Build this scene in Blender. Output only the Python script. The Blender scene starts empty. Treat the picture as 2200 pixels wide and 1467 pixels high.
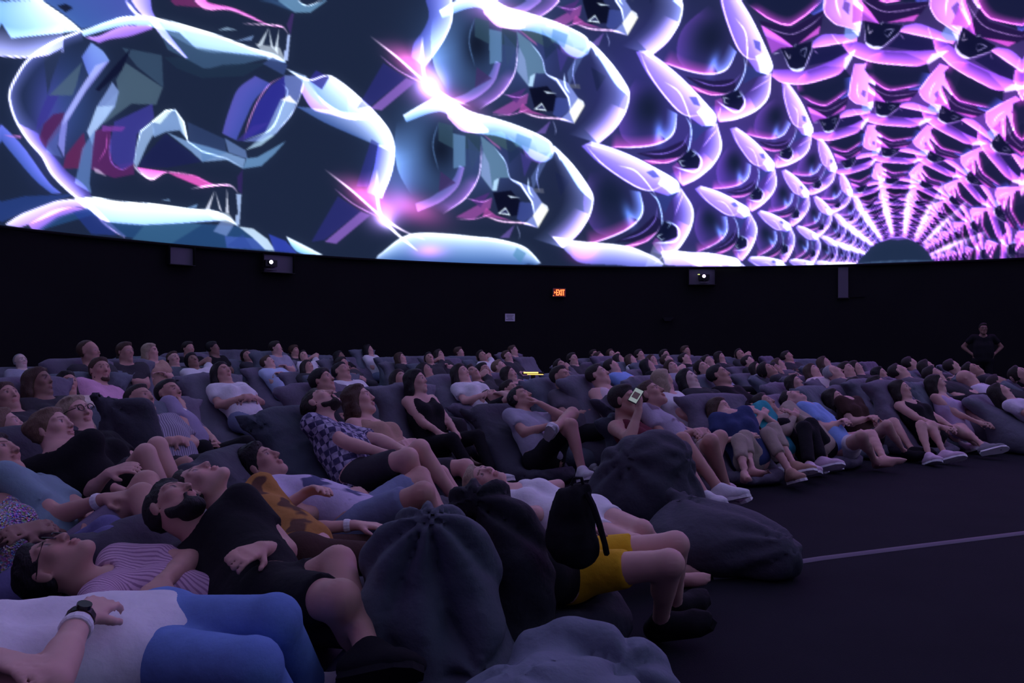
import bpy, math, random
import numpy as np
# ---------------------------------------------------------------- camera, world, exposure
scene = bpy.context.scene
CAM_H = 1.2
_c = bpy.data.cameras.new('camera'); _c.sensor_width = 36; _c.lens = 27.0; _c.shift_y = .002; _c.clip_end = 200
_o = bpy.data.objects.new('camera', _c); scene.collection.objects.link(_o)
_o.location = (0, 0, CAM_H); _o.rotation_euler = (math.pi/2, 0, 0); scene.camera = _o
_w = bpy.data.worlds.new('world'); scene.world = _w; _w.use_nodes = True
_w.node_tree.nodes['Background'].inputs[0].default_value = (0, 0, 0, 1); _w.node_tree.nodes['Background'].inputs[1].default_value = 0
vs = scene.view_settings; vs.view_transform = 'Standard'; vs.look = 'None'; vs.gamma = 1; vs.exposure = 0.0; vs.use_curve_mapping = False
scene.cycles.use_denoising = True
scene.cycles.max_bounces = 4; scene.cycles.diffuse_bounces = 3; scene.cycles.sample_clamp_indirect = 3
DOME_C = np.array([3.86, 4.6, 3.08]); DOME_R = 14.2      # the dome's centre and radius; the picture's light is all the light there is
PICTURE_GAIN = 1.0
# ---------------------------------------------------------------- geometry core
F32 = np.float32
def V(*a): return np.array(a, float)
def nrm(v):
    v = np.asarray(v, float); return v / (np.linalg.norm(v) + 1e-9)

class Field:
    """signed distance of a soft solid, sampled on a rectilinear grid that is finer where asked"""
    def __init__(self): self.pr = []
    def cone(self, a, b, ra, rb, k=.02, cuta=None, cutb=None, sub=False):
        self.pr.append(('c', np.asarray(a, float), np.asarray(b, float), ra, rb, k, cuta, cutb, sub)); return self
    def ell(self, c, M, r, k=.02, planes=(), sub=False):
        self.pr.append(('e', np.asarray(c, float), np.asarray(M, float), np.asarray(r, float), k, planes, sub)); return self
    def ball(self, c, r, k=.02, sub=False): return self.ell(c, np.eye(3), (r, r, r), k, (), sub)
    def add(self, other): self.pr += other.pr; return self
    def bounds(self):
        lo = np.full(3, 1e9); hi = -lo
        for p in self.pr:
            if p[-1]: continue
            if p[0] == 'c':
                lo = np.minimum(lo, np.minimum(p[1]-p[3], p[2]-p[4])); hi = np.maximum(hi, np.maximum(p[1]+p[3], p[2]+p[4]))
            else:
                e = np.sqrt(((p[2].T*p[3])**2).sum(1)); lo = np.minimum(lo, p[1]-e); hi = np.maximum(hi, p[1]+e)
        return lo, hi
    def sample(self, ax, floor=None, noise=None, h=.01):
        x, y, z = [a.astype(F32) for a in ax]
        D = np.full((len(x), len(y), len(z)), .5, F32)
        for p in self.pr:
            sub = p[-1]
            if p[0] == 'c':
                _, a, b, ra, rb, k, ca, cb, _ = p
                lo = np.minimum(a-ra, b-rb); hi = np.maximum(a+ra, b+rb)
            else:
                _, c, M, r, k, planes, _ = p
                e = np.sqrt(((M.T*r)**2).sum(1)); lo = c-e; hi = c+e
            m = k+2.5*h
            s = [slice(max(0, np.searchsorted(q, lo[i]-m)-1), min(len(q), np.searchsorted(q, hi[i]+m)+1)) for i, q in enumerate((x, y, z))]
            if any(q.stop-q.start < 1 for q in s): continue
            X = x[s[0]][:, None, None]; Y = y[s[1]][None, :, None]; Z = z[s[2]][None, None, :]
            if p[0] == 'c':
                d = b-a; L2 = float(d@d)+1e-9
                px = X-F32(a[0]); py = Y-F32(a[1]); pz = Z-F32(a[2])
                t0 = (px*F32(d[0])+py*F32(d[1])+pz*F32(d[2]))/F32(L2)
                t = np.clip(t0, 0, 1)
                v = np.sqrt((px-t*F32(d[0]))**2+(py-t*F32(d[1]))**2+(pz-t*F32(d[2]))**2)-(F32(ra)+t*F32(rb-ra))
                L = F32(math.sqrt(L2))
                if cb is not None: v = np.maximum(v, (t0-F32(cb))*L)
                if ca is not None: v = np.maximum(v, (F32(ca)-t0)*L)
            else:
                px = X-F32(c[0]); py = Y-F32(c[1]); pz = Z-F32(c[2])
                q = 0
                for i in range(3): q = q+((px*F32(M[i, 0])+py*F32(M[i, 1])+pz*F32(M[i, 2]))/F32(r[i]))**2
                v = (np.sqrt(q)-1)*F32(min(r)*.6+.4*np.median(r))
                for n_, o_ in planes: v = np.maximum(v, X*F32(n_[0])+Y*F32(n_[1])+Z*F32(n_[2])-F32(o_))
            T = D[tuple(s)]; k = F32(max(k, 1e-4))
            if sub:
                hh = np.clip(.5-.5*(T+v)/k, 0, 1); D[tuple(s)] = T+(-v-T)*hh+k*hh*(1-hh)
            else:
                hh = np.clip(.5+.5*(T-v)/k, 0, 1); D[tuple(s)] = T+(v-T)*hh-k*hh*(1-hh)
        if noise is not None:
            I = np.nonzero(np.abs(D) < 4*h+.01)
            D[I] += noise(x[I[0]], y[I[1]], z[I[2]])
        if floor is not None: D = np.maximum(D, F32(floor)-z[None, None, :])
        return D

def axis(lo, hi, h, fine=()):
    """1-D coordinates with step h, smaller inside the (lo, hi, step) ranges"""
    out = [lo]; 
    while out[-1] < hi:
        c = out[-1]; st = h
        for a, b, f in fine:
            d = max(a-c, c-b, 0)
            st = min(st, f+d*.8)
        out.append(c+st)
    return np.array(out)

_ED = [(i, j) for i in range(8) for j in range(i+1, 8) if bin(i ^ j).count('1') == 1]
def nets(D, ax):
    """surface nets: one vertex in each cell the surface crosses, one quad on each edge it cuts"""
    S = D < 0; nx, ny, nz = D.shape
    c = np.zeros((nx-1, ny-1, nz-1), np.uint8)
    for i in range(8):
        c += S[i & 1:nx-1+(i & 1), (i >> 1) & 1:ny-1+((i >> 1) & 1), (i >> 2) & 1:nz-1+((i >> 2) & 1)]
    A = np.nonzero((c > 0) & (c < 8)); n = len(A[0])
    if n == 0: return np.zeros((0, 3)), np.zeros((0, 4), int)
    idx = np.full(c.shape, -1, np.int32); idx[A] = np.arange(n)
    val = np.stack([D[A[0]+(i & 1), A[1]+((i >> 1) & 1), A[2]+((i >> 2) & 1)] for i in range(8)], 1)
    acc = np.zeros((n, 3), F32); cnt = np.zeros(n, F32)
    off = np.array([(i & 1, (i >> 1) & 1, (i >> 2) & 1) for i in range(8)], F32)
    for i, j in _ED:
        a = val[:, i]; b = val[:, j]; m = (a < 0) != (b < 0)
        t = np.where(m, a/np.where(m, a-b, 1), 0)
        acc += np.where(m[:, None], off[i]+(off[j]-off[i])*t[:, None], 0); cnt += m
    loc = acc/cnt[:, None]
    P = np.stack([ax[q][A[q]]+loc[:, q]*(ax[q][A[q]+1]-ax[q][A[q]]) for q in range(3)], 1)
    Q = []
    for q in range(3):
        u, v = (q+1) % 3, (q+2) % 3
        sl0 = [slice(None)]*3; sl1 = [slice(None)]*3
        sl0[q] = slice(0, -1); sl1[q] = slice(1, None)
        for w in (u, v):
            sl0[w] = slice(1, -1); sl1[w] = slice(1, -1)
        s0 = S[tuple(sl0)]; s1 = S[tuple(sl1)]
        I = np.nonzero(s0 != s1)
        flip = s0[I]
        base = [None]*3; base[q] = I[q]; base[u] = I[u]+1; base[v] = I[v]+1
        def cell(du, dv):
            z = list(base); z[u] = base[u]-du; z[v] = base[v]-dv
            return idx[tuple(z)]
        f = np.stack([cell(1, 1), cell(0, 1), cell(0, 0), cell(1, 0)], 1)
        f[~flip] = f[~flip][:, ::-1]
        Q.append(f)
    return P, np.concatenate(Q)

def relax(P, Q, it=1, w=.5):
    e = np.concatenate([Q[:, [0, 1]], Q[:, [1, 2]], Q[:, [2, 3]], Q[:, [3, 0]]]); n = len(P)
    deg = np.bincount(e[:, 0], minlength=n)+np.bincount(e[:, 1], minlength=n)
    for _ in range(it):
        s = np.stack([np.bincount(e[:, 0], P[e[:, 1], q], n)+np.bincount(e[:, 1], P[e[:, 0], q], n) for q in range(3)], 1)
        P = P+(s/np.maximum(deg, 1)[:, None]-P)*w
    return P

def largest(P, Q):
    """keep only the biggest connected piece"""
    lab = np.arange(len(P))
    while True:
        m = lab[Q].min(1); old = lab.copy()
        for j in range(4): np.minimum.at(lab, Q[:, j], m)
        lab = lab[lab]
        if (lab == old).all(): break
    best = np.bincount(lab).argmax(); keep = lab == best
    new = np.cumsum(keep)-1
    Q = Q[keep[Q].all(1)]
    return P[keep], new[Q]

def solid(fd, h, fine=((), (), ()), floor=None, noise=None, it=1, one=True, pad=.02):
    lo, hi = fd.bounds(); lo = lo-pad-h; hi = hi+pad+h
    if floor is not None: lo[2] = max(lo[2], floor-2*h)
    ax = [axis(lo[i], hi[i], h, fine[i]) for i in range(3)]
    D = fd.sample(ax, floor, noise, h)
    P, Q = nets(D, ax)
    if len(P) == 0: return P, Q
    if one: P, Q = largest(P, Q)
    return relax(P, Q, it), Q

def wrinkle(seed, amp, scale, n=5, stretch=(1, 1, 1), out=False):
    """folds of cloth: a few bent sine ridges in random directions"""
    r = np.random.RandomState(seed); K = r.normal(size=(n, 3))*np.array(stretch); K = K/np.linalg.norm(K, axis=1)[:, None]
    fr = (r.uniform(.6, 1.7, n)*2*math.pi/scale).astype(F32); ph = r.uniform(0, 6.3, n); K2 = r.normal(size=(n, 3))*1.2/scale
    def f(x, y, z):
        o = 0
        for i in range(n):
            b = np.sin(x*F32(K2[i, 0])+y*F32(K2[i, 1])+z*F32(K2[i, 2])+F32(ph[i]))
            s = np.sin((x*F32(K[i, 0])+y*F32(K[i, 1])+z*F32(K[i, 2]))*fr[i]+2.2*b)
            o = o+(1-np.abs(s))*(.55+.45*b)
        return np.minimum((o/n-(.25 if out else .45))*F32(-amp*2), 0 if out else 9)
    return f

def pleats(pins, base=None):
    """folds of heavy cloth running out from pinched points: (point, axis, how many, depth, reach)"""
    P = []
    for i, (c, a, n, amp, reach) in enumerate(pins):
        a = nrm(a); u = nrm(np.cross(a, V(.3, .5, .8))); P.append((np.asarray(c, float), u, np.cross(a, u), n, amp, reach, 1.7*i))
    def f(x, y, z):
        o = base(x, y, z) if base else 0*x
        for c, u, v, n, amp, reach, ph in P:
            px, py, pz = x-F32(c[0]), y-F32(c[1]), z-F32(c[2]); r = np.sqrt(px*px+py*py+pz*pz)
            th = np.arctan2(px*F32(v[0])+py*F32(v[1])+pz*F32(v[2]), px*F32(u[0])+py*F32(u[1])+pz*F32(u[2]))
            s = np.abs(np.sin(th*F32(n/2)+np.sin(r*9+ph)*.5+ph)); w = np.minimum(r/.06, 1)*np.exp(-(r/F32(reach))**2)
            o = o+(.55-s)*w*F32(amp)
        return o.astype(F32)
    return f

# ---------------------------------------------------------------- objects
COL = bpy.context.scene.collection
def mesh_of(name, P, Q, smooth=True):
    me = bpy.data.meshes.new(name)
    P = np.ascontiguousarray(P, dtype=np.float32); Q = np.ascontiguousarray(Q, dtype=np.int32); k = Q.shape[1] if len(Q) else 4
    me.vertices.add(len(P)); me.vertices.foreach_set('co', P.ravel())
    me.loops.add(Q.size); me.loops.foreach_set('vertex_index', Q.ravel())
    me.polygons.add(len(Q)); me.polygons.foreach_set('loop_start', np.arange(0, Q.size, k, dtype=np.int32))
    me.polygons.foreach_set('use_smooth', np.full(len(Q), smooth, bool))
    me.update(calc_edges=True)
    return me
def colour_attr(me, C, name='Col'):
    a = me.color_attributes.new(name, 'FLOAT_COLOR', 'POINT')
    C4 = np.ones((len(C), 4), np.float32); C4[:, :3] = C
    a.data.foreach_set('color', C4.ravel())
def link(name, me, mat=None, parent=None, loc=None, rz=0):
    o = bpy.data.objects.new(name, me); COL.objects.link(o)
    if mat is not None and me is not None: me.materials.append(mat)
    if parent is not None: o.parent = parent
    if loc is not None: o.location = loc
    if rz: o.rotation_euler = (0, 0, rz)
    return o
def tag(o, label=None, cat=None, group=None, kind=None):
    if label: o['label'] = label
    if cat: o['category'] = cat
    if group: o['group'] = group
    if kind: o['kind'] = kind
    return o
class MB:
    """collects boxes, tubes and sheets into one mesh"""
    def __init__(self): self.v = []; self.f = []
    def box(self, c, s, R=None):
        n = len(self.v); R = np.eye(3) if R is None else R
        for i in range(8):
            d = np.array([(i & 1)-.5, ((i >> 1) & 1)-.5, ((i >> 2) & 1)-.5])*np.array(s)
            self.v.append(np.array(c)+R@d)
        for q in ((0, 2, 3, 1), (4, 5, 7, 6), (0, 1, 5, 4), (2, 6, 7, 3), (0, 4, 6, 2), (1, 3, 7, 5)): self.f.append([n+i for i in q])
        return self
    def tube(self, pts, r, seg=8, cap=True):
        pts = [np.asarray(p, float) for p in pts]; n0 = len(self.v); rr = r if hasattr(r, '__len__') else [r]*len(pts)
        up = V(.13, .31, .94)
        for i, p in enumerate(pts):
            t = nrm(pts[min(i+1, len(pts)-1)]-pts[max(i-1, 0)]); a = nrm(np.cross(t, up)); b = np.cross(t, a)
            for k in range(seg):
                w = 2*math.pi*k/seg; self.v.append(p+rr[i]*(a*math.cos(w)+b*math.sin(w)))
        for i in range(len(pts)-1):
            for k in range(seg):
                k2 = (k+1) % seg; self.f.append([n0+i*seg+k, n0+i*seg+k2, n0+(i+1)*seg+k2, n0+(i+1)*seg+k])
        if cap:
            self.f.append([n0+k for k in range(seg)][::-1]); self.f.append([n0+(len(pts)-1)*seg+k for k in range(seg)])
        return self
    def build(self, name, mat, parent=None, loc=None, smooth=False):
        me = bpy.data.meshes.new(name); me.from_pydata([tuple(p) for p in self.v], [], self.f)
        if smooth: me.polygons.foreach_set('use_smooth', np.ones(len(self.f), bool))
        me.update(); return link(name, me, mat, parent, loc)
# ---------------------------------------------------------------- materials
MATS = {}
def srgb(*c): return tuple(((v/255+.055)/1.055)**2.4 if v > 10 else v/255/12.92 for v in c)
def base_mat(name, rough=.8, spec=.3):
    m = bpy.data.materials.new(name); m.use_nodes = True; nt = m.node_tree; b = nt.nodes['Principled BSDF']
    b.inputs['Roughness'].default_value = rough; b.inputs['Specular IOR Level'].default_value = spec; return m, nt, b
def node(nt, t, **kw):
    n = nt.nodes.new(t)
    for k, v in kw.items():
        if k.startswith('i_'): n.inputs[k[2:].replace('_', ' ')].default_value = v
        else: setattr(n, k, v)
    return n
def mix(nt, fac, a, b, blend='MIX'):
    n = nt.nodes.new('ShaderNodeMix'); n.data_type = 'RGBA'; n.blend_type = blend
    for sock, v in ((n.inputs[0], fac), (n.inputs[6], a), (n.inputs[7], b)):
        if hasattr(v, 'is_output'): nt.links.new(v, sock)
        else: sock.default_value = v if not hasattr(v, '__len__') else (*v, 1)
    return n.outputs[2]
def coords(nt, scale=(1, 1, 1), rot=(0, 0, 0)):
    t = nt.nodes.new('ShaderNodeTexCoord'); m = nt.nodes.new('ShaderNodeMapping'); m.inputs['Scale'].default_value = scale; m.inputs['Rotation'].default_value = rot
    nt.links.new(t.outputs['Object'], m.inputs['Vector']); return m.outputs[0]
def noise(nt, vec, scale, detail=3): n = node(nt, 'ShaderNodeTexNoise', i_Scale=scale, i_Detail=detail); nt.links.new(vec, n.inputs['Vector']); return n.outputs[0]
def ramp(nt, fac, a, b): 
    n = nt.nodes.new('ShaderNodeMapRange'); n.inputs[1].default_value = a; n.inputs[2].default_value = b; nt.links.new(fac, n.inputs[0]); return n.outputs[0]
def bump(nt, b, h, st=.3, d=.01): n = nt.nodes.new('ShaderNodeBump'); n.inputs['Strength'].default_value = st; n.inputs['Distance'].default_value = d; nt.links.new(h, n.inputs['Height']); nt.links.new(n.outputs[0], b.inputs['Normal'])
def cloth(name, c, rough=.85, var=.2, weave=260, kind=None, c2=None):
    m, nt, b = base_mat(name, rough, .2); v = coords(nt); c = tuple(c)
    col = mix(nt, noise(nt, v, 9), tuple(x*(1-var) for x in c), tuple(min(1, x*(1+var)) for x in c))
    if kind == 'stripe':
        w = node(nt, 'ShaderNodeTexWave', i_Scale=20.); w.bands_direction = 'Y'; nt.links.new(coords(nt, rot=(.2, .1, .15)), w.inputs['Vector']); w.inputs['Distortion'].default_value = .8; col = mix(nt, ramp(nt, w.outputs[1], .55, .8), col, c2)
    if kind == 'check':
        ck = node(nt, 'ShaderNodeTexChecker', i_Scale=26.); nt.links.new(coords(nt, rot=(.25, .6, .3)), ck.inputs['Vector']); ck.inputs[1].default_value = (*c, 1); ck.inputs[2].default_value = (*c2, 1)
        c3 = node(nt, 'ShaderNodeTexChecker', i_Scale=13.); nt.links.new(coords(nt, rot=(.25, .6, .3)), c3.inputs['Vector']); col = mix(nt, ramp(nt, noise(nt, v, 30, 2), .3, .8), ck.outputs[0], tuple(.6*x+.15*y for x, y in zip(c, c2)))
    if kind == 'print':
        col = mix(nt, ramp(nt, noise(nt, v, 7.5, 1.5), .56, .6), col, c2)
    if kind == 'glitter':
        vo = node(nt, 'ShaderNodeTexVoronoi', i_Scale=120.); nt.links.new(v, vo.inputs['Vector']); col = mix(nt, .75, c, vo.outputs['Color'], 'MULTIPLY'); b.inputs['Metallic'].default_value = .7; b.inputs['Roughness'].default_value = .3
        bump(nt, b, vo.outputs['Distance'], .8, .02)
    else: bump(nt, b, noise(nt, v, 38, 4), .25, .012)
    nt.links.new(col, b.inputs['Base Color']); MATS[name] = m; return m
for n_, c_ in dict(white=(.80, .80, .86), white_pink=(.82, .66, .72), lavender=(.58, .44, .66), lavender_white=(.72, .66, .80), lavender_grey=(.34, .31, .46), cream=(.70, .60, .50), pink=(.78, .42, .62), black=(.012, .012, .016), charcoal=(.05, .05, .06),
                   grey_dark=(.13, .12, .15), grey_light=(.38, .38, .48), grey_blue=(.20, .25, .38), navy=(.04, .06, .17), teal=(.04, .36, .42), teal_grey=(.22, .34, .40), sky=(.26, .42, .86), sky_white=(.5, .6, .86), tan=(.50, .32, .24), maroon=(.12, .02, .035), khaki=(.46, .37, .34),
                   beige=(.44, .36, .30), brown_dark=(.06, .03, .025), violet_grey=(.30, .27, .38), denim_bright=(.15, .27, .60), denim_violet=(.16, .16, .34), yellow=(.75, .46, .02), pinkwhite=(.78, .58, .74), grey=(.25, .25, .28), paper=(.85, .85, .92)).items(): cloth(n_, c_)
cloth('pink_stripe', (.62, .42, .56), kind='stripe', c2=(.34, .20, .32)); cloth('grey_stripe', (.40, .38, .48), kind='stripe', c2=(.15, .14, .2)); cloth('plaid', (.035, .035, .11), kind='check', c2=(.62, .58, .78))
cloth('white_print', (.62, .56, .76), kind='print', c2=(.10, .11, .22)); cloth('grey_print', (.44, .40, .52), kind='print', c2=(.22, .16, .22)); cloth('ochre_print', (.45, .22, .06), kind='print', c2=(.12, .06, .04)); cloth('sequin', (.85, .75, .95), kind='glitter')
SKIN = []
for i, c in enumerate(((.78, .58, .53), (.72, .43, .37), (.58, .33, .27), (.32, .18, .14))):
    m, nt, b = base_mat('skin_%d' % i, .5, .35); a = nt.nodes.new('ShaderNodeVertexColor'); a.layer_name = 'Col'; v = coords(nt)
    t = mix(nt, noise(nt, v, 14, 3), tuple(x*.88 for x in c), tuple(min(1, x*1.1) for x in c)); nt.links.new(mix(nt, 1., t, a.outputs[0], 'MULTIPLY'), b.inputs['Base Color']); SKIN.append(m)
HAIR = {}
for n_, c in dict(black=(.010, .009, .011), dark=(.022, .015, .013), brown=(.075, .042, .028), lightbrown=(.20, .13, .085), blond=(.42, .33, .23), grey=(.36, .35, .38)).items():
    m, nt, b = base_mat('hair_'+n_, .55, .35); v = coords(nt, (60, 60, 14)); nt.links.new(mix(nt, noise(nt, v, 3, 4), tuple(x*.5 for x in c), tuple(min(1, x*1.5) for x in c)), b.inputs['Base Color']); bump(nt, b, noise(nt, v, 3, 3), .5, .01); HAIR[n_] = m
def bag_mat(name, c):
    m, nt, b = base_mat(name, .75, .25); v = coords(nt); nt.links.new(mix(nt, noise(nt, v, 5, 4), tuple(x*.8 for x in c), tuple(x*1.2 for x in c)), b.inputs['Base Color']); bump(nt, b, noise(nt, v, 16, 5), .35, .03); return m
BAG = [bag_mat('slate_fabric', (.062, .066, .088)), bag_mat('blue_grey_fabric', (.060, .078, .102)), bag_mat('violet_grey_fabric', (.072, .068, .094)), bag_mat('dark_fabric', (.026, .028, .036)), bag_mat('pale_slate_fabric', (.15, .155, .20)), bag_mat('pale_violet_fabric', (.165, .15, .21)), bag_mat('pale_blue_fabric', (.135, .165, .205)), bag_mat('lit_blue_fabric', (.17, .21, .27)), bag_mat('lit_teal_fabric', (.10, .12, .15))]  # last two: the dome's bluish light is put into the fabric colour
def plain(name, c, rough=.6, emit=None, strength=1., metal=0.):
    m, nt, b = base_mat(name, rough, .4); b.inputs['Base Color'].default_value = (*c, 1); b.inputs['Metallic'].default_value = metal
    if emit: b.inputs['Emission Color'].default_value = (*emit, 1); b.inputs['Emission Strength'].default_value = strength
    MATS[name] = m; return m
for a in (('metal_black', (.015, .015, .018), .4), ('plastic_grey', (.2, .2, .22), .5), ('frame_black', (.01, .01, .01), .3), ('tape', (.11, .11, .14), .6), ('sign_white', (.70, .70, .78), .6), ('ink', (.05, .05, .06), .6)): plain(*a)
# carpet and wall: almost black
m, nt, b = base_mat('carpet', .95, .1); v = coords(nt); nt.links.new(mix(nt, noise(nt, v, 2.2, 6), (.013, .0135, .019), (.022, .023, .031)), b.inputs['Base Color']); bump(nt, b, noise(nt, v, 180, 2), .5, .006); MATS['carpet'] = m
m, nt, b = base_mat('wall_black', .9, .1); v = coords(nt); nt.links.new(mix(nt, noise(nt, v, 1.4, 5), (.011, .011, .013), (.017, .017, .019)), b.inputs['Base Color']); MATS['wall_black'] = m
# ---------------------------------------------------------------- the picture thrown on the dome: glass-like masks in a tunnel
SC = 1.0; AW, AH = int(2200*SC), int(600*SC)
ART = np.zeros((AH, AW, 3), F32)
def smooth_pts(p, n=8, closed=False):
    p = np.asarray(p, float)
    if len(p) < 3: 
        t = np.linspace(0, 1, n+1)[:, None]; return p[0]*(1-t)+p[1]*t
    q = np.vstack([2*p[0]-p[1], p, 2*p[-1]-p[-2]]); o = []
    for i in range(len(p)-1):
        a, b, c, d = q[i:i+4]; t = np.linspace(0, 1, n, endpoint=False)[:, None]
        o.append(.5*((2*b)+(c-a)*t+(2*a-5*b+4*c-d)*t*t+(3*b-a-3*c+d)*t**3))
    return np.vstack(o+[p[-1:]])
def resample(p, n):
    d = np.r_[0, np.cumsum(np.linalg.norm(np.diff(p, axis=0), axis=1))]; s = np.linspace(0, d[-1]+1e-9, n)
    return np.stack([np.interp(s, d, p[:, 0]), np.interp(s, d, p[:, 1])], 1)
class Pen:
    """draws in a frame of its own: f maps (n,2) points to picture points"""
    def __init__(self, f, tint=None, gain=1.): self.f = f; self.tint = tint; self.gain = gain
    def col(self, c):
        c = np.asarray(c, float)/255.
        if self.tint is not None: c = c*self.tint
        return c*self.gain
    def strip(self, A, B, ca, cb=None, pw=1., smooth=True, mode='add', fade=0.):
        """sheet between two curves, ca along A running into cb along B"""
        A = self.f(smooth_pts(A) if smooth else np.asarray(A, float)); B = self.f(smooth_pts(B) if smooth else np.asarray(B, float))
        L = max(np.abs(np.diff(A, axis=0)).sum(), np.abs(np.diff(B, axis=0)).sum()); n = int(min(2200, max(6, L*1.3)))
        A = resample(A, n); B = resample(B, n); m = int(min(1100, max(3, np.linalg.norm(A-B, axis=1).max()*1.6)))
        t = np.linspace(0, 1, m)[None, :, None]; P = A[:, None]*(1-t)+B[:, None]*t
        ca = self.col(ca); cb = ca*0 if cb is None else self.col(cb)
        C = ca+(cb-ca)*t**pw; C = np.broadcast_to(C, (n, m, 3))
        if fade: s = np.linspace(0, 1, n)[:, None, None]; C = C*np.clip(np.minimum(s, 1-s)/fade, 0, 1)
        self.splat(P.reshape(-1, 2), C.reshape(-1, 3), mode)
    def splat(self, P, C, mode):
        I = np.floor(P).astype(int); lo = np.maximum(I.min(0), 0); hi = np.minimum(I.max(0)+1, (AW, AH))
        if (hi <= lo).any(): return
        k = ((I >= lo) & (I < hi)).all(1); I = I[k]-lo; C = C[k]
        w, h = hi-lo; L = np.zeros((h, w, 3), F32); M = np.zeros((h, w), F32)
        L[I[:, 1], I[:, 0]] = C; M[I[:, 1], I[:, 0]] = 1
        self.comp(L, M, lo, hi, mode)
    def comp(self, L, M, lo, hi, mode):
        T = ART[lo[1]:hi[1], lo[0]:hi[0]]
        if mode == 'add': T += L*M[..., None]*(1-.45*np.clip(T, 0, 1))
        else: T += (L-T)*M[..., None]
    def line(self, pts, w, c, smooth=True, core=.35, taper=.25):
        p = self.f(smooth_pts(pts) if smooth else np.asarray(pts, float))
        L = np.linalg.norm(np.diff(p, axis=0), axis=1).sum(); n = int(min(2600, max(8, L*1.4))); p = resample(p, n)
        t = np.gradient(p, axis=0); t /= np.linalg.norm(t, axis=1)[:, None]+1e-9; nn = np.stack([-t[:, 1], t[:, 0]], 1)
        sc = w*.72*self.scale(pts); hw = max(sc, 1.1); m = int(max(5, hw*3)); u = np.linspace(-1, 1, m)
        s = np.linspace(0, 1, n); tp = np.clip(np.minimum(s, 1-s)/max(taper, 1e-3), 0, 1)**.6 if taper else np.ones(n)
        P = p[:, None]+nn[:, None]*(u[None, :, None]*hw*(.35+.65*tp)[:, None, None])
        g = np.clip((1-np.abs(u))/(1-core), 0, 1)**1.3
        C = self.col(c)*(g[None, :, None]*(tp*min(1, sc/1.1))[:, None, None])
        self.splat(P.reshape(-1, 2), C.reshape(-1, 3), 'add')
    def scale(self, pts):
        p = np.asarray(pts, float)[:2]; q = self.f(p); return np.linalg.norm(q[1]-q[0])/(np.linalg.norm(p[1]-p[0])+1e-9)
    def poly(self, pts, c, a=1., mode='over'):
        p = self.f(np.asarray(pts, float)); lo = np.maximum(np.floor(p.min(0)).astype(int), 0); hi = np.minimum(np.ceil(p.max(0)).astype(int)+1, (AW, AH))
        if (hi <= lo).any(): return
        X, Y = np.meshgrid(np.arange(lo[0], hi[0])+.5, np.arange(lo[1], hi[1])+.5); ins = np.zeros(X.shape, bool)
        for i in range(len(p)):
            x0, y0 = p[i]; x1, y1 = p[(i+1) % len(p)]
            c_ = (y0 > Y) != (y1 > Y)
            ins ^= c_ & (X < (x1-x0)*(Y-y0)/(y1-y0+1e-12)+x0)
        L = np.broadcast_to(self.col(c), X.shape+(3,)).astype(F32); self.comp(L, ins.astype(F32)*a, lo, hi, mode)
    def blob(self, x, y, rx, ry, c, rot=0, mode='add'):
        p = self.f(np.array([[x, y], [x+1, y], [x, y+1]], float)); s = np.linalg.norm(p[1]-p[0]); s2 = np.linalg.norm(p[2]-p[0]); th = math.atan2(*(p[1]-p[0])[::-1])+math.radians(rot)
        rx *= s; ry *= s2; R = max(rx, ry)*2.4
        lo = np.maximum(np.floor(p[0]-R).astype(int), 0); hi = np.minimum(np.ceil(p[0]+R).astype(int), (AW, AH))
        if (hi <= lo).any(): return
        X, Y = np.meshgrid(np.arange(lo[0], hi[0])+.5-p[0][0], np.arange(lo[1], hi[1])+.5-p[0][1])
        a = (X*math.cos(th)+Y*math.sin(th))/rx; b = (-X*math.sin(th)+Y*math.cos(th))/ry; g = np.exp(-(a*a+b*b)*1.2)
        if mode == 'add': ART[lo[1]:hi[1], lo[0]:hi[0]] += (self.col(c)*g[..., None]).astype(F32)
        else: T = ART[lo[1]:hi[1], lo[0]:hi[0]]; T += ((self.col(c)-T)*g[..., None]).astype(F32)

def lin(ox, oy=0, s=2.444): return lambda p: (np.asarray(p, float)/s+np.array([ox, oy]))*SC
VP = np.array([1930., 572.])
def polar(ang, r, da=19., dl=.42, ref=(153., 505.), z=None):
    """frame of one mask in the tunnel: traced around one mask, turned and scaled to another"""
    z = z or lin(1300)
    def f(p):
        q = z(p)/SC-VP; a = np.degrees(np.arctan2(-q[:, 1], q[:, 0])); l = np.log(np.hypot(q[:, 0], q[:, 1])/ref[1])
        A = np.radians(ang+(a-ref[0])*da/19.); R = r*np.exp(l*dl/.42)
        return (VP+np.stack([np.cos(A)*R, -np.sin(A)*R], 1))*SC
    return f

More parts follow.
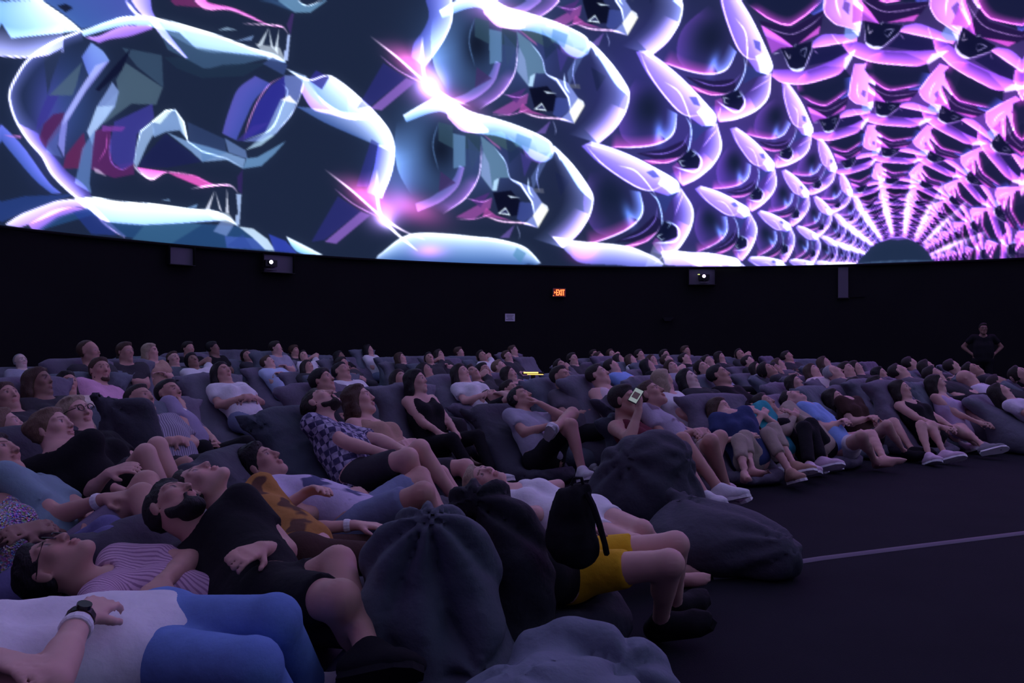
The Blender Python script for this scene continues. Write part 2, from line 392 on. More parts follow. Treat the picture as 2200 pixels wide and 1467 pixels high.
def big_left():
    p = Pen(lin(0)); W = (225, 238, 250); PB = (120, 165, 215); LV = (130, 120, 215); PK = (225, 90, 190); BL = (45, 55, 150)
    ART[:] = np.array((27, 37, 62))/255.
    # pale fan, upper left
    p.strip([(215, 0), (330, 85), (425, 160)], [(-10, 10), (0, 100), (60, 200)], (215, 228, 248), (95, 140, 200), .6)
    p.strip([(-10, 292), (130, 302), (330, 270)], [(-10, 120), (120, 150), (330, 120)], (150, 150, 220), None, 1.2)
    p.line([(190, 0), (330, 85), (430, 165)], 10, W); p.line([(-10, 292), (150, 300), (340, 272)], 5, (200, 170, 230))
    p.strip([(225, 0), (330, 70), (430, 150)], [(690, 0), (720, 60), (740, 95)], (35, 60, 115), (45, 50, 120), 1.)
    p.poly([(300, 30), (345, 20), (385, 42), (345, 65)], (20, 25, 48))
    # soft inner tint of the big head
    p.blob(330, 560, 210, 330, (20, 30, 60)); p.blob(250, 640, 90, 260, (20, 8, 40))
    # facets inside the head
    p.poly([(430, 330), (400, 450), (380, 500), (260, 500)], (75, 98, 120), .8); p.poly([(660, 330), (855, 460), (820, 550), (690, 545), (545, 650), (545, 560), (620, 480), (610, 420)], (80, 105, 125), .75)
    p.poly([(640, 250), (850, 290), (858, 460), (720, 350)], (55, 78, 105), .8); p.poly([(230, 300), (330, 250), (270, 420), (250, 500)], (38, 50, 82), .9)
    p.poly([(690, 250), (640, 370), (520, 480), (500, 470), (600, 350)], (14, 18, 45), .9)
    p.poly([(280, 600), (340, 590), (310, 690), (240, 775), (205, 730), (230, 650)], (78, 32, 80), .85); p.poly([(330, 885), (345, 815), (440, 695), (450, 760), (415, 885)], (98, 36, 84), .85)
    p.poly([(480, 690), (585, 665), (575, 790), (600, 870), (700, 850), (705, 915), (600, 935), (478, 890)], (92, 36, 98), .8)
    p.poly([(600, 640), (800, 545), (810, 620), (720, 705), (705, 860), (640, 890), (590, 850), (575, 770)], (60, 58, 150), .8)
    p.poly([(535, 660), (660, 665), (640, 690), (535, 690)], (120, 60, 160), .8); p.line([(560, 700), (555, 780), (515, 850)], 4, (190, 80, 170)); p.line([(580, 700), (580, 840), (640, 890), (700, 860)], 4, (130, 90, 210))
    p.poly([(490, 880), (520, 890), (560, 925), (500, 905)], (210, 190, 230), .7)
    p.strip([(480, 225), (540, 270), (575, 320)], [(430, 300), (470, 400), (500, 390)], (90, 110, 170), (60, 70, 140))
    p.poly([(510, 340), (575, 320), (515, 400), (452, 480), (402, 560), (355, 640), (345, 720), (336, 825), (304, 760), (322, 640), (345, 590), (405, 490), (450, 420)], (128, 132, 218), .85)
    p.poly([(500, 345), (560, 322), (470, 440), (380, 590), (330, 660), (340, 610), (420, 470)], (168, 180, 240), .55)
    p.poly([(590, 430), (625, 480), (605, 560), (545, 640), (500, 690), (487, 765), (455, 690), (480, 640), (508, 560), (560, 480)], (125, 150, 212), .85); p.poly([(508, 560), (600, 555), (540, 640), (500, 690), (487, 765), (458, 690)], (170, 200, 235), .6)
    p.poly([(500, 680), (490, 770), (470, 960), (480, 1015), (392, 962), (412, 880), (432, 780)], (95, 130, 195), .75); p.poly([(250, 500), (310, 500), (250, 620), (190, 690), (200, 620)], (55, 52, 140), .8)
    p.poly([(320, 640), (300, 770), (330, 830), (240, 800), (250, 740)], (85, 105, 180), .6)
    # outline of the head
    p.strip([(420, 165), (280, 220), (150, 310), (82, 410), (50, 490), (60, 570), (92, 650), (150, 740), (220, 820), (270, 910), (340, 985), (410, 1045)], [(440, 220), (330, 260), (220, 340), (150, 430), (120, 500), (140, 580), (190, 650), (230, 720), (290, 800), (340, 880), (410, 960), (460, 1020)], (90, 90, 170), None, .6)
    p.line([(440, 158), (280, 222), (150, 312), (82, 410), (50, 490), (60, 570), (92, 650), (150, 740), (220, 820), (270, 910), (340, 985), (420, 1052)], 11, (222, 220, 250), taper=.03)
    p.strip([(92, 650), (150, 740), (220, 820), (270, 910), (340, 985), (400, 1040)], [(200, 700), (230, 770), (290, 830), (350, 900), (440, 970), (480, 1030)], (150, 110, 225), (40, 25, 90), .7)
    # upper ribbon
    p.strip([(425, 165), (620, 98), (720, 90), (830, 100), (1100, 172), (1300, 245), (1440, 285), (1500, 325)], [(440, 190), (620, 140), (720, 132), (830, 150), (1050, 262), (1200, 280), (1350, 300), (1495, 328)], (205, 226, 248), (125, 160, 215), .7)
    p.strip([(450, 195), (520, 190), (640, 140), (790, 135)], [(520, 225), (580, 205), (680, 190), (800, 150)], (165, 110, 210), (120, 70, 170), 1.)
    p.poly([(830, 150), (940, 170), (1020, 245), (1200, 275), (1430, 300), (1210, 352), (1070, 360), (960, 300), (880, 260)], (62, 92, 128), .75); p.poly([(960, 160), (1200, 210), (1330, 270), (1190, 275), (1030, 255)], (165, 200, 232), .5)
    p.poly([(860, 300), (960, 300), (1080, 365), (1170, 340), (1400, 330), (1280, 400), (1060, 410), (930, 360)], (30, 46, 70), .9)
    p.line([(600, 100), (720, 90), (850, 105), (1100, 175), (1300, 248), (1490, 322)], 9, (215, 235, 250), taper=.05)
    p.strip([(690, 0), (730, 60), (790, 110), (850, 190), (975, 305)], [(790, 0), (800, 60), (830, 110), (900, 200), (985, 305)], (190, 165, 240), (100, 85, 190), 1.); p.line([(655, 0), (720, 75), (800, 100)], 16, (210, 190, 245))
    p.poly([(800, 105), (845, 110), (900, 215), (850, 200)], (165, 190, 235), .6)
    # spikes at the ribbon's end
    for a, b, c in (((1412, 145), (1350, 242), (1380, 235)), ((1412, 145), (1438, 262), (1420, 240)), ((1466, 150), (1440, 260), (1458, 285))): p.poly([a, b, c], (215, 230, 245), .8)
    p.poly([(1508, 185), (1525, 180), (1512, 318), (1490, 318), (1492, 268), (1502, 262)], (170, 190, 240), .9); p.poly([(1340, 230), (1470, 250), (1500, 322), (1400, 300)], (225, 238, 250), .6); p.poly([(1530, 70), (1545, 70), (1525, 185), (1505, 130)], (70, 45, 110), .7)
    p.poly([(1140, 160), (1190, 143), (1245, 158)], (150, 180, 210), .8); p.poly([(1240, 215), (1335, 185), (1320, 212)], (120, 150, 200), .8)
    p.strip([(1010, -5), (1080, 48), (1200, 52), (1300, 88), (1400, 128), (1480, 138)], [(1060, -5), (1110, 20), (1220, 42), (1320, 85), (1410, 130), (1490, 142)], (235, 130, 205), (215, 75, 180)); p.line([(1270, 125), (1400, 130), (1480, 140), (1520, 190)], 6, (235, 190, 225)); p.poly([(890, 0), (1010, 0), (1060, 40), (920, 28)], (130, 45, 110), .7)
    p.poly([(1400, 0), (1550, 60), (1500, 20)], (70, 105, 150), .8); p.poly([(1450, 0), (1555, 0), (1615, 32), (1725, -2), (1630, 66), (1548, 66)], (105, 150, 190), .85); p.line([(1550, -5), (1612, 30), (1700, 0)], 5, W)
    p.poly([(1340, -2), (1450, -2), (1545, 65), (1430, 20)], (45, 70, 110), .8)
    # lower ribbon
    p.strip([(400, 1045), (500, 1040), (620, 1062), (820, 1075), (1000, 1100), (1130, 1110), (1200, 1138), (1252, 1188)], [(440, 1085), (560, 1160), (700, 1180), (850, 1178), (1000, 1168), (1130, 1160), (1200, 1160), (1252, 1190)], (215, 232, 250), (130, 165, 220), .8); p.line([(400, 1045), (500, 1040), (620, 1060), (820, 1075), (1000, 1100), (1130, 1112), (1240, 1180)], 9, W, taper=.05)
    p.strip([(30, 1178), (120, 1122), (280, 1060), (400, 1045)], [(100, 1195), (220, 1150), (350, 1095), (450, 1085)], (225, 225, 245), (150, 105, 200), .5); p.strip([(150, 1180), (300, 1100), (470, 1090)], [(190, 1230), (330, 1140), (460, 1110)], (165, 100, 200), (90, 60, 160))
    p.strip([(400, 1050), (480, 1110), (560, 1190), (650, 1245)], [(440, 1045), (520, 1110), (600, 1190), (660, 1240)], (200, 165, 235), (150, 100, 200)); p.poly([(190, 1215), (300, 1140), (460, 1090), (560, 1180), (640, 1240), (860, 1280), (1430, 1318), (1250, 1190), (1000, 1170), (760, 1182), (560, 1165), (480, 1130)], (36, 76, 128), .75); p.poly([(760, 1180), (1000, 1172), (1060, 1180), (900, 1280), (690, 1262)], (55, 98, 135), .7)
    p.poly([(380, 1110), (470, 1100), (620, 1235), (480, 1230)], (38, 60, 150), .6); p.poly([(0, 1060), (130, 1030), (400, 1020), (280, 1060), (120, 1120), (0, 1170)], (38, 62, 130), .8)
    p.strip([(-5, 640), (120, 770), (250, 950), (320, 1015)], [(-5, 720), (60, 800), (180, 940), (270, 1015)], (70, 75, 175), (40, 55, 130)); p.poly([(20, 712), (112, 712), (110, 726)], (200, 120, 210), .8)
    p.poly([(1120, 1215), (1160, 1160), (1230, 1180), (1190, 1240)], (120, 145, 205), .7); p.poly([(1250, 1188), (1330, 1200), (1405, 1255), (1448, 1318), (1392, 1312), (1330, 1250)], (190, 214, 238), .9); p.poly([(1180, 1240), (1330, 1250), (1395, 1312), (1190, 1300)], (70, 95, 190), .7); p.poly([(1190, 1290), (1275, 1230), (1330, 1312)], (45, 70, 150), .6)
    p.poly([(1410, 1228), (1500, 1265), (1560, 1330), (1440, 1318)], (48, 66, 175), .9); p.strip([(1505, 1243), (1600, 1290), (1692, 1338)], [(1530, 1290), (1560, 1320), (1600, 1335)], (225, 236, 240), (95, 150, 205), .8)
    # mouth, spikes
    for a, b, c in (((1128, 1000), (1072, 1112), (1100, 1100)), ((1130, 1000), (1168, 1118), (1150, 1095)), ((1192, 985), (1185, 1118), (1202, 1118))): p.poly([a, b, c], (220, 225, 245), .85)
    p.poly([(1240, 1020), (1268, 1018), (1258, 1182), (1235, 1180), (1238, 1130), (1250, 1125)], (170, 195, 240), .85); p.poly([(1080, 1112), (1200, 1118), (1250, 1185), (1120, 1150)], W, .55); p.poly([(845, 1052), (890, 1045), (892, 1055)], (130, 165, 210), .9); p.poly([(980, 1092), (1040, 1070), (1030, 1092)], (110, 150, 200), .9); p.poly([(1245, 930), (1275, 890), (1270, 1020), (1250, 1000)], (55, 35, 100), .7)
    p.strip([(718, 882), (790, 942), (880, 905), (1000, 918), (1110, 968), (1210, 975)], [(720, 880), (800, 892), (900, 905), (1020, 922), (1120, 968), (1200, 972)], (235, 150, 205), (225, 70, 180)); p.poly([(880, 905), (1020, 922), (1130, 978), (1060, 985), (930, 930)], PK, .9); p.line([(1000, 992), (1110, 975), (1210, 975), (1255, 1022)], 8, (240, 200, 235)); p.line([(705, 840), (712, 885), (790, 942), (850, 915)], 7, (230, 210, 235))
    # ear-like loop
    p.poly([(735, 688), (800, 640), (812, 695), (772, 765), (742, 832), (716, 885), (702, 850), (718, 770)], (150, 182, 228), .8); p.poly([(800, 640), (872, 580), (920, 575), (965, 640), (988, 742), (942, 685), (872, 692), (806, 722)], (128, 162, 215), .85); p.poly([(795, 640), (872, 578), (905, 578), (840, 650)], (215, 235, 235), .8); p.poly([(920, 575), (968, 640), (988, 742), (960, 700)], (200, 222, 240), .8)
    p.poly([(872, 692), (985, 742), (1100, 770), (1195, 802), (1290, 835), (1275, 886), (1190, 840), (1062, 850), (1000, 792)], (125, 160, 210), .85); p.poly([(985, 742), (1195, 800), (1062, 850), (1055, 800)], (90, 128, 180), .8); p.line([(705, 880), (715, 780), (740, 690), (800, 640), (872, 580), (920, 577), (965, 640), (985, 742), (1060, 795), (1195, 835), (1280, 885)], 5, W, smooth=False); p.poly([(985, 640), (1180, 730), (1190, 800), (990, 742)], (48, 66, 110), .7); p.poly([(740, 840), (870, 700), (1000, 800), (1060, 850), (880, 880), (730, 880)], (26, 30, 80), .7)
    p.poly([(1180, 725), (1290, 790), (1300, 835), (1200, 800)], (110, 140, 200), .7)
    # second loop
    p.strip([(1340, 400), (1250, 470), (1200, 590), (1168, 700)], [(1420, 440), (1340, 520), (1290, 620), (1240, 735)], (60, 50, 130), (40, 45, 120)); p.poly([(1492, 400), (1502, 480), (1470, 590), (1400, 690), (1280, 735), (1350, 545), (1420, 450)], (45, 45, 150), .85); p.line([(1495, 400), (1420, 440), (1360, 520), (1310, 630), (1275, 742)], 6, (225, 130, 215))
    p.poly([(1492, 395), (1605, 400), (1582, 480), (1532, 600), (1452, 700), (1380, 742), (1275, 742), (1400, 700), (1470, 590), (1500, 520)], (120, 140, 222), .7); p.poly([(1475, 520), (1560, 530), (1530, 600), (1440, 710), (1360, 745), (1290, 790), (1390, 700)], (160, 195, 232), .6); p.line([(1480, 440), (1510, 480), (1480, 560), (1420, 680), (1280, 735)], 5, (190, 220, 245)); p.line([(1600, 405), (1580, 490), (1530, 600), (1440, 705)], 5, (190, 200, 245)); p.poly([(1380, 335), (1430, 300), (1510, 340), (1490, 395)], (60, 80, 140), .7); p.poly([(1475, 525), (1520, 500), (1560, 545)], (235, 235, 240), .9); p.poly([(1240, 740), (1330, 660), (1420, 640), (1280, 740)], (60, 50, 150), .6)
    p.poly([(1275, 886), (1295, 832), (1352, 825), (1502, 740), (1440, 810), (1372, 872)], (100, 142, 188), .9); p.poly([(1285, 790), (1420, 708), (1440, 712), (1370, 765)], (170, 205, 230), .8)
    # swoop to the right of it
    p.strip([(1740, 402), (1850, 480), (1950, 575), (1990, 622)], [(1620, 430), (1680, 520), (1780, 600), (1900, 628)], (225, 236, 250), (95, 125, 200), .75); p.strip([(1990, 612), (2048, 700), (2068, 800)], [(1560, 560), (1700, 640), (1900, 730)], (215, 222, 248), (40, 60, 110), .6); p.strip([(1600, 400), (1650, 480), (1740, 560), (1850, 610), (1960, 610)], [(1580, 480), (1640, 570), (1740, 600), (1850, 628), (1960, 615)], (185, 180, 240), (160, 110, 215), .8)
    p.poly([(1620, 420), (1660, 370), (1730, 405), (1690, 470)], (48, 45, 140), .8); p.poly([(1500, 360), (1610, 400), (1660, 480), (1700, 565), (1630, 500), (1580, 420)], (165, 195, 240), .7)
    p.strip([(2066, 780), (2055, 900), (2005, 1040)], [(1985, 760), (1965, 880), (1930, 1010)], (170, 165, 240), (55, 50, 170), .6); p.line([(1500, 360), (1620, 420), (1740, 402), (1900, 525), (1995, 622), (2052, 705), (2070, 800), (2048, 920), (1998, 1040)], 9, (225, 228, 250), taper=.08); p.poly([(1990, 755), (1950, 730), (1870, 980), (1930, 980)], (40, 42, 130), .6)

def cross_mark(p, dx, dy, s=1.):
    """where two glowing sheets cross"""
    def T(q): return [(a*s+dx, b*s+dy) for a, b in q]
    p.blob(330*s+dx, 330*s+dy, 120*s, 60*s, (180, 55, 120), 35); p.blob(420*s+dx, 440*s+dy, 90*s, 70*s, (130, 90, 160))
    p.strip(T([(110, 190), (250, 300), (400, 430)]), T([(330, 200), (370, 260), (400, 380)]), (190, 80, 160), None, .45, fade=.7); p.strip(T([(380, 190), (392, 300), (400, 430)]), T([(290, 200), (320, 300), (390, 420)]), (160, 85, 200), None, .8, fade=.4)
    p.poly(T([(300, 410), (350, 430), (170, 580), (110, 570)]), (150, 105, 210), .75); p.poly(T([(180, 330), (300, 410), (110, 560), (40, 570)]), (45, 45, 130), .6)
    p.line(T([(110, 190), (250, 300), (400, 430), (520, 510), (640, 560)]), 11*s, (240, 215, 240)); p.line(T([(160, 290), (260, 370), (390, 440)]), 6*s, (190, 120, 200)); p.line(T([(385, 190), (385, 330), (410, 440), (480, 520), (600, 620)]), 14*s, (245, 240, 250)); p.blob(430*s+dx, 470*s+dy, 55*s, 30*s, (110, 105, 130), 40)
def mask_mid(dx, dy, s=1., low=True):
    p = Pen(lin(750)); W = (230, 240, 250)
    def T(q): return [(a*s+dx, b*s+dy) for a, b in q]
    p.blob(430*s+dx, 800*s+dy, 260*s, 280*s, (30, 46, 66)); p.blob(760*s+dx, 860*s+dy, 200*s, 200*s, (16, 18, 40)); p.blob(480*s+dx, 780*s+dy, 120*s, 150*s, (18, 26, 46), 0, 'over'); p.blob(250*s+dx, 980*s+dy, 120*s, 160*s, (40, 45, 80)); p.blob(330*s+dx, 1090*s+dy, 170*s, 75*s, (140, 40, 90), 20)
    p.strip(T([(250, 640), (240, 760), (260, 900), (330, 1030)]), T([(480, 560), (460, 760), (460, 880), (500, 1000)]), (62, 92, 140), None, .7, fade=.45)
    p.poly(T([(545, 700), (612, 715), (612, 872), (548, 885)]), (95, 135, 180), .8); p.poly(T([(470, 640), (545, 660), (548, 780), (470, 740)]), (52, 80, 100), .7); p.poly(T([(612, 690), (690, 720), (690, 800), (612, 780)]), (40, 62, 82), .8)
    p.strip(T([(605, 880), (570, 980), (480, 1060), (360, 1110)]), T([(580, 870), (540, 950), (440, 1030), (350, 1070)]), (100, 60, 130), (50, 40, 90))
    p.strip(T([(690, 920), (610, 1040), (490, 1125)]), T([(640, 900), (530, 1000), (400, 1080)]), (130, 65, 160), None, .7, fade=.2)
    p.poly(T([(690, 712), (702, 790), (690, 922), (752, 1003), (772, 1003), (780, 932), (842, 935), (812, 830), (762, 768)]), (92, 128, 160), .9); p.poly(T([(702, 790), (692, 920), (755, 1003), (735, 860)]), (130, 150, 205), .7); p.poly(T([(752, 1003), (775, 1003), (790, 930), (760, 950)]), (170, 205, 235), .9); p.poly(T([(700, 700), (800, 690), (900, 760), (850, 800), (780, 760)]), (58, 85, 95), .8)
    p.line(T([(695, 750), (682, 920), (610, 1040), (490, 1125)]), 6*s, (225, 190, 235)); p.poly(T([(700, 700), (760, 760), (800, 790), (790, 770)]), (200, 110, 180), .6)
    p.poly(T([(1000, 850), (1070, 790), (1010, 900), (965, 1000), (955, 930)]), (85, 105, 165), .7); p.poly(T([(905, 760), (1060, 830), (1000, 860), (930, 830)]), (120, 90, 190), .7)
    p.poly(T([(560, 1140), (660, 1085), (752, 1038), (742, 1092), (652, 1152)]), (150, 75, 160), .8); p.poly(T([(755, 1012), (850, 1000), (902, 1060), (892, 1132), (790, 1135)]), (10, 13, 36), 1.); p.poly(T([(780, 1122), (822, 1088), (848, 1132)]), (210, 230, 245)); p.poly(T([(795, 1118), (822, 1098), (838, 1122)]), (40, 45, 90)); p.poly(T([(830, 1025), (898, 1038), (850, 1040)]), (200, 220, 240))
    p.poly(T([(840, 935), (960, 982), (1012, 1060), (1048, 1100), (992, 1197), (915, 1178), (968, 1130), (958, 1060), (898, 980)]), (128, 145, 222), .85); p.poly(T([(895, 1060), (960, 1065), (968, 1130), (915, 1170), (880, 1150)]), (60, 75, 150), .8); p.poly(T([(965, 1132), (1012, 1065), (1048, 1102), (992, 1197)]), (240, 240, 225), .9); p.poly(T([(1010, 1060), (1040, 1080), (1048, 1100)]), W); p.line(T([(840, 935), (900, 965), (960, 1060), (975, 1130)]), 7*s, W, smooth=False); p.line(T([(700, 1128), (800, 1162), (920, 1172), (992, 1197)]), 9*s, (245, 190, 225)); p.poly(T([(720, 1090), (770, 1130), (860, 1160), (700, 1135)]), (190, 80, 175), .7); p.line(T([(940, 930), (945, 1000), (970, 1040)]), 7*s, (190, 215, 245)); p.poly(T([(965, 990), (1020, 990), (1025, 1015), (975, 1010)]), (85, 90, 110), .8)
    p.poly(T([(790, 1250), (870, 1180), (840, 1250)]), (130, 100, 200), .6); p.line(T([(880, 1180), (895, 1230), (890, 1260)]), 3*s, (180, 190, 240))
    for a, b, c_, d in (((620, 720), (690, 800), (640, 900), (50, 70, 110)), ((820, 700), (900, 800), (840, 860), (30, 45, 80)), ((900, 800), (960, 840), (920, 930), (60, 55, 130)), ((480, 900), (560, 960), (470, 1010), (60, 45, 95)), ((640, 1050), (740, 1010), (690, 1090), (80, 45, 120)), ((1080, 900), (1160, 950), (1110, 1030), (26, 34, 70))): p.poly(T([a, b, c_]), d, .8)
    for L, q in (([(760, 770), (820, 850), (845, 935), (900, 975)], (170, 190, 235)), ([(610, 1040), (700, 1060), (755, 1035)], (190, 110, 200)), ([(560, 1150), (660, 1150), (760, 1120)], (215, 120, 200)), ([(1000, 850), (985, 930), (1000, 1010)], (130, 140, 220)), ([(470, 640), (440, 760), (470, 900)], (70, 100, 140))): p.line(T(L), 5*s, q)
    # cap
    p.strip(T([(285, 605), (400, 540), (500, 505), (640, 590), (760, 622), (880, 662), (985, 702), (1055, 745), (1075, 800)]), T([(300, 640), (440, 590), (520, 600), (640, 690), (780, 715), (890, 760), (960, 830), (1020, 850), (1065, 830)]), (210, 225, 248), (70, 105, 165), .8); p.poly(T([(880, 700), (960, 730), (940, 800), (870, 760)]), (90, 140, 190), .6); p.poly(T([(960, 700), (1050, 750), (1060, 800), (990, 800)]), (175, 205, 235), .6); p.line(T([(480, 505), (560, 620), (640, 680), (735, 692)]), 26*s, (215, 150, 215)); p.line(T([(500, 500), (620, 580), (760, 622), (900, 668), (1050, 742), (1075, 800)]), 7*s, W, taper=.1)
    p.strip(T([(520, 620), (600, 690), (730, 692)]), T([(500, 520), (620, 590), (730, 680)]), (180, 120, 210), (120, 120, 200))
    # arc at the back of the head
    p.strip(T([(1075, 765), (1180, 875), (1252, 975), (1280, 1040), (1262, 1130), (1205, 1225), (1120, 1300)]), T([(1060, 800), (1090, 880), (1120, 980), (1120, 1060), (1080, 1140), (1010, 1210), (960, 1250)]), (140, 150, 235), None, .55); p.strip(T([(1075, 765), (1180, 875), (1255, 985), (1280, 1040)]), T([(1080, 790), (1140, 880), (1210, 990), (1275, 1050)]), (225, 238, 250), (110, 150, 215)); p.line(T([(1080, 765), (1180, 875), (1252, 975), (1280, 1040), (1262, 1130), (1205, 1225)]), 7*s, (215, 220, 250), taper=.15); p.strip(T([(1262, 1130), (1205, 1225), (1120, 1300)]), T([(1180, 1090), (1110, 1160), (1040, 1220)]), (165, 110, 225), None, .8)
    p.line(T([(1060, 790), (1095, 800), (1110, 850)]), 6*s, (200, 220, 245))

def mask_unit(f, tint, gain=1., fine=True):
    """one mask of the tunnel's left flank, traced in the frame of the crop of the right third"""
    p = Pen(f, tint, gain); W = (235, 238, 250); PK = (225, 85, 190)
    p.strip([(578, 640), (600, 760), (562, 850), (480, 925), (400, 968)], [(520, 680), (500, 760), (460, 820), (400, 870), (330, 910)], (170, 145, 240), (20, 8, 40), .6); p.strip([(562, 850), (480, 925), (395, 972)], [(500, 790), (430, 850), (340, 890)], (160, 60, 190), None, .9)
    p.line([(575, 640), (600, 760), (562, 850), (480, 925), (395, 972)], 8, (225, 222, 250))
    p.strip([(150, 400), (60, 560), (70, 700), (140, 765)], [(260, 420), (170, 560), (170, 660), (200, 720)], (44, 18, 62), None, .8, fade=.2)
    p.blob(215, 560, 95, 125, (22, 28, 52), 0, 'over')
    p.strip([(10, 770), (120, 765), (230, 755), (310, 730)], [(20, 680), (120, 700), (220, 695), (290, 680)], (190, 50, 135), None, .6, fade=.1)
    p.blob(270, 690, 26, 60, (60, 85, 140)); p.poly([(150, 800), (300, 775), (400, 730), (430, 780), (380, 820), (250, 830)], (22, 16, 46), .7)
    p.line([(10, 765), (120, 768), (230, 758), (310, 728), (352, 680), (366, 590)], 8, (215, 190, 240)); p.strip([(310, 728), (352, 680), (366, 590)], [(270, 690), (300, 640), (310, 560)], (90, 110, 190), None)
    p.line([(410, 600), (440, 665), (432, 760), (400, 835)], 7, (175, 205, 245)); p.line([(180, 800), (300, 800), (390, 760), (430, 690)], 5, (150, 110, 220))
    p.poly([(180, 835), (300, 832), (385, 818), (320, 850), (230, 858)], PK, .75); p.line([(180, 835), (300, 850), (380, 822), (410, 790)], 5, (235, 170, 225)); p.poly([(340, 870), (370, 845), (390, 880), (360, 930)], (180, 75, 180), .5)
    p.poly([(365, 840), (440, 775), (490, 830), (480, 880), (400, 880)], (12, 16, 42), .95); p.line([(345, 868), (400, 886), (462, 896), (495, 860), (488, 818), (450, 775)], 8, (190, 215, 248))
    if fine: p.line([(412, 838), (378, 840), (392, 866), (416, 866)], 4.5, W, smooth=False); p.line([(440, 780), (466, 802), (440, 820)], 4, (200, 220, 245), smooth=False)
    p.line([(500, 770), (540, 720), (590, 660)], 4, (200, 140, 225)); p.line([(380, 890), (385, 960)], 5, (190, 120, 220)); p.poly([(440, 640), (560, 650), (500, 690), (455, 740)], (40, 60, 120), .5)
    p.strip([(205, 255), (290, 315), (390, 400), (500, 515), (568, 600), (562, 650)], [(150, 262), (205, 370), (285, 480), (365, 570), (430, 605), (500, 655)], (150, 120, 205), (85, 55, 150), .8); p.strip([(205, 255), (290, 315), (390, 400), (500, 515), (568, 600)], [(190, 300), (262, 370), (350, 460), (450, 560), (520, 620)], (110, 105, 130), None, .7); p.strip([(520, 545), (568, 600), (562, 650)], [(470, 580), (500, 620), (520, 655)], (150, 190, 230), (80, 110, 190)); p.line([(165, 255), (260, 310), (380, 400), (500, 520), (568, 600), (565, 655), (540, 680)], 9, W); p.line([(170, 262), (215, 370), (290, 480), (370, 570), (430, 602), (510, 590)], 6, (225, 200, 245)); p.poly([(430, 500), (470, 500), (490, 550), (455, 540)], (50, 55, 140), .7); p.line([(300, 420), (380, 480), (430, 600), (440, 660)], 5, (220, 225, 250))
def mask_front(f, tint, gain=1., fine=True):
    """one mask seen from the front, traced at the top of the tunnel"""
    p = Pen(f, tint, gain); W = (240, 240, 250); PK = (215, 90, 205)
    p.strip([(240, 640), (330, 690), (480, 698), (640, 662), (770, 610), (880, 440)], [(250, 590), (370, 590), (470, 600), (580, 570), (700, 520), (860, 440)], (200, 100, 225), (60, 25, 110), .8); p.line([(240, 650), (330, 690), (480, 700), (640, 662), (770, 612)], 7, (235, 190, 240))
    p.poly([(560, 430), (760, 400), (870, 385), (820, 450), (700, 520), (520, 560)], (18, 22, 58), .85); p.poly([(790, 565), (800, 500), (885, 430), (855, 500), (805, 592)], (215, 215, 240), .85)
    p.poly([(40, 60), (10, -100), (130, -230), (330, -290), (560, -260), (655, -120), (645, 100), (560, 170), (390, 248), (250, 222), (120, 140)], (20, 27, 52), .97); p.strip([(655, -120), (648, 100), (560, 170)], [(560, -100), (570, 60), (500, 140)], (50, 60, 150), None, .8); p.strip([(40, 60), (10, -100), (130, -230)], [(130, 60), (100, -60), (190, -160)], (120, 30, 110), None, .8, fade=.2)
    p.strip([(60, 90), (200, 190), (310, 240), (385, 246), (500, 172), (640, 50)], [(120, 60), (220, 120), (320, 165), (390, 165), (480, 110), (600, 10)], (195, 55, 170), None, .6, fade=.12); p.line([(60, 90), (200, 190), (310, 240), (385, 246), (500, 172), (640, 50)], 8, (220, 140, 225), smooth=False)
    p.poly([(140, 210), (390, 270), (640, 130), (620, 250), (440, 390), (390, 410), (180, 280)], (26, 18, 54), .85)
    p.strip([(160, 250), (290, 330), (400, 412)], [(190, 330), (290, 380), (390, 420)], (205, 85, 190), (130, 60, 180), .7); p.line([(150, 245), (260, 290), (370, 318), (450, 300), (560, 232), (650, 150)], 5, (215, 185, 240)); p.poly([(190, 330), (300, 372), (400, 418), (300, 425), (240, 465)], (160, 75, 190), .8)
    p.poly([(440, 395), (612, 250), (600, 315), (520, 355)], PK, .8); p.strip([(550, 422), (650, 405), (780, 382), (890, 370)], [(560, 370), (640, 320), (790, 320), (900, 310)], (225, 110, 215), (80, 45, 150), .7); p.line([(550, 422), (650, 406), (780, 384), (890, 368)], 6, (240, 190, 240)); p.line([(695, 315), (745, 380), (775, 410)], 4, (230, 190, 240))
    p.poly([(305, 425), (400, 415), (430, 400), (548, 372), (545, 440), (500, 560), (430, 602), (380, 580), (330, 490)], (14, 18, 44), 1.); p.line([(300, 425), (340, 500), (380, 580), (430, 602), (482, 585), (522, 500), (550, 420), (546, 350)], 7, (205, 200, 245)); p.poly([(375, 572), (430, 585), (492, 568), (480, 592), (432, 607), (388, 592)], (205, 225, 240), .9)
    if fine: p.line([(335, 440), (352, 470), (372, 508), (386, 476), (370, 470)], 5, W, smooth=False); p.line([(455, 468), (465, 440), (506, 420), (492, 490), (456, 470)], 4.5, (200, 210, 245), smooth=False); p.line([(415, 420), (425, 385)], 4, (220, 230, 245)); p.line([(560, 440), (595, 470)], 4, (220, 170, 240))
    p.strip([(915, -300), (932, -80), (935, 100), (915, 295)], [(690, -300), (660, -80), (645, 60), (645, 155), (720, 235)], (165, 125, 210), (130, 65, 170), 1.); p.strip([(930, -80), (935, 100), (915, 295)], [(860, -80), (860, 100), (860, 270)], (110, 110, 160), None); p.line([(910, -300), (930, -80), (935, 100), (915, 295)], 9, W); p.line([(690, -300), (660, -80), (642, 60), (645, 155), (720, 235), (800, 262), (915, 292)], 7, (235, 205, 245)); p.line([(740, -60), (735, 80), (770, 200)], 14, (150, 140, 200)); p.poly([(795, 60), (840, 80), (830, 170), (780, 120)], (60, 40, 110), .6)
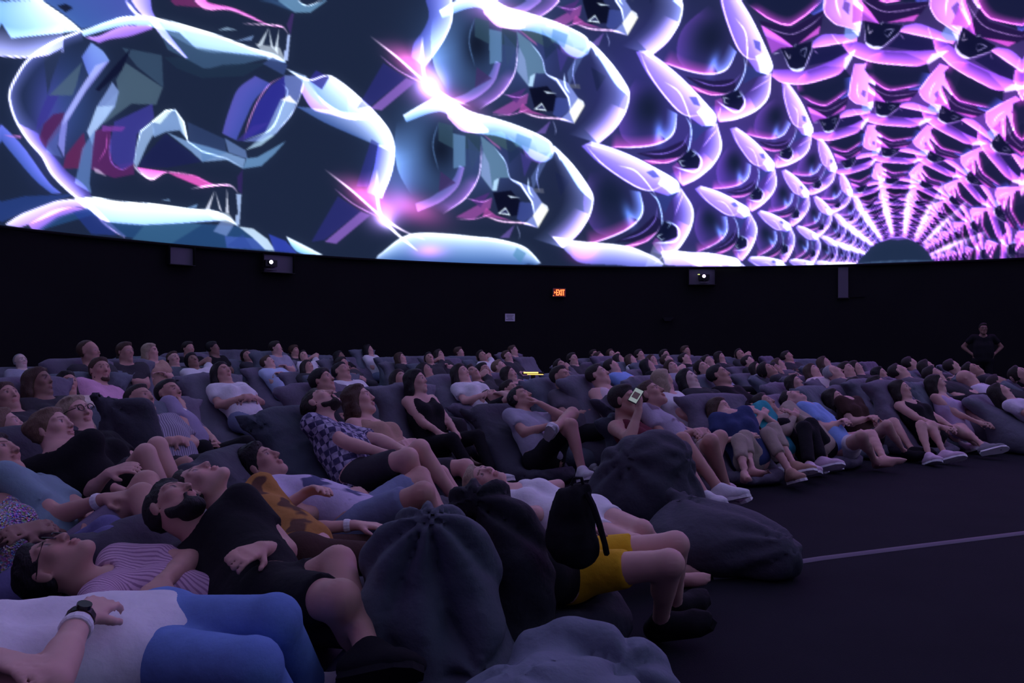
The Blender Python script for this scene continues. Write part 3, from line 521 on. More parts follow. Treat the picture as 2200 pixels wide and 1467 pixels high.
    p.poly([(800, 265), (915, 295), (912, 332), (845, 368), (795, 335)], (110, 150, 205), .7); p.poly([(850, 285), (916, 296), (905, 335)], (220, 235, 245), .8); p.line([(245, 470), (300, 460)], 5, W)

def draw_picture():
    big_left()
    c = Pen(lin(750))
    RS = [1420, 840, 500, 340, 246, 184, 142, 113, 92, 77, 66]
    lg = np.log(RS)
    z = Pen(lambda q: np.asarray(q, float)*SC)
    for x, y, a, b, q in ((1900, 250, 420, 260, (34, 10, 50)), (2100, 330, 260, 300, (46, 12, 58)), (1560, 420, 220, 170, (26, 10, 56)), (1960, 470, 240, 130, (50, 30, 86)), (1400, 180, 200, 200, (16, 10, 44))): z.blob(x, y, a, b, q)
    # tunnel of masks
    for k in range(len(RS)-1, 1, -1):
        for j in range(-1, 10):
            ang = 171.5-18.6*j if j < 4 else 171.5-18.6*4-(j-4)*22.5+0
            ang = [190, 171.5, 153, 134.6, 116, 95, 72, 50, 28, 8, -12][j+1]
            if k == 2 and ang > 180: continue
            da = {True: 19., False: 23.}[ang > 105]; dl = min(.42, (lg[k-1]-lg[k+1])*.5 if k < len(RS)-1 else .16)
            u = np.clip((ang-60)/110., 0, 1); tint = np.array([1.04, .86+.14*u, .98+.02*u]) if k < 8 else np.array([1., .9, 1.])
            tint = tint*np.array([1-.12*u, 1.02, 1.05])
            if ang > 125: mask_unit(polar(ang, RS[k], da, dl), tint, 1.06 if k < 6 else .75, k < 5)
            else: mask_front(polar(ang, RS[k], da, dl, (116., 487.), lin(1600, 0, 3.667)), tint, 1.1 if k < 6 else .8, k < 5)
    # bright ridges running to the far end
    for a in (171, 152, 134, 116, 95, 74, 54, 36, 14):
        f = polar(a, 100); p = Pen(lambda q: np.asarray(q, float)*SC, np.array([1., .86, 1.]) if a < 100 else np.array([.95, .97, 1.]))
        R = lambda r, d=0: VP+np.array([math.cos(math.radians(a+d)), -math.sin(math.radians(a+d))])*r
        p.line([R(72, 5), R(90, 7), R(120, 8), R(165, 9)], 12, (150, 155, 170), taper=.5); p.strip([R(72, 8), R(130, 8), R(200, 8)], [R(72, -2), R(130, 0), R(200, 4)], (110, 105, 150), None, 1.)
        for r in np.geomspace(68, 150, 15):
            p.line([R(r*1.06, -8.5), R(r, -3), R(r*.985, 0), R(r, 3), R(r*1.06, 8.5)], 1.6, (90, 75, 135), taper=.1)
            p.line([R(r*1.03, -8.5), R(r*.97, -3), R(r*.955, 0), R(r*.97, 3), R(r*1.03, 8.5)], 1.4, (-60, -70, -50), taper=.1)
    # large masks in between
    mask_mid(470, -1010, 1.); mask_mid(190, -548, 1.); mask_mid(0, 0, 1.)
    cross_mark(c, 0, 0); cross_mark(c, -238, 700, 1.)
    c.strip([(540, -10), (540, 100), (500, 200), (440, 290), (395, 350)], [(400, -10), (420, 80), (390, 160), (340, 230), (330, 300)], (175, 175, 240), (40, 40, 120), .5); c.line([(530, -10), (538, 100), (500, 200), (440, 290), (395, 360)], 7, (200, 200, 245))
    c.strip([(-5, 465), (120, 570), (210, 690), (236, 790), (225, 900), (165, 1040)], [(-5, 620), (60, 680), (140, 740), (165, 800), (150, 880), (110, 1000)], (60, 60, 120), None)
    # foot of the picture: pale humps
    c.strip([(150, 1345), (280, 1252), (400, 1228), (640, 1245), (760, 1252), (900, 1290), (960, 1330), (1005, 1380)], [(130, 1390), (280, 1370), (400, 1380), (640, 1390), (760, 1390), (900, 1390), (940, 1385), (980, 1390)], (215, 228, 245), (38, 70, 120), .6); c.line([(150, 1345), (280, 1250), (400, 1228), (640, 1245), (900, 1290), (1000, 1378)], 12, (230, 242, 250)); c.blob(420, 1320, 90, 40, (90, 10, 60)); c.poly([(880, 1300), (930, 1330), (900, 1380), (860, 1340)], (70, 130, 170), .6)
    c.strip([(1070, 1245), (1200, 1272), (1400, 1290), (1500, 1312), (1600, 1345), (1650, 1385)], [(1150, 1330), (1220, 1380), (1400, 1390), (1500, 1400), (1600, 1400), (1640, 1400)], (222, 222, 245), (70, 70, 150), .7); c.blob(1230, 1330, 70, 45, (110, 10, 80)); c.line([(1060, 1240), (1200, 1270), (1400, 1288), (1520, 1315), (1640, 1385)], 11, (235, 240, 250))
    c.strip([(1640, 1320), (1760, 1325), (1900, 1350), (2000, 1365)], [(1660, 1390), (1760, 1395), (1900, 1395), (2000, 1390)], (225, 228, 248), (140, 110, 210)); c.line([(1600, 1390), (1680, 1325), (1760, 1325), (1900, 1350), (2060, 1375)], 8, (235, 240, 250)); c.poly([(1555, 1400), (1600, 1280), (1640, 1260), (1700, 1300), (1690, 1390)], (190, 200, 240), .35)
    # dark far end of the tunnel
    e = Pen(lambda q: np.asarray(q, float)*SC)
    e.poly([(1838, 568), (1858, 545), (1872, 530), (1890, 520), (1912, 514), (1930, 516), (1950, 513), (1970, 521), (1985, 532), (2000, 552), (2012, 570)], (30, 44, 72)); e.line([(1845, 565), (1930, 561), (2010, 560)], 2, (60, 80, 100))
    # smoothing for the mesh grid, plus a wide painted bloom
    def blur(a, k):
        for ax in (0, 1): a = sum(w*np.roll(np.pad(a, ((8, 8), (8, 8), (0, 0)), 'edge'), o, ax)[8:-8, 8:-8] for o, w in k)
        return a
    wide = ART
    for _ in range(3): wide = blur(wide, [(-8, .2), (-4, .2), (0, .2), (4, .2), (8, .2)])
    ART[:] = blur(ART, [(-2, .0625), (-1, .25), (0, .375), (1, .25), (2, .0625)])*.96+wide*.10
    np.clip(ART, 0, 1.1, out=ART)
# ---------------------------------------------------------------- the dome and its picture, wall and floor
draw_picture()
LINEAR = np.where(ART <= .04045, ART/12.92, ((np.maximum(ART, 0)+.055)/1.055)**2.4).astype(F32)
LINEAR *= 1+.75*np.clip(LINEAR.max(2, keepdims=True)-.45, 0, 1)     # lamps shine brighter than the sensor's white
def tri(t, a, b):
    """fold t back and forth into a..b"""
    w = b-a; u = np.mod(t-a, 2*w); return a+np.where(u > w, 2*w-u, u)
PIC_F = 1650.; PIC_E = np.array([0., 0., CAM_H])     # the picture was laid out for one seat in the room; from there on it is print on the dome
def picture_at(P):
    d = P-PIC_E; az = np.arctan2(d[:, 0], d[:, 1]); el = np.arctan2(d[:, 2], np.hypot(d[:, 0], d[:, 1]))
    half = math.atan(1096/PIC_F); vd = nrm(V(math.sin(.466), math.cos(.466), .1)); away = np.maximum(np.arccos(np.clip(d@vd/np.linalg.norm(d, axis=1), -1, 1))-1.12, 0); az = tri(az, -half, half)     # unseen picture dimmed away from the tunnel's far end, to cut light from behind
    x = 1100+PIC_F*np.tan(az); y = 738-PIC_F*np.tan(np.minimum(el, 1.2))/np.cos(az); top = np.arctan(736*np.cos(az)/PIC_F)
    y = np.where(el > top, -PIC_F*.7*(el-top)+2, y); y = tri(y, 2, 590)
    x = np.clip(x*SC-.5, 0, AW-1.01); y = np.clip(y*SC-.5, 0, AH-1.01); i = x.astype(int); j = y.astype(int); u = (x-i)[:, None]; v = (y-j)[:, None]
    return np.exp(-1.3*away)[:, None]*((LINEAR[j, i]*(1-u)+LINEAR[j, i+1]*u)*(1-v)+(LINEAR[j+1, i]*(1-u)+LINEAR[j+1, i+1]*u)*v)
def build_dome():
    # azimuth steps follow the distance from the seats so that the picture's grain is even
    c = DOME_C; out = []; a = -math.pi
    while a < math.pi:
        out.append(a); p = c[:2]+DOME_R*np.array([math.cos(a), math.sin(a)]); az = math.atan2(p[0], p[1]); d = math.hypot(*p)
        off = max(0, abs(az)-.60); vis = p[1] > 0
        a += min(.03, (2.6/PIC_F*d/DOME_R)*(1+off*60)) if vis else .03
    A = np.array(out); E = [0.]
    while E[-1] < math.pi/2-.002: E.append(min(math.pi/2-.001, E[-1]+(.0018 if E[-1] < .5 else min(.03, .0018+(E[-1]-.5)*.3))))
    E = np.array(E); n, m = len(A), len(E)
    P = np.stack([c[0]+DOME_R*np.outer(np.cos(E), np.cos(A)), c[1]+DOME_R*np.outer(np.cos(E), np.sin(A)), c[2]+DOME_R*np.outer(np.sin(E), np.ones(n))], -1).reshape(-1, 3)
    i = np.arange(m-1)[:, None]*n; k = np.arange(n)[None, :]; k2 = (k+1) % n
    Q = np.stack([i+k, i+n+k, i+n+k2, i+k2], -1).reshape(-1, 4)
    P = np.vstack([P, c+np.array([[0, 0, DOME_R]])]); last = (m-1)*n
    Q = np.vstack([Q, np.stack([last+np.arange(n), np.full(n, len(P)-1), np.full(n, len(P)-1), last+(np.arange(n)+1) % n], 1)])[:len(Q)]
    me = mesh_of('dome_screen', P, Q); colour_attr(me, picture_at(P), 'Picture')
    mt = bpy.data.materials.new('projected_picture'); mt.use_nodes = True; nt = mt.node_tree; nt.nodes.clear()
    o = nt.nodes.new('ShaderNodeOutputMaterial'); e = nt.nodes.new('ShaderNodeEmission'); a_ = nt.nodes.new('ShaderNodeVertexColor'); a_.layer_name = 'Picture'; e.inputs['Strength'].default_value = PICTURE_GAIN
    nt.links.new(a_.outputs[0], e.inputs[0]); nt.links.new(e.outputs[0], o.inputs[0]); mt.cycles.emission_sampling = 'NONE'
    o = link('dome_screen', me, mt); tag(o, 'huge dome projection screen showing glowing violet and blue glass masks', 'screen'); print('dome', len(P), len(Q))
build_dome()
# wall and floor
n = 160; m = MB()
for r, z0, z1 in ((DOME_R+.06, 0, DOME_C[2]+.02),):
    for k in range(n):
        a = 2*math.pi*k/n; m.v += [np.array([DOME_C[0]+r*math.cos(a), DOME_C[1]+r*math.sin(a), z]) for z in (z0, z1)]
    m.f += [[2*k, 2*((k+1) % n), 2*((k+1) % n)+1, 2*k+1][::-1] for k in range(n)]
tag(m.build('wall_around', MATS['wall_black'], smooth=True), kind='structure')
m = MB(); r = DOME_R+.08; m.v = [np.array([DOME_C[0]+r*math.cos(2*math.pi*k/n), DOME_C[1]+r*math.sin(2*math.pi*k/n), 0]) for k in range(n)]; m.f = [list(range(n))]
tag(m.build('floor', MATS['carpet']), kind='structure')
# narrow rim where the screen ends
m = MB(); m.tube([DOME_C+np.array([(DOME_R-.01)*math.cos(a), (DOME_R-.01)*math.sin(a), -.03]) for a in np.linspace(0, 2*math.pi, n+1)], .03, 6, False)
tag(m.build('trim_1', MATS['wall_black'], smooth=True), kind='structure')

def on_wall(az_deg, inset=.0):
    """point on the round wall seen from the seats at this bearing, with the wall's inward normal"""
    d = np.array([math.sin(math.radians(az_deg)), math.cos(math.radians(az_deg))]); c = DOME_C[:2]; R = DOME_R+.06-inset
    b = d@c; t = b+math.sqrt(b*b-(c@c-R*R)); p = d*t; nn = nrm(c-p); return np.array([p[0], p[1], 0]), np.array([nn[0], nn[1], 0])
def wall_frame(az, inset=0):
    p, nn = on_wall(az, inset); s = np.cross(nn, [0, 0, 1]); return p, np.array([s, nn, [0, 0, 1.]]).T
plain('niche_lit_grey', (.16, .15, .20), .8)  # back panel's grey stands in for projector light bounced in the recess
plain('lens_white', (.9, .9, 1), .3, (.85, .82, 1.), 14.); plain('lens_violet', (.9, .7, 1), .3, (.95, .6, 1.), 16.); plain('led_green', (.2, .4, .1), .4, (.75, .9, .2), 2.); plain('led_mint', (.3, .6, .4), .4, (.4, .8, .6), .5)
def niche(az, w, z0, z1, label, lens=None, dx=0., led=None):
    p, R = wall_frame(az); r = bpy.data.objects.new('projector_niche', None); COL.objects.link(r); r.location = p+np.array([0, 0, z0]); r.rotation_euler = (0, 0, math.atan2(R[1, 0], R[0, 0]))
    tag(r, label, 'projector', 'projector niches under the rim'); h = z1-z0; f = .012
    MB().box((0, .03, h/2), (w, .05, h)).build('back_panel', MATS['niche_lit_grey'], r)
    for s in (-1, 1): MB().box((s*(w/2+f/2), .08, h/2), (f, .16, h)).build('side_panel', MATS['wall_black'], r)
    MB().box((0, .08, -f/2), (w+2*f, .16, f)).build('shelf', MATS['metal_black'], r)
    if lens:
        b = MB().box((dx, .14, .17), (.24, .16, .13)).build('projector_body', MATS['metal_black'], r)
        MB().box((dx, .2, .045), (.22, .1, .012)).build('mounting_plate', MATS['plastic_grey'], r); MB().tube([(dx, .2, .05), (dx, .2, .1)], .015).build('stand', MATS['metal_black'], r)
        MB().tube([(dx+.02, .22, .19), (dx+.02, .25, .19)], .05, 14).build('lens_barrel', MATS['metal_black'], b); MB().tube([(dx+.02, .25, .19), (dx+.02, .256, .19)], .037, 14).build('lens', MATS[lens], b)
        if led: MB().box((dx+.14*led, .225, .235), (.05, .008, .016)).build('indicator', MATS['led_green'], b)
    return r
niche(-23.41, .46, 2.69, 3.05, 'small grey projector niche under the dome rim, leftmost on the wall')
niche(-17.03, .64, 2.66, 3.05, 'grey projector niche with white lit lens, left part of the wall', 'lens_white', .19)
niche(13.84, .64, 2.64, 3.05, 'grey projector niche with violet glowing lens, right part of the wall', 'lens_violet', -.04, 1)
def wall_thing(name, az, z, label, cat):
    p, R = wall_frame(az); r = bpy.data.objects.new(name, None); COL.objects.link(r); r.location = p+np.array([0, 0, z]); r.rotation_euler = (0, 0, math.atan2(R[1, 0], R[0, 0])); return tag(r, label, cat)
r = wall_thing('wall_panel', 23.31, 2.29, 'narrow grey upright panel below the dome rim on the right', 'panel')
MB().box((0, .03, .37), (.22, .05, .74)).build('panel_face', plain('panel_grey', (.13, .12, .16), .8), r); MB().box((0, .04, -.01), (.26, .06, .02)).build('panel_edge', MATS['metal_black'], r)
MB().box((-.3, .03, .02), (.34, .02, .015)).build('conduit', MATS['wall_black'], r)
# exit sign: white housing, orange red lit letters with an arrow
r = wall_thing('exit_sign', 3.47, 2.33, 'lit red exit sign with arrow on the black wall', 'sign')
MB().box((0, .04, .1), (.32, .07, .21)).build('housing', plain('sign_housing', (.12, .10, .12), .6), r)
face = MB().box((0, .078, .1), (.29, .006, .185)).build('face', plain('sign_face', (.05, .01, .01), .5, (.5, .05, .02), .25), r)
plain('exit_letter', (1, .3, .1), .5, (1., .20, .05), 1.9)
def letter(name, boxes):
    b = MB()
    for x, z, w, h, rot in boxes:
        c, s = math.cos(rot), math.sin(rot); b.box((-x, .084, z), (w, .006, h), np.array([[c, 0, s], [0, 1, 0], [-s, 0, c]]))
    return b.build(name, MATS['exit_letter'], r)
H = .145; zc = .1; st = .024
letter('letter_e', [(-.072, zc, st, H, 0), (-.05, zc+H/2-st/2, .055, st, 0), (-.052, zc, .05, st, 0), (-.05, zc-H/2+st/2, .055, st, 0)])
letter('letter_x', [(.005, zc, st*.95, H*1.05, .4), (.005, zc, st*.95, H*1.05, -.4)])
letter('letter_i', [(.056, zc, st, H, 0)]); letter('letter_t', [(.1, zc, st, H, 0), (.1, zc+H/2-st/2, .062, st, 0)])
letter('arrow', [(-.108, zc, .035, .02, 0), (-.122, zc+.012, .03, .018, -.8), (-.122, zc-.012, .03, .018, .8)])
MB().box((.15, .085, .025), (.018, .01, .018)).build('pilot_light', MATS['exit_letter'], r)
# notice sheet and small wall fitting
r = wall_thing('notice_sheet', -.16, 1.73, 'white printed notice sheet on the black wall below the exit sign', 'notice')
MB().box((0, .012, .09), (.24, .008, .18)).build('sheet', MATS['sign_white'], r)
for k in range(4): MB().box((.01*(k % 2), .018, .145-.035*k), (.18-.03*(k % 3), .002, .010)).build('text_line', MATS['ink'], r)
r = wall_thing('wall_lamp', 11.44, 1.75, 'small unlit grey wall lamp right of the exit sign', 'lamp')
m = MB(); m.v = [np.array(q) for q in ((-.13, .02, .09), (.13, .02, .09), (.13, .16, .09), (-.13, .16, .09), (-.07, .02, 0), (.07, .02, 0), (.07, .07, 0), (-.07, .07, 0))]; m.f = [[0, 1, 2, 3], [4, 7, 6, 5], [0, 4, 5, 1], [1, 5, 6, 2], [2, 6, 7, 3], [3, 7, 4, 0]]
m.build('lamp_shade', plain('shade_grey', (.10, .095, .11), .6), r); MB().box((0, .015, .045), (.05, .03, .06)).build('bracket', MATS['metal_black'], r)
# ---------------------------------------------------------------- people: skeleton -> soft solid -> mesh
def two_bone(a, c, l1, l2, pole):
    """middle joint of a two-bone limb from a to c, bent towards pole"""
    d = c-a; L = np.linalg.norm(d); Lm = min(L, (l1+l2)*.985); u = d/(L+1e-9); c = a+u*Lm
    x = (l1*l1-l2*l2+Lm*Lm)/(2*Lm); y = math.sqrt(max(l1*l1-x*x, 1e-6))
    p = pole-u*(pole@u); return a+u*x+nrm(p)*y, c

def pose(rec=45, head=None, yaw=0, roll=0, seat=.27, s=1., shw=.18, arms='belly', legs='bent', foot=.62, spread=.1, kn=None, twist=0):
    """reclining figure facing +x, its left is +y; rec = torso angle above the horizontal"""
    R = math.radians; t = V(-math.cos(R(rec)), 0, math.sin(R(rec))); n = V(math.sin(R(rec)), 0, math.cos(R(rec))); y = V(0, 1, 0)
    J = {}; P = V(0, 0, seat); J['pel'] = P; J['chest'] = P+t*.28*s; J['neck'] = P+t*.5*s-n*.015; J['cn'] = n
    h = rec+12 if head is None else head
    u = V(-math.cos(R(h)), 0, math.sin(R(h))); f = V(math.sin(R(h)), 0, math.cos(R(h)))
    c, sn = math.cos(R(yaw)), math.sin(R(yaw)); sd = y; f2 = f*c+sd*sn; f = f2
    c, sn = math.cos(R(roll)), math.sin(R(roll)); sd = nrm(np.cross(u, f)); u = u*c+sd*sn
    J['hu'] = nrm(u); J['hf'] = nrm(f-u*(f@u)); J['hd'] = J['neck']+nrm(u+.5*t)*.155*s
    for S, m in (('L', 1), ('R', -1)):
        J['sh'+S] = J['neck']-t*.035*s+y*m*shw*s-n*.01
        J['hi'+S] = P+y*m*.09*s
        a = arms if isinstance(arms, str) else arms[0 if S == 'L' else 1]
        pole = y*m*1.-n*.5-t*.4
        if a == 'belly': w = P+t*.17*s+n*.155+y*m*(.035); hd = nrm(-y*m*.9-t*.25+n*.0); hn = -n
        elif a == 'lap': w = P+t*.03*s+n*.16+y*m*.07+V(.1, 0, 0); hd = nrm(V(.8, -m*.5, 0)); hn = -n
        elif a == 'cross': w = P+t*(.25+.03*m)*s+n*(.15+.03*m)-y*m*.05; hd = nrm(-y*m-t*.1); hn = -n; pole = y*m*1.-n*.2-t*.6
        elif a == 'side': w = P+t*.0*s+y*m*.27+V(.06, 0, .02); hd = nrm(V(1, -m*.1, -.2)); hn = V(0, 0, -1)
        elif a == 'behind': w = J['hd']-f*.11+y*m*.06-u*.02; hd = nrm(-y*m*.8+u*.3); hn = f; pole = y*m*1.+t*.5+n*.3
        elif a == 'chin': w = J['hd']+f*.12-u*.17+y*m*.05; hd = nrm(u*.8-y*m*.3-f*.2); hn = -f; pole = -t+n*.5+y*m*.3
        elif a == 'chest': w = P+t*.32*s+n*.17+y*m*.0; hd = nrm(-y*m*.8+t*.4); hn = -n
        elif a == 'up': w = J['hd']+f*.25+y*m*.08+V(.08, 0, .0); hd = nrm(u*.9+f*.2); hn = -f; pole = -t+n*.4+y*m*.6
        e, w = two_bone(J['sh'+S], w, .285*s, .25*s, pole)
        J['el'+S] = e; J['wr'+S] = w; J['hd'+S] = hd; J['hn'+S] = nrm(hn-hd*(hn@hd))
        lg = legs if isinstance(legs, str) else legs[0 if S == 'L' else 1]
        if lg == 'bent': A = P+V(foot, m*spread, 0); A[2] = .085; pl = V(-.1, m*.25, 1)
        elif lg == 'straight': A = P+V(.78, m*spread, 0); A[2] = .1; pl = V(0, m*.6, 1)
        elif lg == 'high': A = P+V(.4, m*spread, 0); A[2] = .085; pl = V(.2, m*.2, 1)
        elif lg == 'over': A = P+V(.42, -m*.12, .28); pl = V(.3, m*1.2, .5)
        k_, A = two_bone(J['hi'+S], A, .43*s, .415*s, pl)
        J['kn'+S] = k_; J['an'+S] = A
        sh = nrm(A-k_); td = nrm(V(1, m*.25, 0)) if lg != 'over' else nrm(V(.6, -m*.8, .3))
        td = nrm(td-sh*(td@sh)*.6); J['to'+S] = td
    return J

def moved(J, rz, loc):
    c, s = math.cos(rz), math.sin(rz); R = np.array([[c, -s, 0], [s, c, 0], [0, 0, 1]])
    vec = ('cn', 'hu', 'hf', 'hdL', 'hdR', 'hnL', 'hnR', 'toL', 'toR')
    return {k: (R@v if k in vec else R@v+np.asarray(loc)) for k, v in J.items()}
def local(J, rz, loc):
    c, s = math.cos(-rz), math.sin(-rz); R = np.array([[c, -s, 0], [s, c, 0], [0, 0, 1]])
    vec = ('cn', 'hu', 'hf', 'hdL', 'hdR', 'hnL', 'hnR', 'toL', 'toR')
    return {k: (R@np.asarray(v) if k in vec else R@(np.asarray(v)-np.asarray(loc))) for k, v in J.items()}

def frames(J):
    t = nrm(J['neck']-J['pel']); sd = nrm(J['shL']-J['shR']); n = nrm(np.cross(sd, t)); return t, sd, n

def torso(F, J, w=1., fem=0, i=0., hem=None, top=None, kk=.05, arms=True, tank=False):
    t, sd, n = frames(J); P, C, N = J['pel'], J['chest'], J['neck']
    wst = .062 if fem else .078
    M = (P+C)/2+n*.012
    for m in (-1, 1):
        F.cone(P+sd*m*.07*w, M+sd*m*wst*w, .108*w+i, (.092 if fem else .103)*w+i, kk, cuta=hem)
        F.cone(M+sd*m*wst*w, C+sd*m*.078*w, (.092 if fem else .103)*w+i, .106*w+i, kk)
        F.cone(C+sd*m*.078*w, N-t*.085+sd*m*.085*w, .106*w+i, .08*w+i, kk)
        if fem: F.ball(C+t*.04+n*.075+sd*m*.068, .058+i, .03)
        if not tank: F.cone(N-t*.055, J['sh'+'LR'[m < 0]]*.92+N*.08-t*.005, .062+i, .056*w+i, .04)
    return F
def arm(F, J, S, w=1., i=0., sleeve=None, k=.028, fk=.012):
    a, b, c = J['sh'+S], J['el'+S], J['wr'+S]
    if sleeve is None or sleeve > 1:
        F.cone(a, b, .053*w+i, .043*w+i, k)
        F.cone(b, c, .044*w+i, .029*w+i*.7, fk, cutb=None if sleeve is None else sleeve-1)
        if sleeve is None: F.cone(b*.85+c*.15, b*.55+c*.45, .044*w, .04*w, fk)
    else: F.cone(a, b, .056*w+i, .047*w+i*1.5, k, cutb=sleeve)
    return F
def leg(F, J, S, w=1., i=0., length=None, k=.03):
    h, kn, an = J['hi'+S], J['kn'+S], J['an'+S]
    F.cone(h, kn, .088*w+i, .055*w+i*1.15, k, cutb=length if length is not None and length <= 1 else None)
    if length is None or length > 1:
        F.ball(kn, .056*w+i, .02)
        F.cone(kn, an, .052*w+i, .036*w+i*1.6, .02, cutb=None if length is None else length-1)
        if length is None:
            back = -nrm(J['to'+S]-nrm(an-kn)*(J['to'+S]@nrm(an-kn)))
            F.cone(kn*.85+an*.15+back*.012, kn*.55+an*.45+back*.014, .05*w, .045*w, .03)
    return F
def pelvis(F, J, w=1., i=0.):
    F.cone(J['hiL'], J['hiR'], .112*w+i, .112*w+i, .05)
    F.cone(J['pel'], J['pel']*.6+J['chest']*.4, .115*w+i, .1*w+i, .05, cutb=.55 if i else None); return F
def foot(F, J, S, i=0., k=.012, w=1.):
    an, d = J['an'+S], J['to'+S]; sh = nrm(an-J['kn'+S]); dn = nrm(sh-d*(sh@d)); sd = nrm(np.cross(dn, d))
    heel = an+dn*.045-d*.045; b = an+dn*.055+d*.125; tip = an+dn*.058+d*.175
    F.cone(an, heel, .036*w+i, .03*w+i, k); F.cone(an+dn*.012+d*.03, b, .036*w+i, .022*w+i, k)
    F.cone(heel, b, .029*w+i, .026*w+i, k)
    for m in (-1, 1): F.cone(heel+sd*m*.006+d*.03, b+sd*m*.022, .024*w+i, .021*w+i, k); F.cone(b+sd*m*.02, tip+sd*m*.014-d*(.012 if m > 0 else 0), .021*w+i, .016*w+i, k)
    return F
def hand(F, J, S, curl=.5, k=.005, sc=1.):
    w, d, n = J['wr'+S], nrm(J['hd'+S]), nrm(J['hn'+S]); m = 1 if S == 'L' else -1
    sd = nrm(np.cross(d, n))*m          # thumb side
    for q in (-1.5, -.5, .5, 1.5): F.cone(w+sd*q*.009, w+d*.084*sc+sd*q*.019, .0165, .0115, .012)
    for q, l in ((1.5, .93), (.5, 1.04), (-.5, .98), (-1.5, .78)):
        p = w+d*.086*sc+sd*q*.0195; a = 0.
        for sl, bd, r0, r1 in ((.042, .45, .0105, .0095), (.026, .75, .0095, .0088), (.02, .5, .0088, .0078)):
            a += bd*curl; q2 = p+(d*math.cos(a)+n*math.sin(a)+sd*q*.035)*sl*l*sc; F.cone(p, q2, r0, r1, k); p = q2
    p = w+d*.022+sd*.021; q2 = p+nrm(d*.62+sd*.7+n*.25)*.047*sc; F.cone(p, q2, .0145, .0115, .01)
    F.cone(q2, q2+nrm(d*.85+sd*.3+n*.35)*.034*sc, .0115, .009, k)
    return F
def head(F, J, sc=1., jaw=1., nose=1.):
    c, f, u = J['hd'], J['hf'], J['hu']; s = np.cross(u, f)
    p = lambda a, b, e: c+(f*a+s*b+u*e)*sc
    M = np.array([f, s, u])
    F.cone(J['neck']-nrm(J['neck']-J['pel'])*.02, p(-.022, 0, -.05), .062, .055, .03)
    F.ell(p(-.012, 0, .035), M, V(.094, .074, .084)*sc, .02)
    F.ell(p(.03, 0, -.03), M, V(.06, .059, .083)*sc, .03)
    for m in (-1, 1):
        F.cone(p(0, m*.046, -.05), p(.072, m*.013, -.1), .021*sc*jaw, .02*sc*jaw, .03)
        F.ball(p(.06, m*.041, -.014), .022*sc, .025)
        F.cone(p(.082, m*.012, .03), p(.069, m*.047, .031), .0105*sc, .0105*sc, .015)
    F.cone(p(.087, 0, .02), p(.11, 0, -.025), .0085*sc, .0125*sc*nose, .012)
    for m in (-1, 1):
        F.ball(p(.099, m*.011, -.031), .009*sc*nose, .008)
        F.ball(p(.103, m*.031, .01), .017*sc, .012, sub=True)
        F.ball(p(.0745, m*.031, .011), .0135*sc, .002)
        F.ell(p(-.01, m*.077, -.003), M, V(.019, .009, .033)*sc, .006)
    F.ell(p(.093, 0, -.056), M, V(.012, .024, .0065)*sc, .006); F.ell(p(.091, 0, -.069), M, V(.012, .02, .0075)*sc, .006)
    F.ell(p(.108, 0, -.0622), M, V(.011, .024, .0028)*sc, .004, sub=True)
    return F
def face_colour(P, J, sc=1., brow=1.):
    """tints of a face: brows, eyes, lips, cheeks, as factors of the skin colour"""
    c, f, u = J['hd'], J['hf'], J['hu']; s = np.cross(u, f); d = (P-c)/sc
    a, b, e = d@f, d@s, d@u; C = np.ones((len(P), 3)); ab = np.abs(b)
    near = np.linalg.norm(d, axis=1) < .17
    ch = near*np.exp(-(((a-.085)/.03)**2+((ab-.036)/.022)**2+((e+.03)/.025)**2)); C *= 1+ch[:, None]*np.array([.03, -.08, -.06])
    lp = near & (a > .078) & (ab < .024) & (e < -.05) & (e > -.077); C[lp] *= (.88, .70, .72)
    br = near & (a > .06) & (ab > .01) & (ab < .05) & (e > .028+.08*(ab-.03)*(ab-.03)) & (e < .038); C[br] *= np.array((.3, .25, .23))*brow+(1-brow)
    ed = np.sqrt((a-.0745)**2+(ab-.031)**2+(e-.011)**2); ey = near & (ed < .0158) & (a > .078)
    lid = ey & (np.abs(e-.011) > .0065); C[lid] *= (.5, .42, .42)
    op = ey & ~lid; C[op] *= (.95, 1.1, 1.25); ir = op & (np.abs(ab-.031) < .006); C[ir] *= (.12, .11, .11)
    C[near & (a > .1) & (e < -.033) & (e > -.042) & (ab < .014)] *= .55
    return C
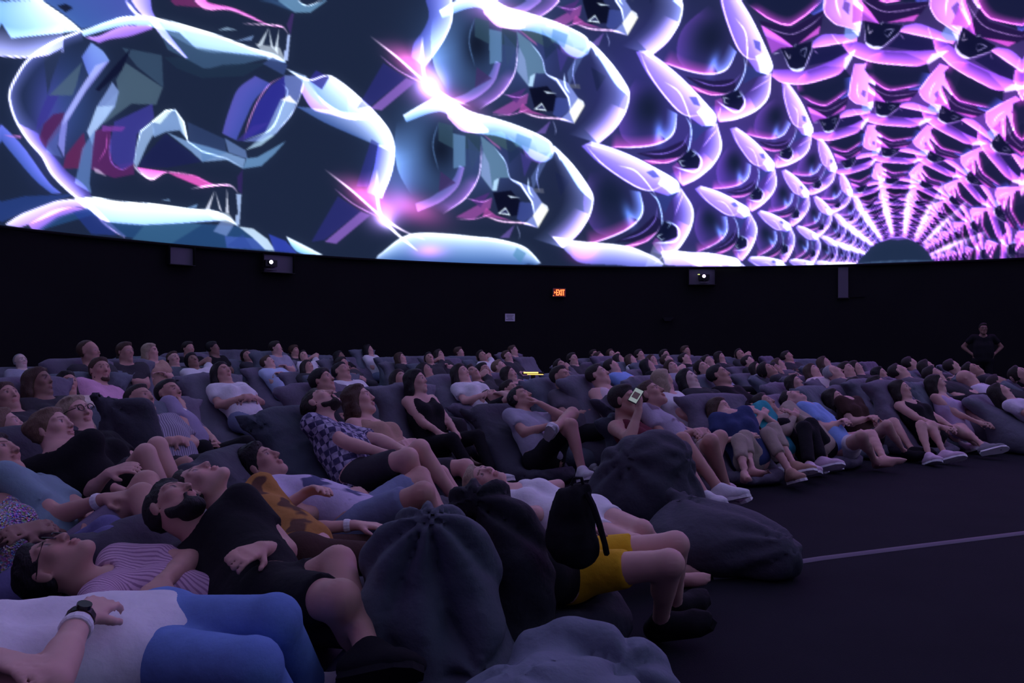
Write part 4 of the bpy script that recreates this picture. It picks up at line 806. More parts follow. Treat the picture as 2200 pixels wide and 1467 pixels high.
def hair_field(J, style, sc=1., seed=0):
    c, f, u = J['hd'], J['hf'], J['hu']; s = np.cross(u, f); M = np.array([f, s, u]); F = Field()
    p = lambda a, b, e: c+(f*a+s*b+u*e)*sc
    def pl(a, e, o): v = f*a+u*e; return (v, v@c+o*sc)
    front = pl(.8, -.6, .024)
    if style in ('short', 'curly', 'receding', 'buzz'):
        g = {'short': 1., 'curly': 1.14, 'receding': .97, 'buzz': .955}[style]
        if style == 'receding': front = pl(.72, -.69, -.03)
        F.ell(p(-.02, 0, .04), M, V(.106, .083, .097)*sc*g, .01, (front, pl(-.35, -.94, .068)))
        if style != 'receding':
            F.ell(p(.035, .01, .1), M, V(.05, .06, .026)*sc*g, .02)
        for m in (-1, 1): F.ell(p(-.03, m*.058, 0), M, V(.05, .026, .07)*sc, .02, (pl(.9, .4, -.01), pl(-.2, -1, .055)))
    else:
        F.ell(p(-.02, 0, .036), M, V(.111, .092, .101)*sc, .01, (front,))
        F.ell(p(.03, .025, .096), M, V(.05, .05, .024)*sc, .02); F.ell(p(.03, -.025, .096), M, V(.05, .05, .024)*sc, .02)
        if style == 'bun': F.ball(p(-.11, 0, .07), .05*sc, .02); [F.ell(p(-.03, m*.06, -.005), M, V(.05, .028, .07)*sc, .02, (pl(.9, .4, -.01),)) for m in (-1, 1)]
        else:
            L = .26 if style == 'long' else .13
            g = V(0, 0, -1); dn = nrm(-u*.75+g*.35-f*.25)
            for m in (-1, 1):
                F.cone(p(-.01, m*.07, .03), p(-.022, m*.086, -.09), .034*sc, .032*sc, .02)
                F.cone(p(-.022, m*.086, -.09), p(-.03, m*.095, -.09)+dn*L*.8, .034*sc, .022*sc, .02)
                F.cone(p(-.06, m*.05, -.02), p(-.065, m*.05, -.06)+dn*L, .05*sc, .032*sc, .02)
            F.cone(p(-.08, 0, -.02), p(-.07, 0, -.08)+dn*L, .05*sc, .035*sc, .02)
    return F
def beard_field(J, sc=1., full=1.):
    c, f, u = J['hd'], J['hf'], J['hu']; s = np.cross(u, f); M = np.array([f, s, u]); F = Field()
    p = lambda a, b, e: c+(f*a+s*b+u*e)*sc
    v = nrm(u*.8+f*.6); cut = (v, v@p(.1, 0, -.075))
    F.ell(p(.05, 0, -.098), M, V(.05, .046, .034)*sc*full, .012, (cut,))
    for m in (-1, 1):
        F.cone(p(-.002, m*.058, -.015), p(.02, m*.052, -.075), .014*sc, .019*sc*full, .012); F.cone(p(.02, m*.052, -.075), p(.075, m*.018, -.11), .019*sc*full, .02*sc*full, .015)
        F.cone(p(.104, m*.002, -.044), p(.09, m*.027, -.062), .0065*sc, .007*sc, .006); F.cone(p(.09, m*.027, -.062), p(.08, m*.024, -.09), .008*sc, .012*sc, .01)
    return F

LOD = {'near': (.02, .0063, .0098), 'mid': (.035, .0122, .022), 'far': (.052, .017, .045)}
def rng(a, b=None, pad=.1, st=.005):
    b = a if b is None else b
    return [(min(a[i], b[i])-pad, max(a[i], b[i])+pad, st) for i in range(3)]
def make_person(J, spec, lod='near', seed=0):
    """returns the meshes of one figure in its own frame: {'body': mesh, 'hair': ...}"""
    h, hh, hn = LOD[lod]; fem = spec.get('fem', 0); w = spec.get('w', .9 if fem else 1.); sc = spec.get('head', .96 if fem else 1.)
    out = {}
    B = Field(); torso(B, J, w, fem); pelvis(B, J, w)
    for S in 'LR': leg(B, J, S, w); foot(B, J, S, w=.95 if fem else 1.)
    for S in 'LR': arm(B, J, S, w*.95)
    head(B, J, sc, jaw=.9 if fem else 1.05, nose=.85 if fem else 1.)
    for S in 'LR': hand(B, J, S, spec.get('curl', .55), sc=.93 if fem else 1.)
    fine = [[], [], []]
    rs = [rng(J['hd'], None, .112, hh)]
    for S in 'LR': rs.append(rng(J['wr'+S]+J['hd'+S]*.09, None, .07, hn))
    for r in rs:
        for i in range(3): fine[i].append(r[i])
    P, Q = solid(B, h, fine, it=1)
    me = mesh_of('body', P, Q); colour_attr(me, face_colour(P, J, sc, spec.get('brow', 1.))); out['body'] = me
    # clothing
    cl = {'near': .011, 'mid': .013, 'far': .017}[lod]; hc = {'near': .0150, 'mid': .026, 'far': .038}[lod]
    top = spec.get('top', 'tshirt')
    if top:
        F = Field(); tank = top in ('tank', 'strap'); torso(F, J, w, fem, cl*1.15, hem=-.5 if spec.get('untuck') else -.3, tank=tank); F.cone(J['pel'], J['pel']*.6+J['chest']*.4, .117*w+cl, .102*w+cl, .05, cuta=-.45); F.cone(J['hiL']*.7+J['hiR']*.3, J['hiR']*.7+J['hiL']*.3, .112*w+cl, .112*w+cl, .05)
        if not tank:
            for S in 'LR': arm(F, J, S, w*.95, cl, {'tshirt': .62, 'shirt': .7, 'long': 1.9}[top])
        t, sd, n = frames(J)
        F.ell(J['neck']+t*.02+n*.03, np.array([n, sd, t]), (.09, .075, .062 if not tank else .1) if top != 'strap' else (.13, .11, .12), .012, sub=True)
        P, Q = solid(F, hc, noise=wrinkle(seed, spec.get('fold', .011 if lod == 'near' else .008), .12, 6, out=True), it=1)
        out['top'] = mesh_of('shirt', P, Q)
    bot = spec.get('bottom', 'shorts')
    if bot:
        F = Field(); pelvis(F, J, w, cl*.8)
        L = {'shorts': .78, 'brief': .42, 'jeans': 1.93, 'skirt': .7, 'capri': 1.55}[bot]; L = spec.get('blen', L)
        for S in 'LR': leg(F, J, S, w, cl*(1.3 if bot in ('shorts', 'skirt') else .9), L, k=.06 if bot == 'skirt' else .03)
        P, Q = solid(F, hc, noise=wrinkle(seed+7, .009, .12, 6, out=True), it=1)
        out['bottom'] = mesh_of('trousers', P, Q)
    if spec.get('shoes', 'sneaker') == 'sneaker':
        for S in 'LR':
            F = Field(); foot(F, J, S, .008, k=.02); P, Q = solid(F, {'near': .0125, 'mid': .018}.get(lod, .024), it=1); out['shoe'+S] = mesh_of('shoe', P, Q)
            an, d = J['an'+S], J['to'+S]; sh = nrm(an-J['kn'+S]); dn = nrm(sh-d*(sh@d)); sd = nrm(np.cross(dn, d))
            if lod != 'far':
                o = [(-.075, 0), (-.06, .03), (.0, .034), (.07, .041), (.13, .045), (.18, .03), (.2, .0), (.18, -.032), (.13, -.046), (.07, -.04), (0, -.034), (-.06, -.03)]
                v = [an+d*a+sd*b+dn*.07 for a, b in o]+[an+d*a*1.02+sd*b*1.04+dn*.092 for a, b in o]; k = len(o)
                me = bpy.data.meshes.new('sole'); me.from_pydata([tuple(q) for q in v], [], [list(range(k)), list(range(k, 2*k))[::-1]]+[[i, k+i, k+(i+1) % k, (i+1) % k] for i in range(k)]); out['sole'+S] = me
    st = spec.get('hair', 'short')
    if st != 'bald':
        F = hair_field(J, st, sc, seed)
        P, Q = solid(F, hh*1.35, noise=wrinkle(seed+3, {'curly': .016, 'buzz': .001}.get(st, .011), {'curly': .04}.get(st, .055), 6), it=1)
        out['hair'] = mesh_of('hair', P, Q)
    if spec.get('beard'):
        P, Q = solid(beard_field(J, sc, spec['beard']), hh*1.2, noise=wrinkle(seed+5, .004, .02), it=1); out['beard'] = mesh_of('beard', P, Q)
    if spec.get('glasses'):
        c, f, u = J['hd'], J['hf'], J['hu']; s = np.cross(u, f); p = lambda a, b, e: c+(f*a+s*b+u*e)*sc
        m = MB()
        for q in (-1, 1):
            ring = [p(.108-.006*math.cos(x)*1, q*.033+.025*math.cos(x), .008+.019*math.sin(x)) for x in np.linspace(0, 2*math.pi, 17)]
            m.tube(ring, .0024, 5, False); m.tube([p(.1, q*.058, .012), p(.05, q*.08, .014), p(-.015, q*.083, .012)], .0022, 5)
        m.tube([p(.112, -.009, .012), p(.114, 0, .015), p(.112, .009, .012)], .0022, 5)
        me = bpy.data.meshes.new('glasses'); me.from_pydata([tuple(q) for q in m.v], [], m.f); out['glasses'] = me
    if spec.get('watch'):
        a, b = J['wr'+spec['watch']], J['el'+spec['watch']]; q = nrm(b-a); m = MB(); m.tube([a-q*.012, a-q*.004, a+q*.012], [.031*w, .034*w, .032*w], 14); m.tube([a+J['hn'+spec['watch']]*-.03, a+J['hn'+spec['watch']]*-.04], .017, 12); me = bpy.data.meshes.new('watch'); me.from_pydata([tuple(x) for x in m.v], [], m.f); out['watch'] = me
    if spec.get('band'):
        for S in spec['band']:
            a, b = J['wr'+S], J['el'+S]; q = nrm(b-a); m = MB(); m.tube([a+q*.022, a+q*.03, a+q*.045, a+q*.05], [.033*w, .036*w, .037*w, .034*w], 14); me = bpy.data.meshes.new('wristband'); me.from_pydata([tuple(x) for x in m.v], [], m.f); out['band'+S] = me
    return out
PART = {'top': 'shirt', 'bottom': 'trousers', 'shoeL': 'shoe', 'shoeR': 'shoe', 'soleL': 'sole', 'soleR': 'sole', 'hair': 'hair', 'beard': 'beard', 'glasses': 'glasses', 'bandL': 'wristband', 'bandR': 'wristband', 'watch': 'wristwatch'}
BOT = {'shorts': 'shorts', 'brief': 'shorts', 'jeans': 'trousers', 'skirt': 'skirt', 'capri': 'trousers'}
def put_person(meshes, mats, loc, rz, spec, label, group='people in the audience'):
    """link one figure; materials sit on the objects so that copies can differ"""
    def one(name, me, m, par=None):
        o = bpy.data.objects.new(name, me); COL.objects.link(o)
        if not me.materials: me.materials.append(None)
        o.material_slots[0].link = 'OBJECT'; o.material_slots[0].material = m
        if par is not None: o.parent = par
        return o
    r = one('person', meshes['body'], mats['skin']); r.location = loc; r.rotation_euler = (0, 0, rz)
    tag(r, label, 'person', group)
    sh = {}
    for k, me in meshes.items():
        if k == 'body': continue
        nm = PART[k] if k != 'bottom' else BOT[spec.get('bottom', 'shorts')]
        mk = {'top': 'top', 'bottom': 'bottom', 'shoeL': 'shoe', 'shoeR': 'shoe', 'soleL': 'sole', 'soleR': 'sole', 'hair': 'hair', 'beard': 'hair', 'glasses': 'frame', 'bandL': 'band', 'bandR': 'band', 'watch': 'frame'}[k]
        par = sh.get(k[-1]) if k.startswith('sole') else r
        o = one(nm, me, mats[mk], par)
        if k.startswith('shoe'): sh[k[-1]] = o
    return r

# ---------------------------------------------------------------- beanbags
def bag_field(J, rec=45, width=.84, back=None, seatlen=.36, w=1., carve=True):
    """pillow-shaped beanbag: thick seat, wedge back that thins to a straight seam with two corners, pressed in by whoever lies on it"""
    F = Field(); r = math.radians(max(8, min(rec+3, 66))); t = V(-math.cos(r), 0, math.sin(r)); n = V(math.sin(r), 0, math.cos(r))
    P = np.array(J['pel'])*V(1, 0, 1)+V(0, J['pel'][1], 0); L = back or .74; b0 = V(P[0]-.06, P[1], max(P[2]-.13, .1)); W = width/2
    g = max(P[2]*.47, .09)
    for y in (-1, -.5, 0, .5, 1):
        q = V(0, y*(W-.15), 0)
        F.cone(V(P[0]-.30, P[1], g)+q, V(P[0]+seatlen*(1-.2*y*y), P[1], g*.72)+q, g, g*.68, .1)
        F.cone(b0-n*.13+q, b0+t*L+q*1.15-n*.1, .17, .05, .12)
        F.cone(V(P[0]-.42, P[1], .12)+q*.9, b0+t*L*.5+q-n*.16, .16, .11, .12)
    top = b0+t*L-n*.1
    F.cone(top+V(0, W-.03, 0), top-V(0, W-.03, 0), .05, .05, .08)
    for m in (-1, 1): F.cone(top+V(0, m*(W-.12), 0)-t*.1, top+V(0, m*(W+.05), 0)+t*.04, .07, .022, .07)
    if not carve: return F
    C = Field(); torso(C, J, w, 0, .002); pelvis(C, J, w, .0); C.pr = [p for p in C.pr]
    for S in 'LR': leg(C, J, S, w, .002); arm(C, J, S, w, .002); C.cone(J['wr'+S], J['wr'+S]+J['hd'+S]*.16, .04, .03, .02)
    C.ball(J['hd']-J['hf']*.015, .108, .04); C.ball(J['hd']+J['hf']*.06, .09, .04)
    for p in C.pr:
        p = list(p); p[-1] = True
        if p[0] == 'c': p[5] = .05; p[6] = p[7] = None
        F.pr.append(tuple(p))
    return F
# ---------------------------------------------------------------- who sits where (metres, camera at the origin, y away from it)
CROWD = [
 {'name': 'jeans', 'loc': [-0.97, 2.16, 0.0], 'az': 0, 'lod': 'near', 'spec': {'top': 'tshirt', 'bottom': 'jeans', 'hair': 'short', 'untuck': 1, 'band': 'R', 'watch': 'R', 'w': 1.02, 'bagw': 0.5}, 'col': {'skin': 1, 'top': 'white', 'bottom': 'denim_bright', 'hair': 'dark', 'band': 'paper'}, 'label': 'person in white t-shirt and light blue jeans lying at the bottom left corner', 'J': {'pel': [0.0, 0.0, 0.338], 'chest': [-0.221, -0.169, 0.373], 'neck': [-0.376, -0.298, 0.449], 'cn': [0.248, 0.046, 0.968], 'hu': [-0.927, 0.0, 0.375], 'hf': [0.375, 0.0, 0.927], 'hd': [-0.43, -0.381, 0.539], 'shL': [-0.469, -0.143, 0.456], 'hiL': [-0.051, 0.074, 0.365], 'elL': [-0.299, -0.369, 0.438], 'wrL': [-0.128, -0.527, 0.525], 'hdL': [0.912, -0.401, 0.085], 'hnL': [0.052, -0.092, -0.994], 'knL': [0.333, -0.099, 0.457], 'anL': [0.359, 0.177, 0.149], 'toL': [0.917, 0.313, 0.249], 'shR': [-0.243, -0.428, 0.412], 'hiR': [-0.016, -0.096, 0.341], 'elR': [0.002, -0.554, 0.488], 'wrR': [-0.065, -0.319, 0.54], 'hdR': [-0.007, 0.998, 0.066], 'hnR': [-0.31, 0.061, -0.949], 'knR': [0.347, -0.314, 0.423], 'anR': [0.379, -0.037, 0.117], 'toR': [0.917, -0.313, 0.249]}, 'rec': 18},
 {'name': 'stripe', 'loc': [-0.987, 2.802, 0.0], 'az': 3, 'lod': 'near', 'spec': {'top': 'shirt', 'bottom': 'jeans', 'hair': 'short', 'glasses': 1, 'bagw': 0.5, 'bagl': 0.72}, 'col': {'skin': 2, 'top': 'pink_stripe', 'bottom': 'charcoal', 'hair': 'black'}, 'label': 'person in pink striped shirt and glasses with folded arms, lying back', 'J': {'pel': [0.0, 0.0, 0.204], 'chest': [-0.25, -0.077, 0.315], 'neck': [-0.451, -0.14, 0.362], 'cn': [0.325, 0.014, 0.946], 'hu': [-0.998, 0.0, 0.07], 'hf': [0.07, 0.0, 0.998], 'hd': [-0.568, -0.181, 0.444], 'shL': [-0.461, 0.044, 0.399], 'hiL': [0.016, 0.087, 0.227], 'elL': [-0.183, -0.018, 0.415], 'wrL': [-0.175, -0.268, 0.416], 'hdL': [0.065, -0.998, -0.005], 'hnL': [-0.173, -0.006, -0.985], 'knL': [0.435, -0.002, 0.27], 'anL': [0.817, -0.065, 0.121], 'toL': [0.822, 0.446, 0.354], 'shR': [-0.359, -0.304, 0.37], 'hiR': [0.006, -0.091, 0.205], 'elR': [-0.238, -0.561, 0.38], 'wrR': [-0.2, -0.316, 0.349], 'hdR': [0.125, 0.99, -0.07], 'hnR': [-0.18, -0.047, -0.983], 'knR': [0.401, -0.252, 0.256], 'anR': [0.794, -0.27, 0.125], 'toR': [0.822, -0.446, 0.354]}, 'rec': 10},
 {'name': 'beard', 'loc': [-0.848, 2.615, 0.0], 'az': -38, 'lod': 'near', 'spec': {'top': 'tshirt', 'bottom': 'shorts', 'hair': 'short', 'beard': 1.12, 'watch': 'R', 'bagw': 0.6}, 'col': {'skin': 2, 'top': 'black', 'bottom': 'black', 'hair': 'black', 'band': 'black', 'shoe': 'black', 'sole': 'black'}, 'label': 'bearded person in black t-shirt with bare knees up, behind the striped shirt', 'J': {'pel': [0.0, 0.0, 0.283], 'chest': [-0.26, 0.05, 0.373], 'neck': [-0.456, 0.053, 0.48], 'cn': [0.105, -0.873, 0.476], 'hu': [-0.927, 0.0, 0.375], 'hf': [0.363, 0.242, 0.9], 'hd': [-0.558, -0.018, 0.57], 'shL': [-0.355, 0.147, 0.599], 'hiL': [-0.076, -0.023, 0.233], 'elL': [-0.129, 0.187, 0.43], 'wrL': [0.005, -0.011, 0.503], 'hdL': [0.404, -0.91, 0.094], 'hnL': [-0.316, -0.235, -0.919], 'knL': [0.251, 0.116, 0.47], 'anL': [0.594, -0.055, 0.315], 'toL': [0.913, 0.317, 0.256], 'shR': [-0.498, -0.025, 0.317], 'hiR': [0.063, -0.009, 0.348], 'elR': [-0.214, 0.019, 0.318], 'wrR': [-0.373, 0.211, 0.312], 'hdR': [-0.22, 0.973, -0.076], 'hnR': [-0.377, -0.156, -0.913], 'knR': [0.479, -0.061, 0.443], 'anR': [0.355, 0.165, 0.118], 'toR': [0.913, -0.317, 0.256]}, 'rec': 24},
 {'name': 'brownprint', 'loc': [-0.873, 3.136, 0.0], 'az': 0, 'lod': 'near', 'spec': {'top': 'tshirt', 'bottom': 'jeans', 'hair': 'short', 'band': 'R', 'nobag': 1, 'w': 0.84}, 'col': {'skin': 1, 'top': 'ochre_print', 'bottom': 'brown_dark', 'hair': 'dark', 'band': 'paper'}, 'label': 'person with chin raised in ochre patterned top, just behind the bearded head', 'J': {'pel': [0.0, 0.0, 0.331], 'chest': [-0.216, 0.169, 0.385], 'neck': [-0.395, 0.28, 0.455], 'cn': [0.253, 0.667, -0.701], 'hu': [-0.999, 0.0, 0.052], 'hf': [0.052, 0.0, 0.999], 'hd': [-0.508, 0.263, 0.561], 'shL': [-0.466, 0.181, 0.317], 'hiL': [0.001, 0.09, 0.315], 'elL': [-0.259, 0.364, 0.391], 'wrL': [-0.052, 0.352, 0.53], 'hdL': [0.696, -0.654, 0.295], 'hnL': [-0.003, -0.414, -0.91], 'knL': [0.365, 0.316, 0.285], 'anL': [0.75, 0.39, 0.146], 'toL': [0.822, 0.445, 0.355], 'shR': [-0.264, 0.357, 0.557], 'hiR': [0.032, -0.083, 0.347], 'elR': [-0.068, 0.246, 0.378], 'wrR': [0.183, 0.252, 0.399], 'hdR': [0.996, 0.062, -0.057], 'hnR': [-0.056, -0.011, -0.998], 'knR': [0.417, 0.103, 0.296], 'anR': [0.789, 0.194, 0.136], 'toR': [0.822, -0.445, 0.355]}, 'rec': 22},
 {'name': 'print', 'loc': [-0.781, 3.908, 0.0], 'az': -6, 'lod': 'near', 'spec': {'top': 'tshirt', 'bottom': 'shorts', 'hair': 'curly'}, 'col': {'skin': 2, 'top': 'white_print', 'bottom': 'grey_blue', 'hair': 'black'}, 'label': 'person with dark curly hair in white printed t-shirt, knees bare', 'J': {'pel': [0.0, 0.0, 0.295], 'chest': [-0.263, 0.041, 0.382], 'neck': [-0.474, 0.07, 0.438], 'cn': [0.314, 0.249, 0.916], 'hu': [-0.719, 0.0, 0.695], 'hf': [0.695, 0.0, 0.719], 'hd': [-0.568, 0.109, 0.554], 'shL': [-0.435, 0.234, 0.365], 'hiL': [-0.006, 0.089, 0.281], 'elL': [-0.156, 0.278, 0.329], 'wrL': [-0.052, 0.072, 0.425], 'hdL': [0.331, -0.936, 0.119], 'hnL': [-0.514, -0.285, -0.809], 'knL': [0.225, 0.406, 0.457], 'anL': [0.435, 0.11, 0.256], 'toL': [0.891, 0.342, 0.297], 'shR': [-0.456, -0.111, 0.466], 'hiR': [-0.002, -0.09, 0.288], 'elR': [-0.205, -0.187, 0.354], 'wrR': [-0.053, -0.001, 0.424], 'hdR': [0.433, 0.899, 0.065], 'hnR': [-0.478, 0.29, -0.829], 'knR': [0.373, -0.177, 0.48], 'anR': [0.411, 0.11, 0.183], 'toR': [0.891, -0.342, 0.297]}, 'rec': 36},
 {'name': 'plaid', 'loc': [-0.891, 4.611, 0.0], 'az': -32, 'lod': 'near', 'spec': {'top': 'shirt', 'bottom': 'shorts', 'hair': 'short', 'beard': 0.95}, 'col': {'skin': 1, 'top': 'plaid', 'bottom': 'charcoal', 'hair': 'dark'}, 'label': 'person in dark blue checked shirt and dark shorts on a beanbag', 'J': {'pel': [0.0, 0.0, 0.343], 'chest': [-0.193, 0.034, 0.543], 'neck': [-0.367, 0.051, 0.679], 'cn': [0.669, 0.287, 0.686], 'hu': [-0.927, 0.0, 0.375], 'hf': [0.347, 0.375, 0.86], 'hd': [-0.448, 0.079, 0.808], 'shL': [-0.357, 0.222, 0.612], 'hiL': [-0.025, 0.064, 0.284], 'elL': [-0.072, 0.222, 0.593], 'wrL': [0.167, 0.16, 0.554], 'hdL': [0.916, -0.394, -0.079], 'hnL': [-0.243, -0.386, -0.89], 'knL': [0.271, 0.199, 0.565], 'anL': [0.433, 0.372, 0.225], 'toL': [0.921, 0.307, 0.241], 'shR': [-0.313, -0.121, 0.713], 'hiR': [0.005, -0.064, 0.407], 'elR': [-0.048, -0.092, 0.61], 'wrR': [0.184, -0.019, 0.554], 'hdR': [0.902, 0.416, -0.115], 'hnR': [-0.283, 0.368, -0.886], 'knR': [0.408, -0.079, 0.558], 'anR': [0.453, 0.07, 0.174], 'toR': [0.921, -0.307, 0.241]}, 'rec': 44},
 {'name': 'tan', 'loc': [-0.727, 5.065, 0.0], 'az': -28, 'lod': 'near', 'spec': {'fem': 1, 'top': 'strap', 'bottom': 'shorts', 'hair': 'long', 'nobag': 1}, 'col': {'skin': 1, 'top': 'tan', 'bottom': 'charcoal', 'hair': 'brown'}, 'label': 'person with long brown hair and bare shoulders in tan top, beside the checked shirt', 'J': {'pel': [0.0, 0.0, 0.334], 'chest': [-0.177, 0.006, 0.528], 'neck': [-0.328, 0.008, 0.67], 'cn': [0.708, 0.159, 0.688], 'hu': [-0.469, 0.0, 0.883], 'hf': [0.794, 0.438, 0.422], 'hd': [-0.38, 0.02, 0.806], 'shL': [-0.329, 0.159, 0.62], 'hiL': [0.004, 0.085, 0.33], 'elL': [-0.107, 0.232, 0.488], 'wrL': [0.028, 0.048, 0.541], 'hdL': [0.39, -0.921, 0.007], 'hnL': [-0.702, -0.302, -0.646], 'knL': [0.395, 0.165, 0.396], 'anL': [0.625, 0.112, 0.085], 'toL': [0.897, 0.329, 0.295], 'shR': [-0.297, -0.147, 0.659], 'hiR': [0.002, -0.085, 0.328], 'elR': [-0.102, -0.212, 0.488], 'wrR': [0.029, -0.023, 0.541], 'hdR': [0.377, 0.926, 0.009], 'hnR': [-0.707, 0.294, -0.643], 'knR': [0.396, -0.142, 0.396], 'anR': [0.625, -0.088, 0.085], 'toR': [0.897, -0.329, 0.295]}, 'rec': 52},
 {'name': 'blackw', 'loc': [-2.043, 3.843, 0.0], 'az': -22, 'lod': 'near', 'spec': {'fem': 1, 'top': 'tshirt', 'bottom': 'jeans', 'hair': 'bun'}, 'col': {'skin': 1, 'top': 'black', 'bottom': 'black', 'hair': 'lightbrown'}, 'label': 'person with pinned light brown hair in black top seen in profile on the left', 'J': {'pel': [0.0, 0.0, 0.255], 'chest': [-0.126, -0.039, 0.483], 'neck': [-0.21, -0.086, 0.668], 'cn': [-0.593, 0.794, -0.137], 'hu': [-0.5, 0.0, 0.866], 'hf': [0.824, 0.309, 0.476], 'hd': [-0.315, -0.038, 0.756], 'shL': [-0.292, -0.18, 0.567], 'hiL': [0.02, 0.084, 0.259], 'elL': [-0.096, -0.008, 0.509], 'wrL': [0.126, 0.04, 0.448], 'hdL': [0.974, -0.177, -0.142], 'hnL': [-0.21, -0.468, -0.859], 'knL': [0.404, 0.143, 0.371], 'anL': [0.667, 0.081, 0.09], 'toL': [0.892, 0.336, 0.303], 'shR': [-0.085, -0.0, 0.71], 'hiR': [0.011, -0.084, 0.272], 'elR': [-0.056, -0.054, 0.447], 'wrR': [0.138, -0.084, 0.576], 'hdR': [0.926, 0.223, 0.305], 'hnR': [0.115, 0.602, -0.79], 'knR': [0.398, -0.146, 0.371], 'anR': [0.668, -0.121, 0.091], 'toR': [0.892, -0.336, 0.303]}, 'rec': 50},
 {'name': 'glassesw', 'loc': [-2.19, 4.211, 0.0], 'az': -22, 'lod': 'near', 'spec': {'fem': 1, 'top': 'tshirt', 'bottom': 'shorts', 'hair': 'bob', 'glasses': 1, 'nobag': 1}, 'col': {'skin': 1, 'top': 'black', 'bottom': 'charcoal', 'hair': 'blond'}, 'label': 'person with blond hair and dark glasses in black top, behind the profile face', 'J': {'pel': [0.0, 0.0, 0.317], 'chest': [-0.159, 0.036, 0.523], 'neck': [-0.297, 0.063, 0.676], 'cn': [0.773, 0.026, 0.634], 'hu': [-0.438, 0.0, 0.899], 'hf': [0.898, -0.035, 0.438], 'hd': [-0.392, 0.084, 0.784], 'shL': [-0.276, 0.212, 0.624], 'hiL': [-0.014, 0.081, 0.294], 'elL': [-0.036, 0.209, 0.503], 'wrL': [0.178, 0.136, 0.439], 'hdL': [0.894, -0.426, -0.138], 'hnL': [-0.344, -0.455, -0.822], 'knL': [0.204, 0.114, 0.633], 'anL': [0.412, 0.129, 0.303], 'toL': [0.895, 0.332, 0.299], 'shR': [-0.296, -0.095, 0.661], 'hiR': [0.02, -0.082, 0.328], 'elR': [-0.065, -0.086, 0.527], 'wrR': [0.149, -0.027, 0.449], 'hdR': [0.901, 0.4, -0.168], 'hnR': [-0.354, 0.452, -0.819], 'knR': [0.297, -0.053, 0.62], 'anR': [0.505, -0.046, 0.29], 'toR': [0.895, -0.332, 0.299]}, 'rec': 52},
 {'name': 'teal', 'loc': [-1.921, 3.38, 0.0], 'az': -32, 'lod': 'near', 'spec': {'top': 'shirt', 'bottom': 'shorts', 'hair': 'short', 'band': 'R'}, 'col': {'skin': 2, 'top': 'teal_grey', 'bottom': 'violet_grey', 'hair': 'dark', 'band': 'paper'}, 'label': 'person in grey teal shirt at the left edge with hand on lap', 'J': {'pel': [0.0, 0.0, 0.219], 'chest': [-0.196, -0.045, 0.415], 'neck': [-0.34, -0.071, 0.579], 'cn': [0.512, 0.61, 0.605], 'hu': [-0.695, 0.0, 0.719], 'hf': [0.652, 0.423, 0.63], 'hd': [-0.46, -0.112, 0.666], 'shL': [-0.403, 0.084, 0.502], 'hiL': [-0.044, 0.077, 0.2], 'elL': [-0.124, 0.09, 0.443], 'wrL': [0.11, 0.003, 0.424], 'hdL': [0.896, -0.442, -0.038], 'hnL': [-0.19, -0.305, -0.933], 'knL': [0.106, 0.263, 0.557], 'anL': [0.459, 0.181, 0.357], 'toL': [0.906, 0.325, 0.272], 'shR': [-0.214, -0.196, 0.625], 'hiR': [0.043, -0.07, 0.257], 'elR': [-0.027, -0.07, 0.449], 'wrR': [0.19, 0.021, 0.533], 'hdR': [0.874, 0.455, 0.17], 'hnR': [-0.028, 0.397, -0.918], 'knR': [0.309, 0.114, 0.54], 'anR': [0.672, 0.015, 0.367], 'toR': [0.906, -0.325, 0.272]}, 'rec': 36},
 {'name': 'sequin', 'loc': [-1.944, 3.04, 0.0], 'az': -25, 'lod': 'near', 'spec': {'fem': 1, 'top': 'tank', 'bottom': 'jeans', 'hair': 'long', 'bagw': 0.5}, 'col': {'skin': 3, 'top': 'sequin', 'bottom': 'denim_violet', 'hair': 'dark'}, 'label': 'person in glittering silver top and violet jeans at the left edge', 'J': {'pel': [0.0, 0.0, 0.213], 'chest': [-0.191, 0.013, 0.393], 'neck': [-0.331, 0.026, 0.546], 'cn': [0.708, 0.127, 0.695], 'hu': [-0.695, 0.0, 0.719], 'hf': [0.719, 0.0, 0.695], 'hd': [-0.472, 0.023, 0.583], 'shL': [-0.309, 0.179, 0.51], 'hiL': [-0.071, 0.044, 0.2], 'elL': [-0.096, 0.243, 0.36], 'wrL': [0.0, 0.052, 0.455], 'hdL': [0.332, -0.934, 0.135], 'hnL': [-0.482, -0.291, -0.826], 'knL': [0.208, 0.222, 0.431], 'anL': [0.536, 0.089, 0.267], 'toL': [0.884, 0.345, 0.315], 'shR': [-0.293, -0.128, 0.55], 'hiR': [0.062, -0.056, 0.228], 'elR': [-0.109, -0.206, 0.371], 'wrR': [0.001, -0.017, 0.456], 'hdR': [0.361, 0.926, 0.111], 'hnR': [-0.474, 0.285, -0.833], 'knR': [0.372, 0.109, 0.429], 'anR': [0.671, -0.086, 0.271], 'toR': [0.884, -0.345, 0.315]}, 'rec': 34},
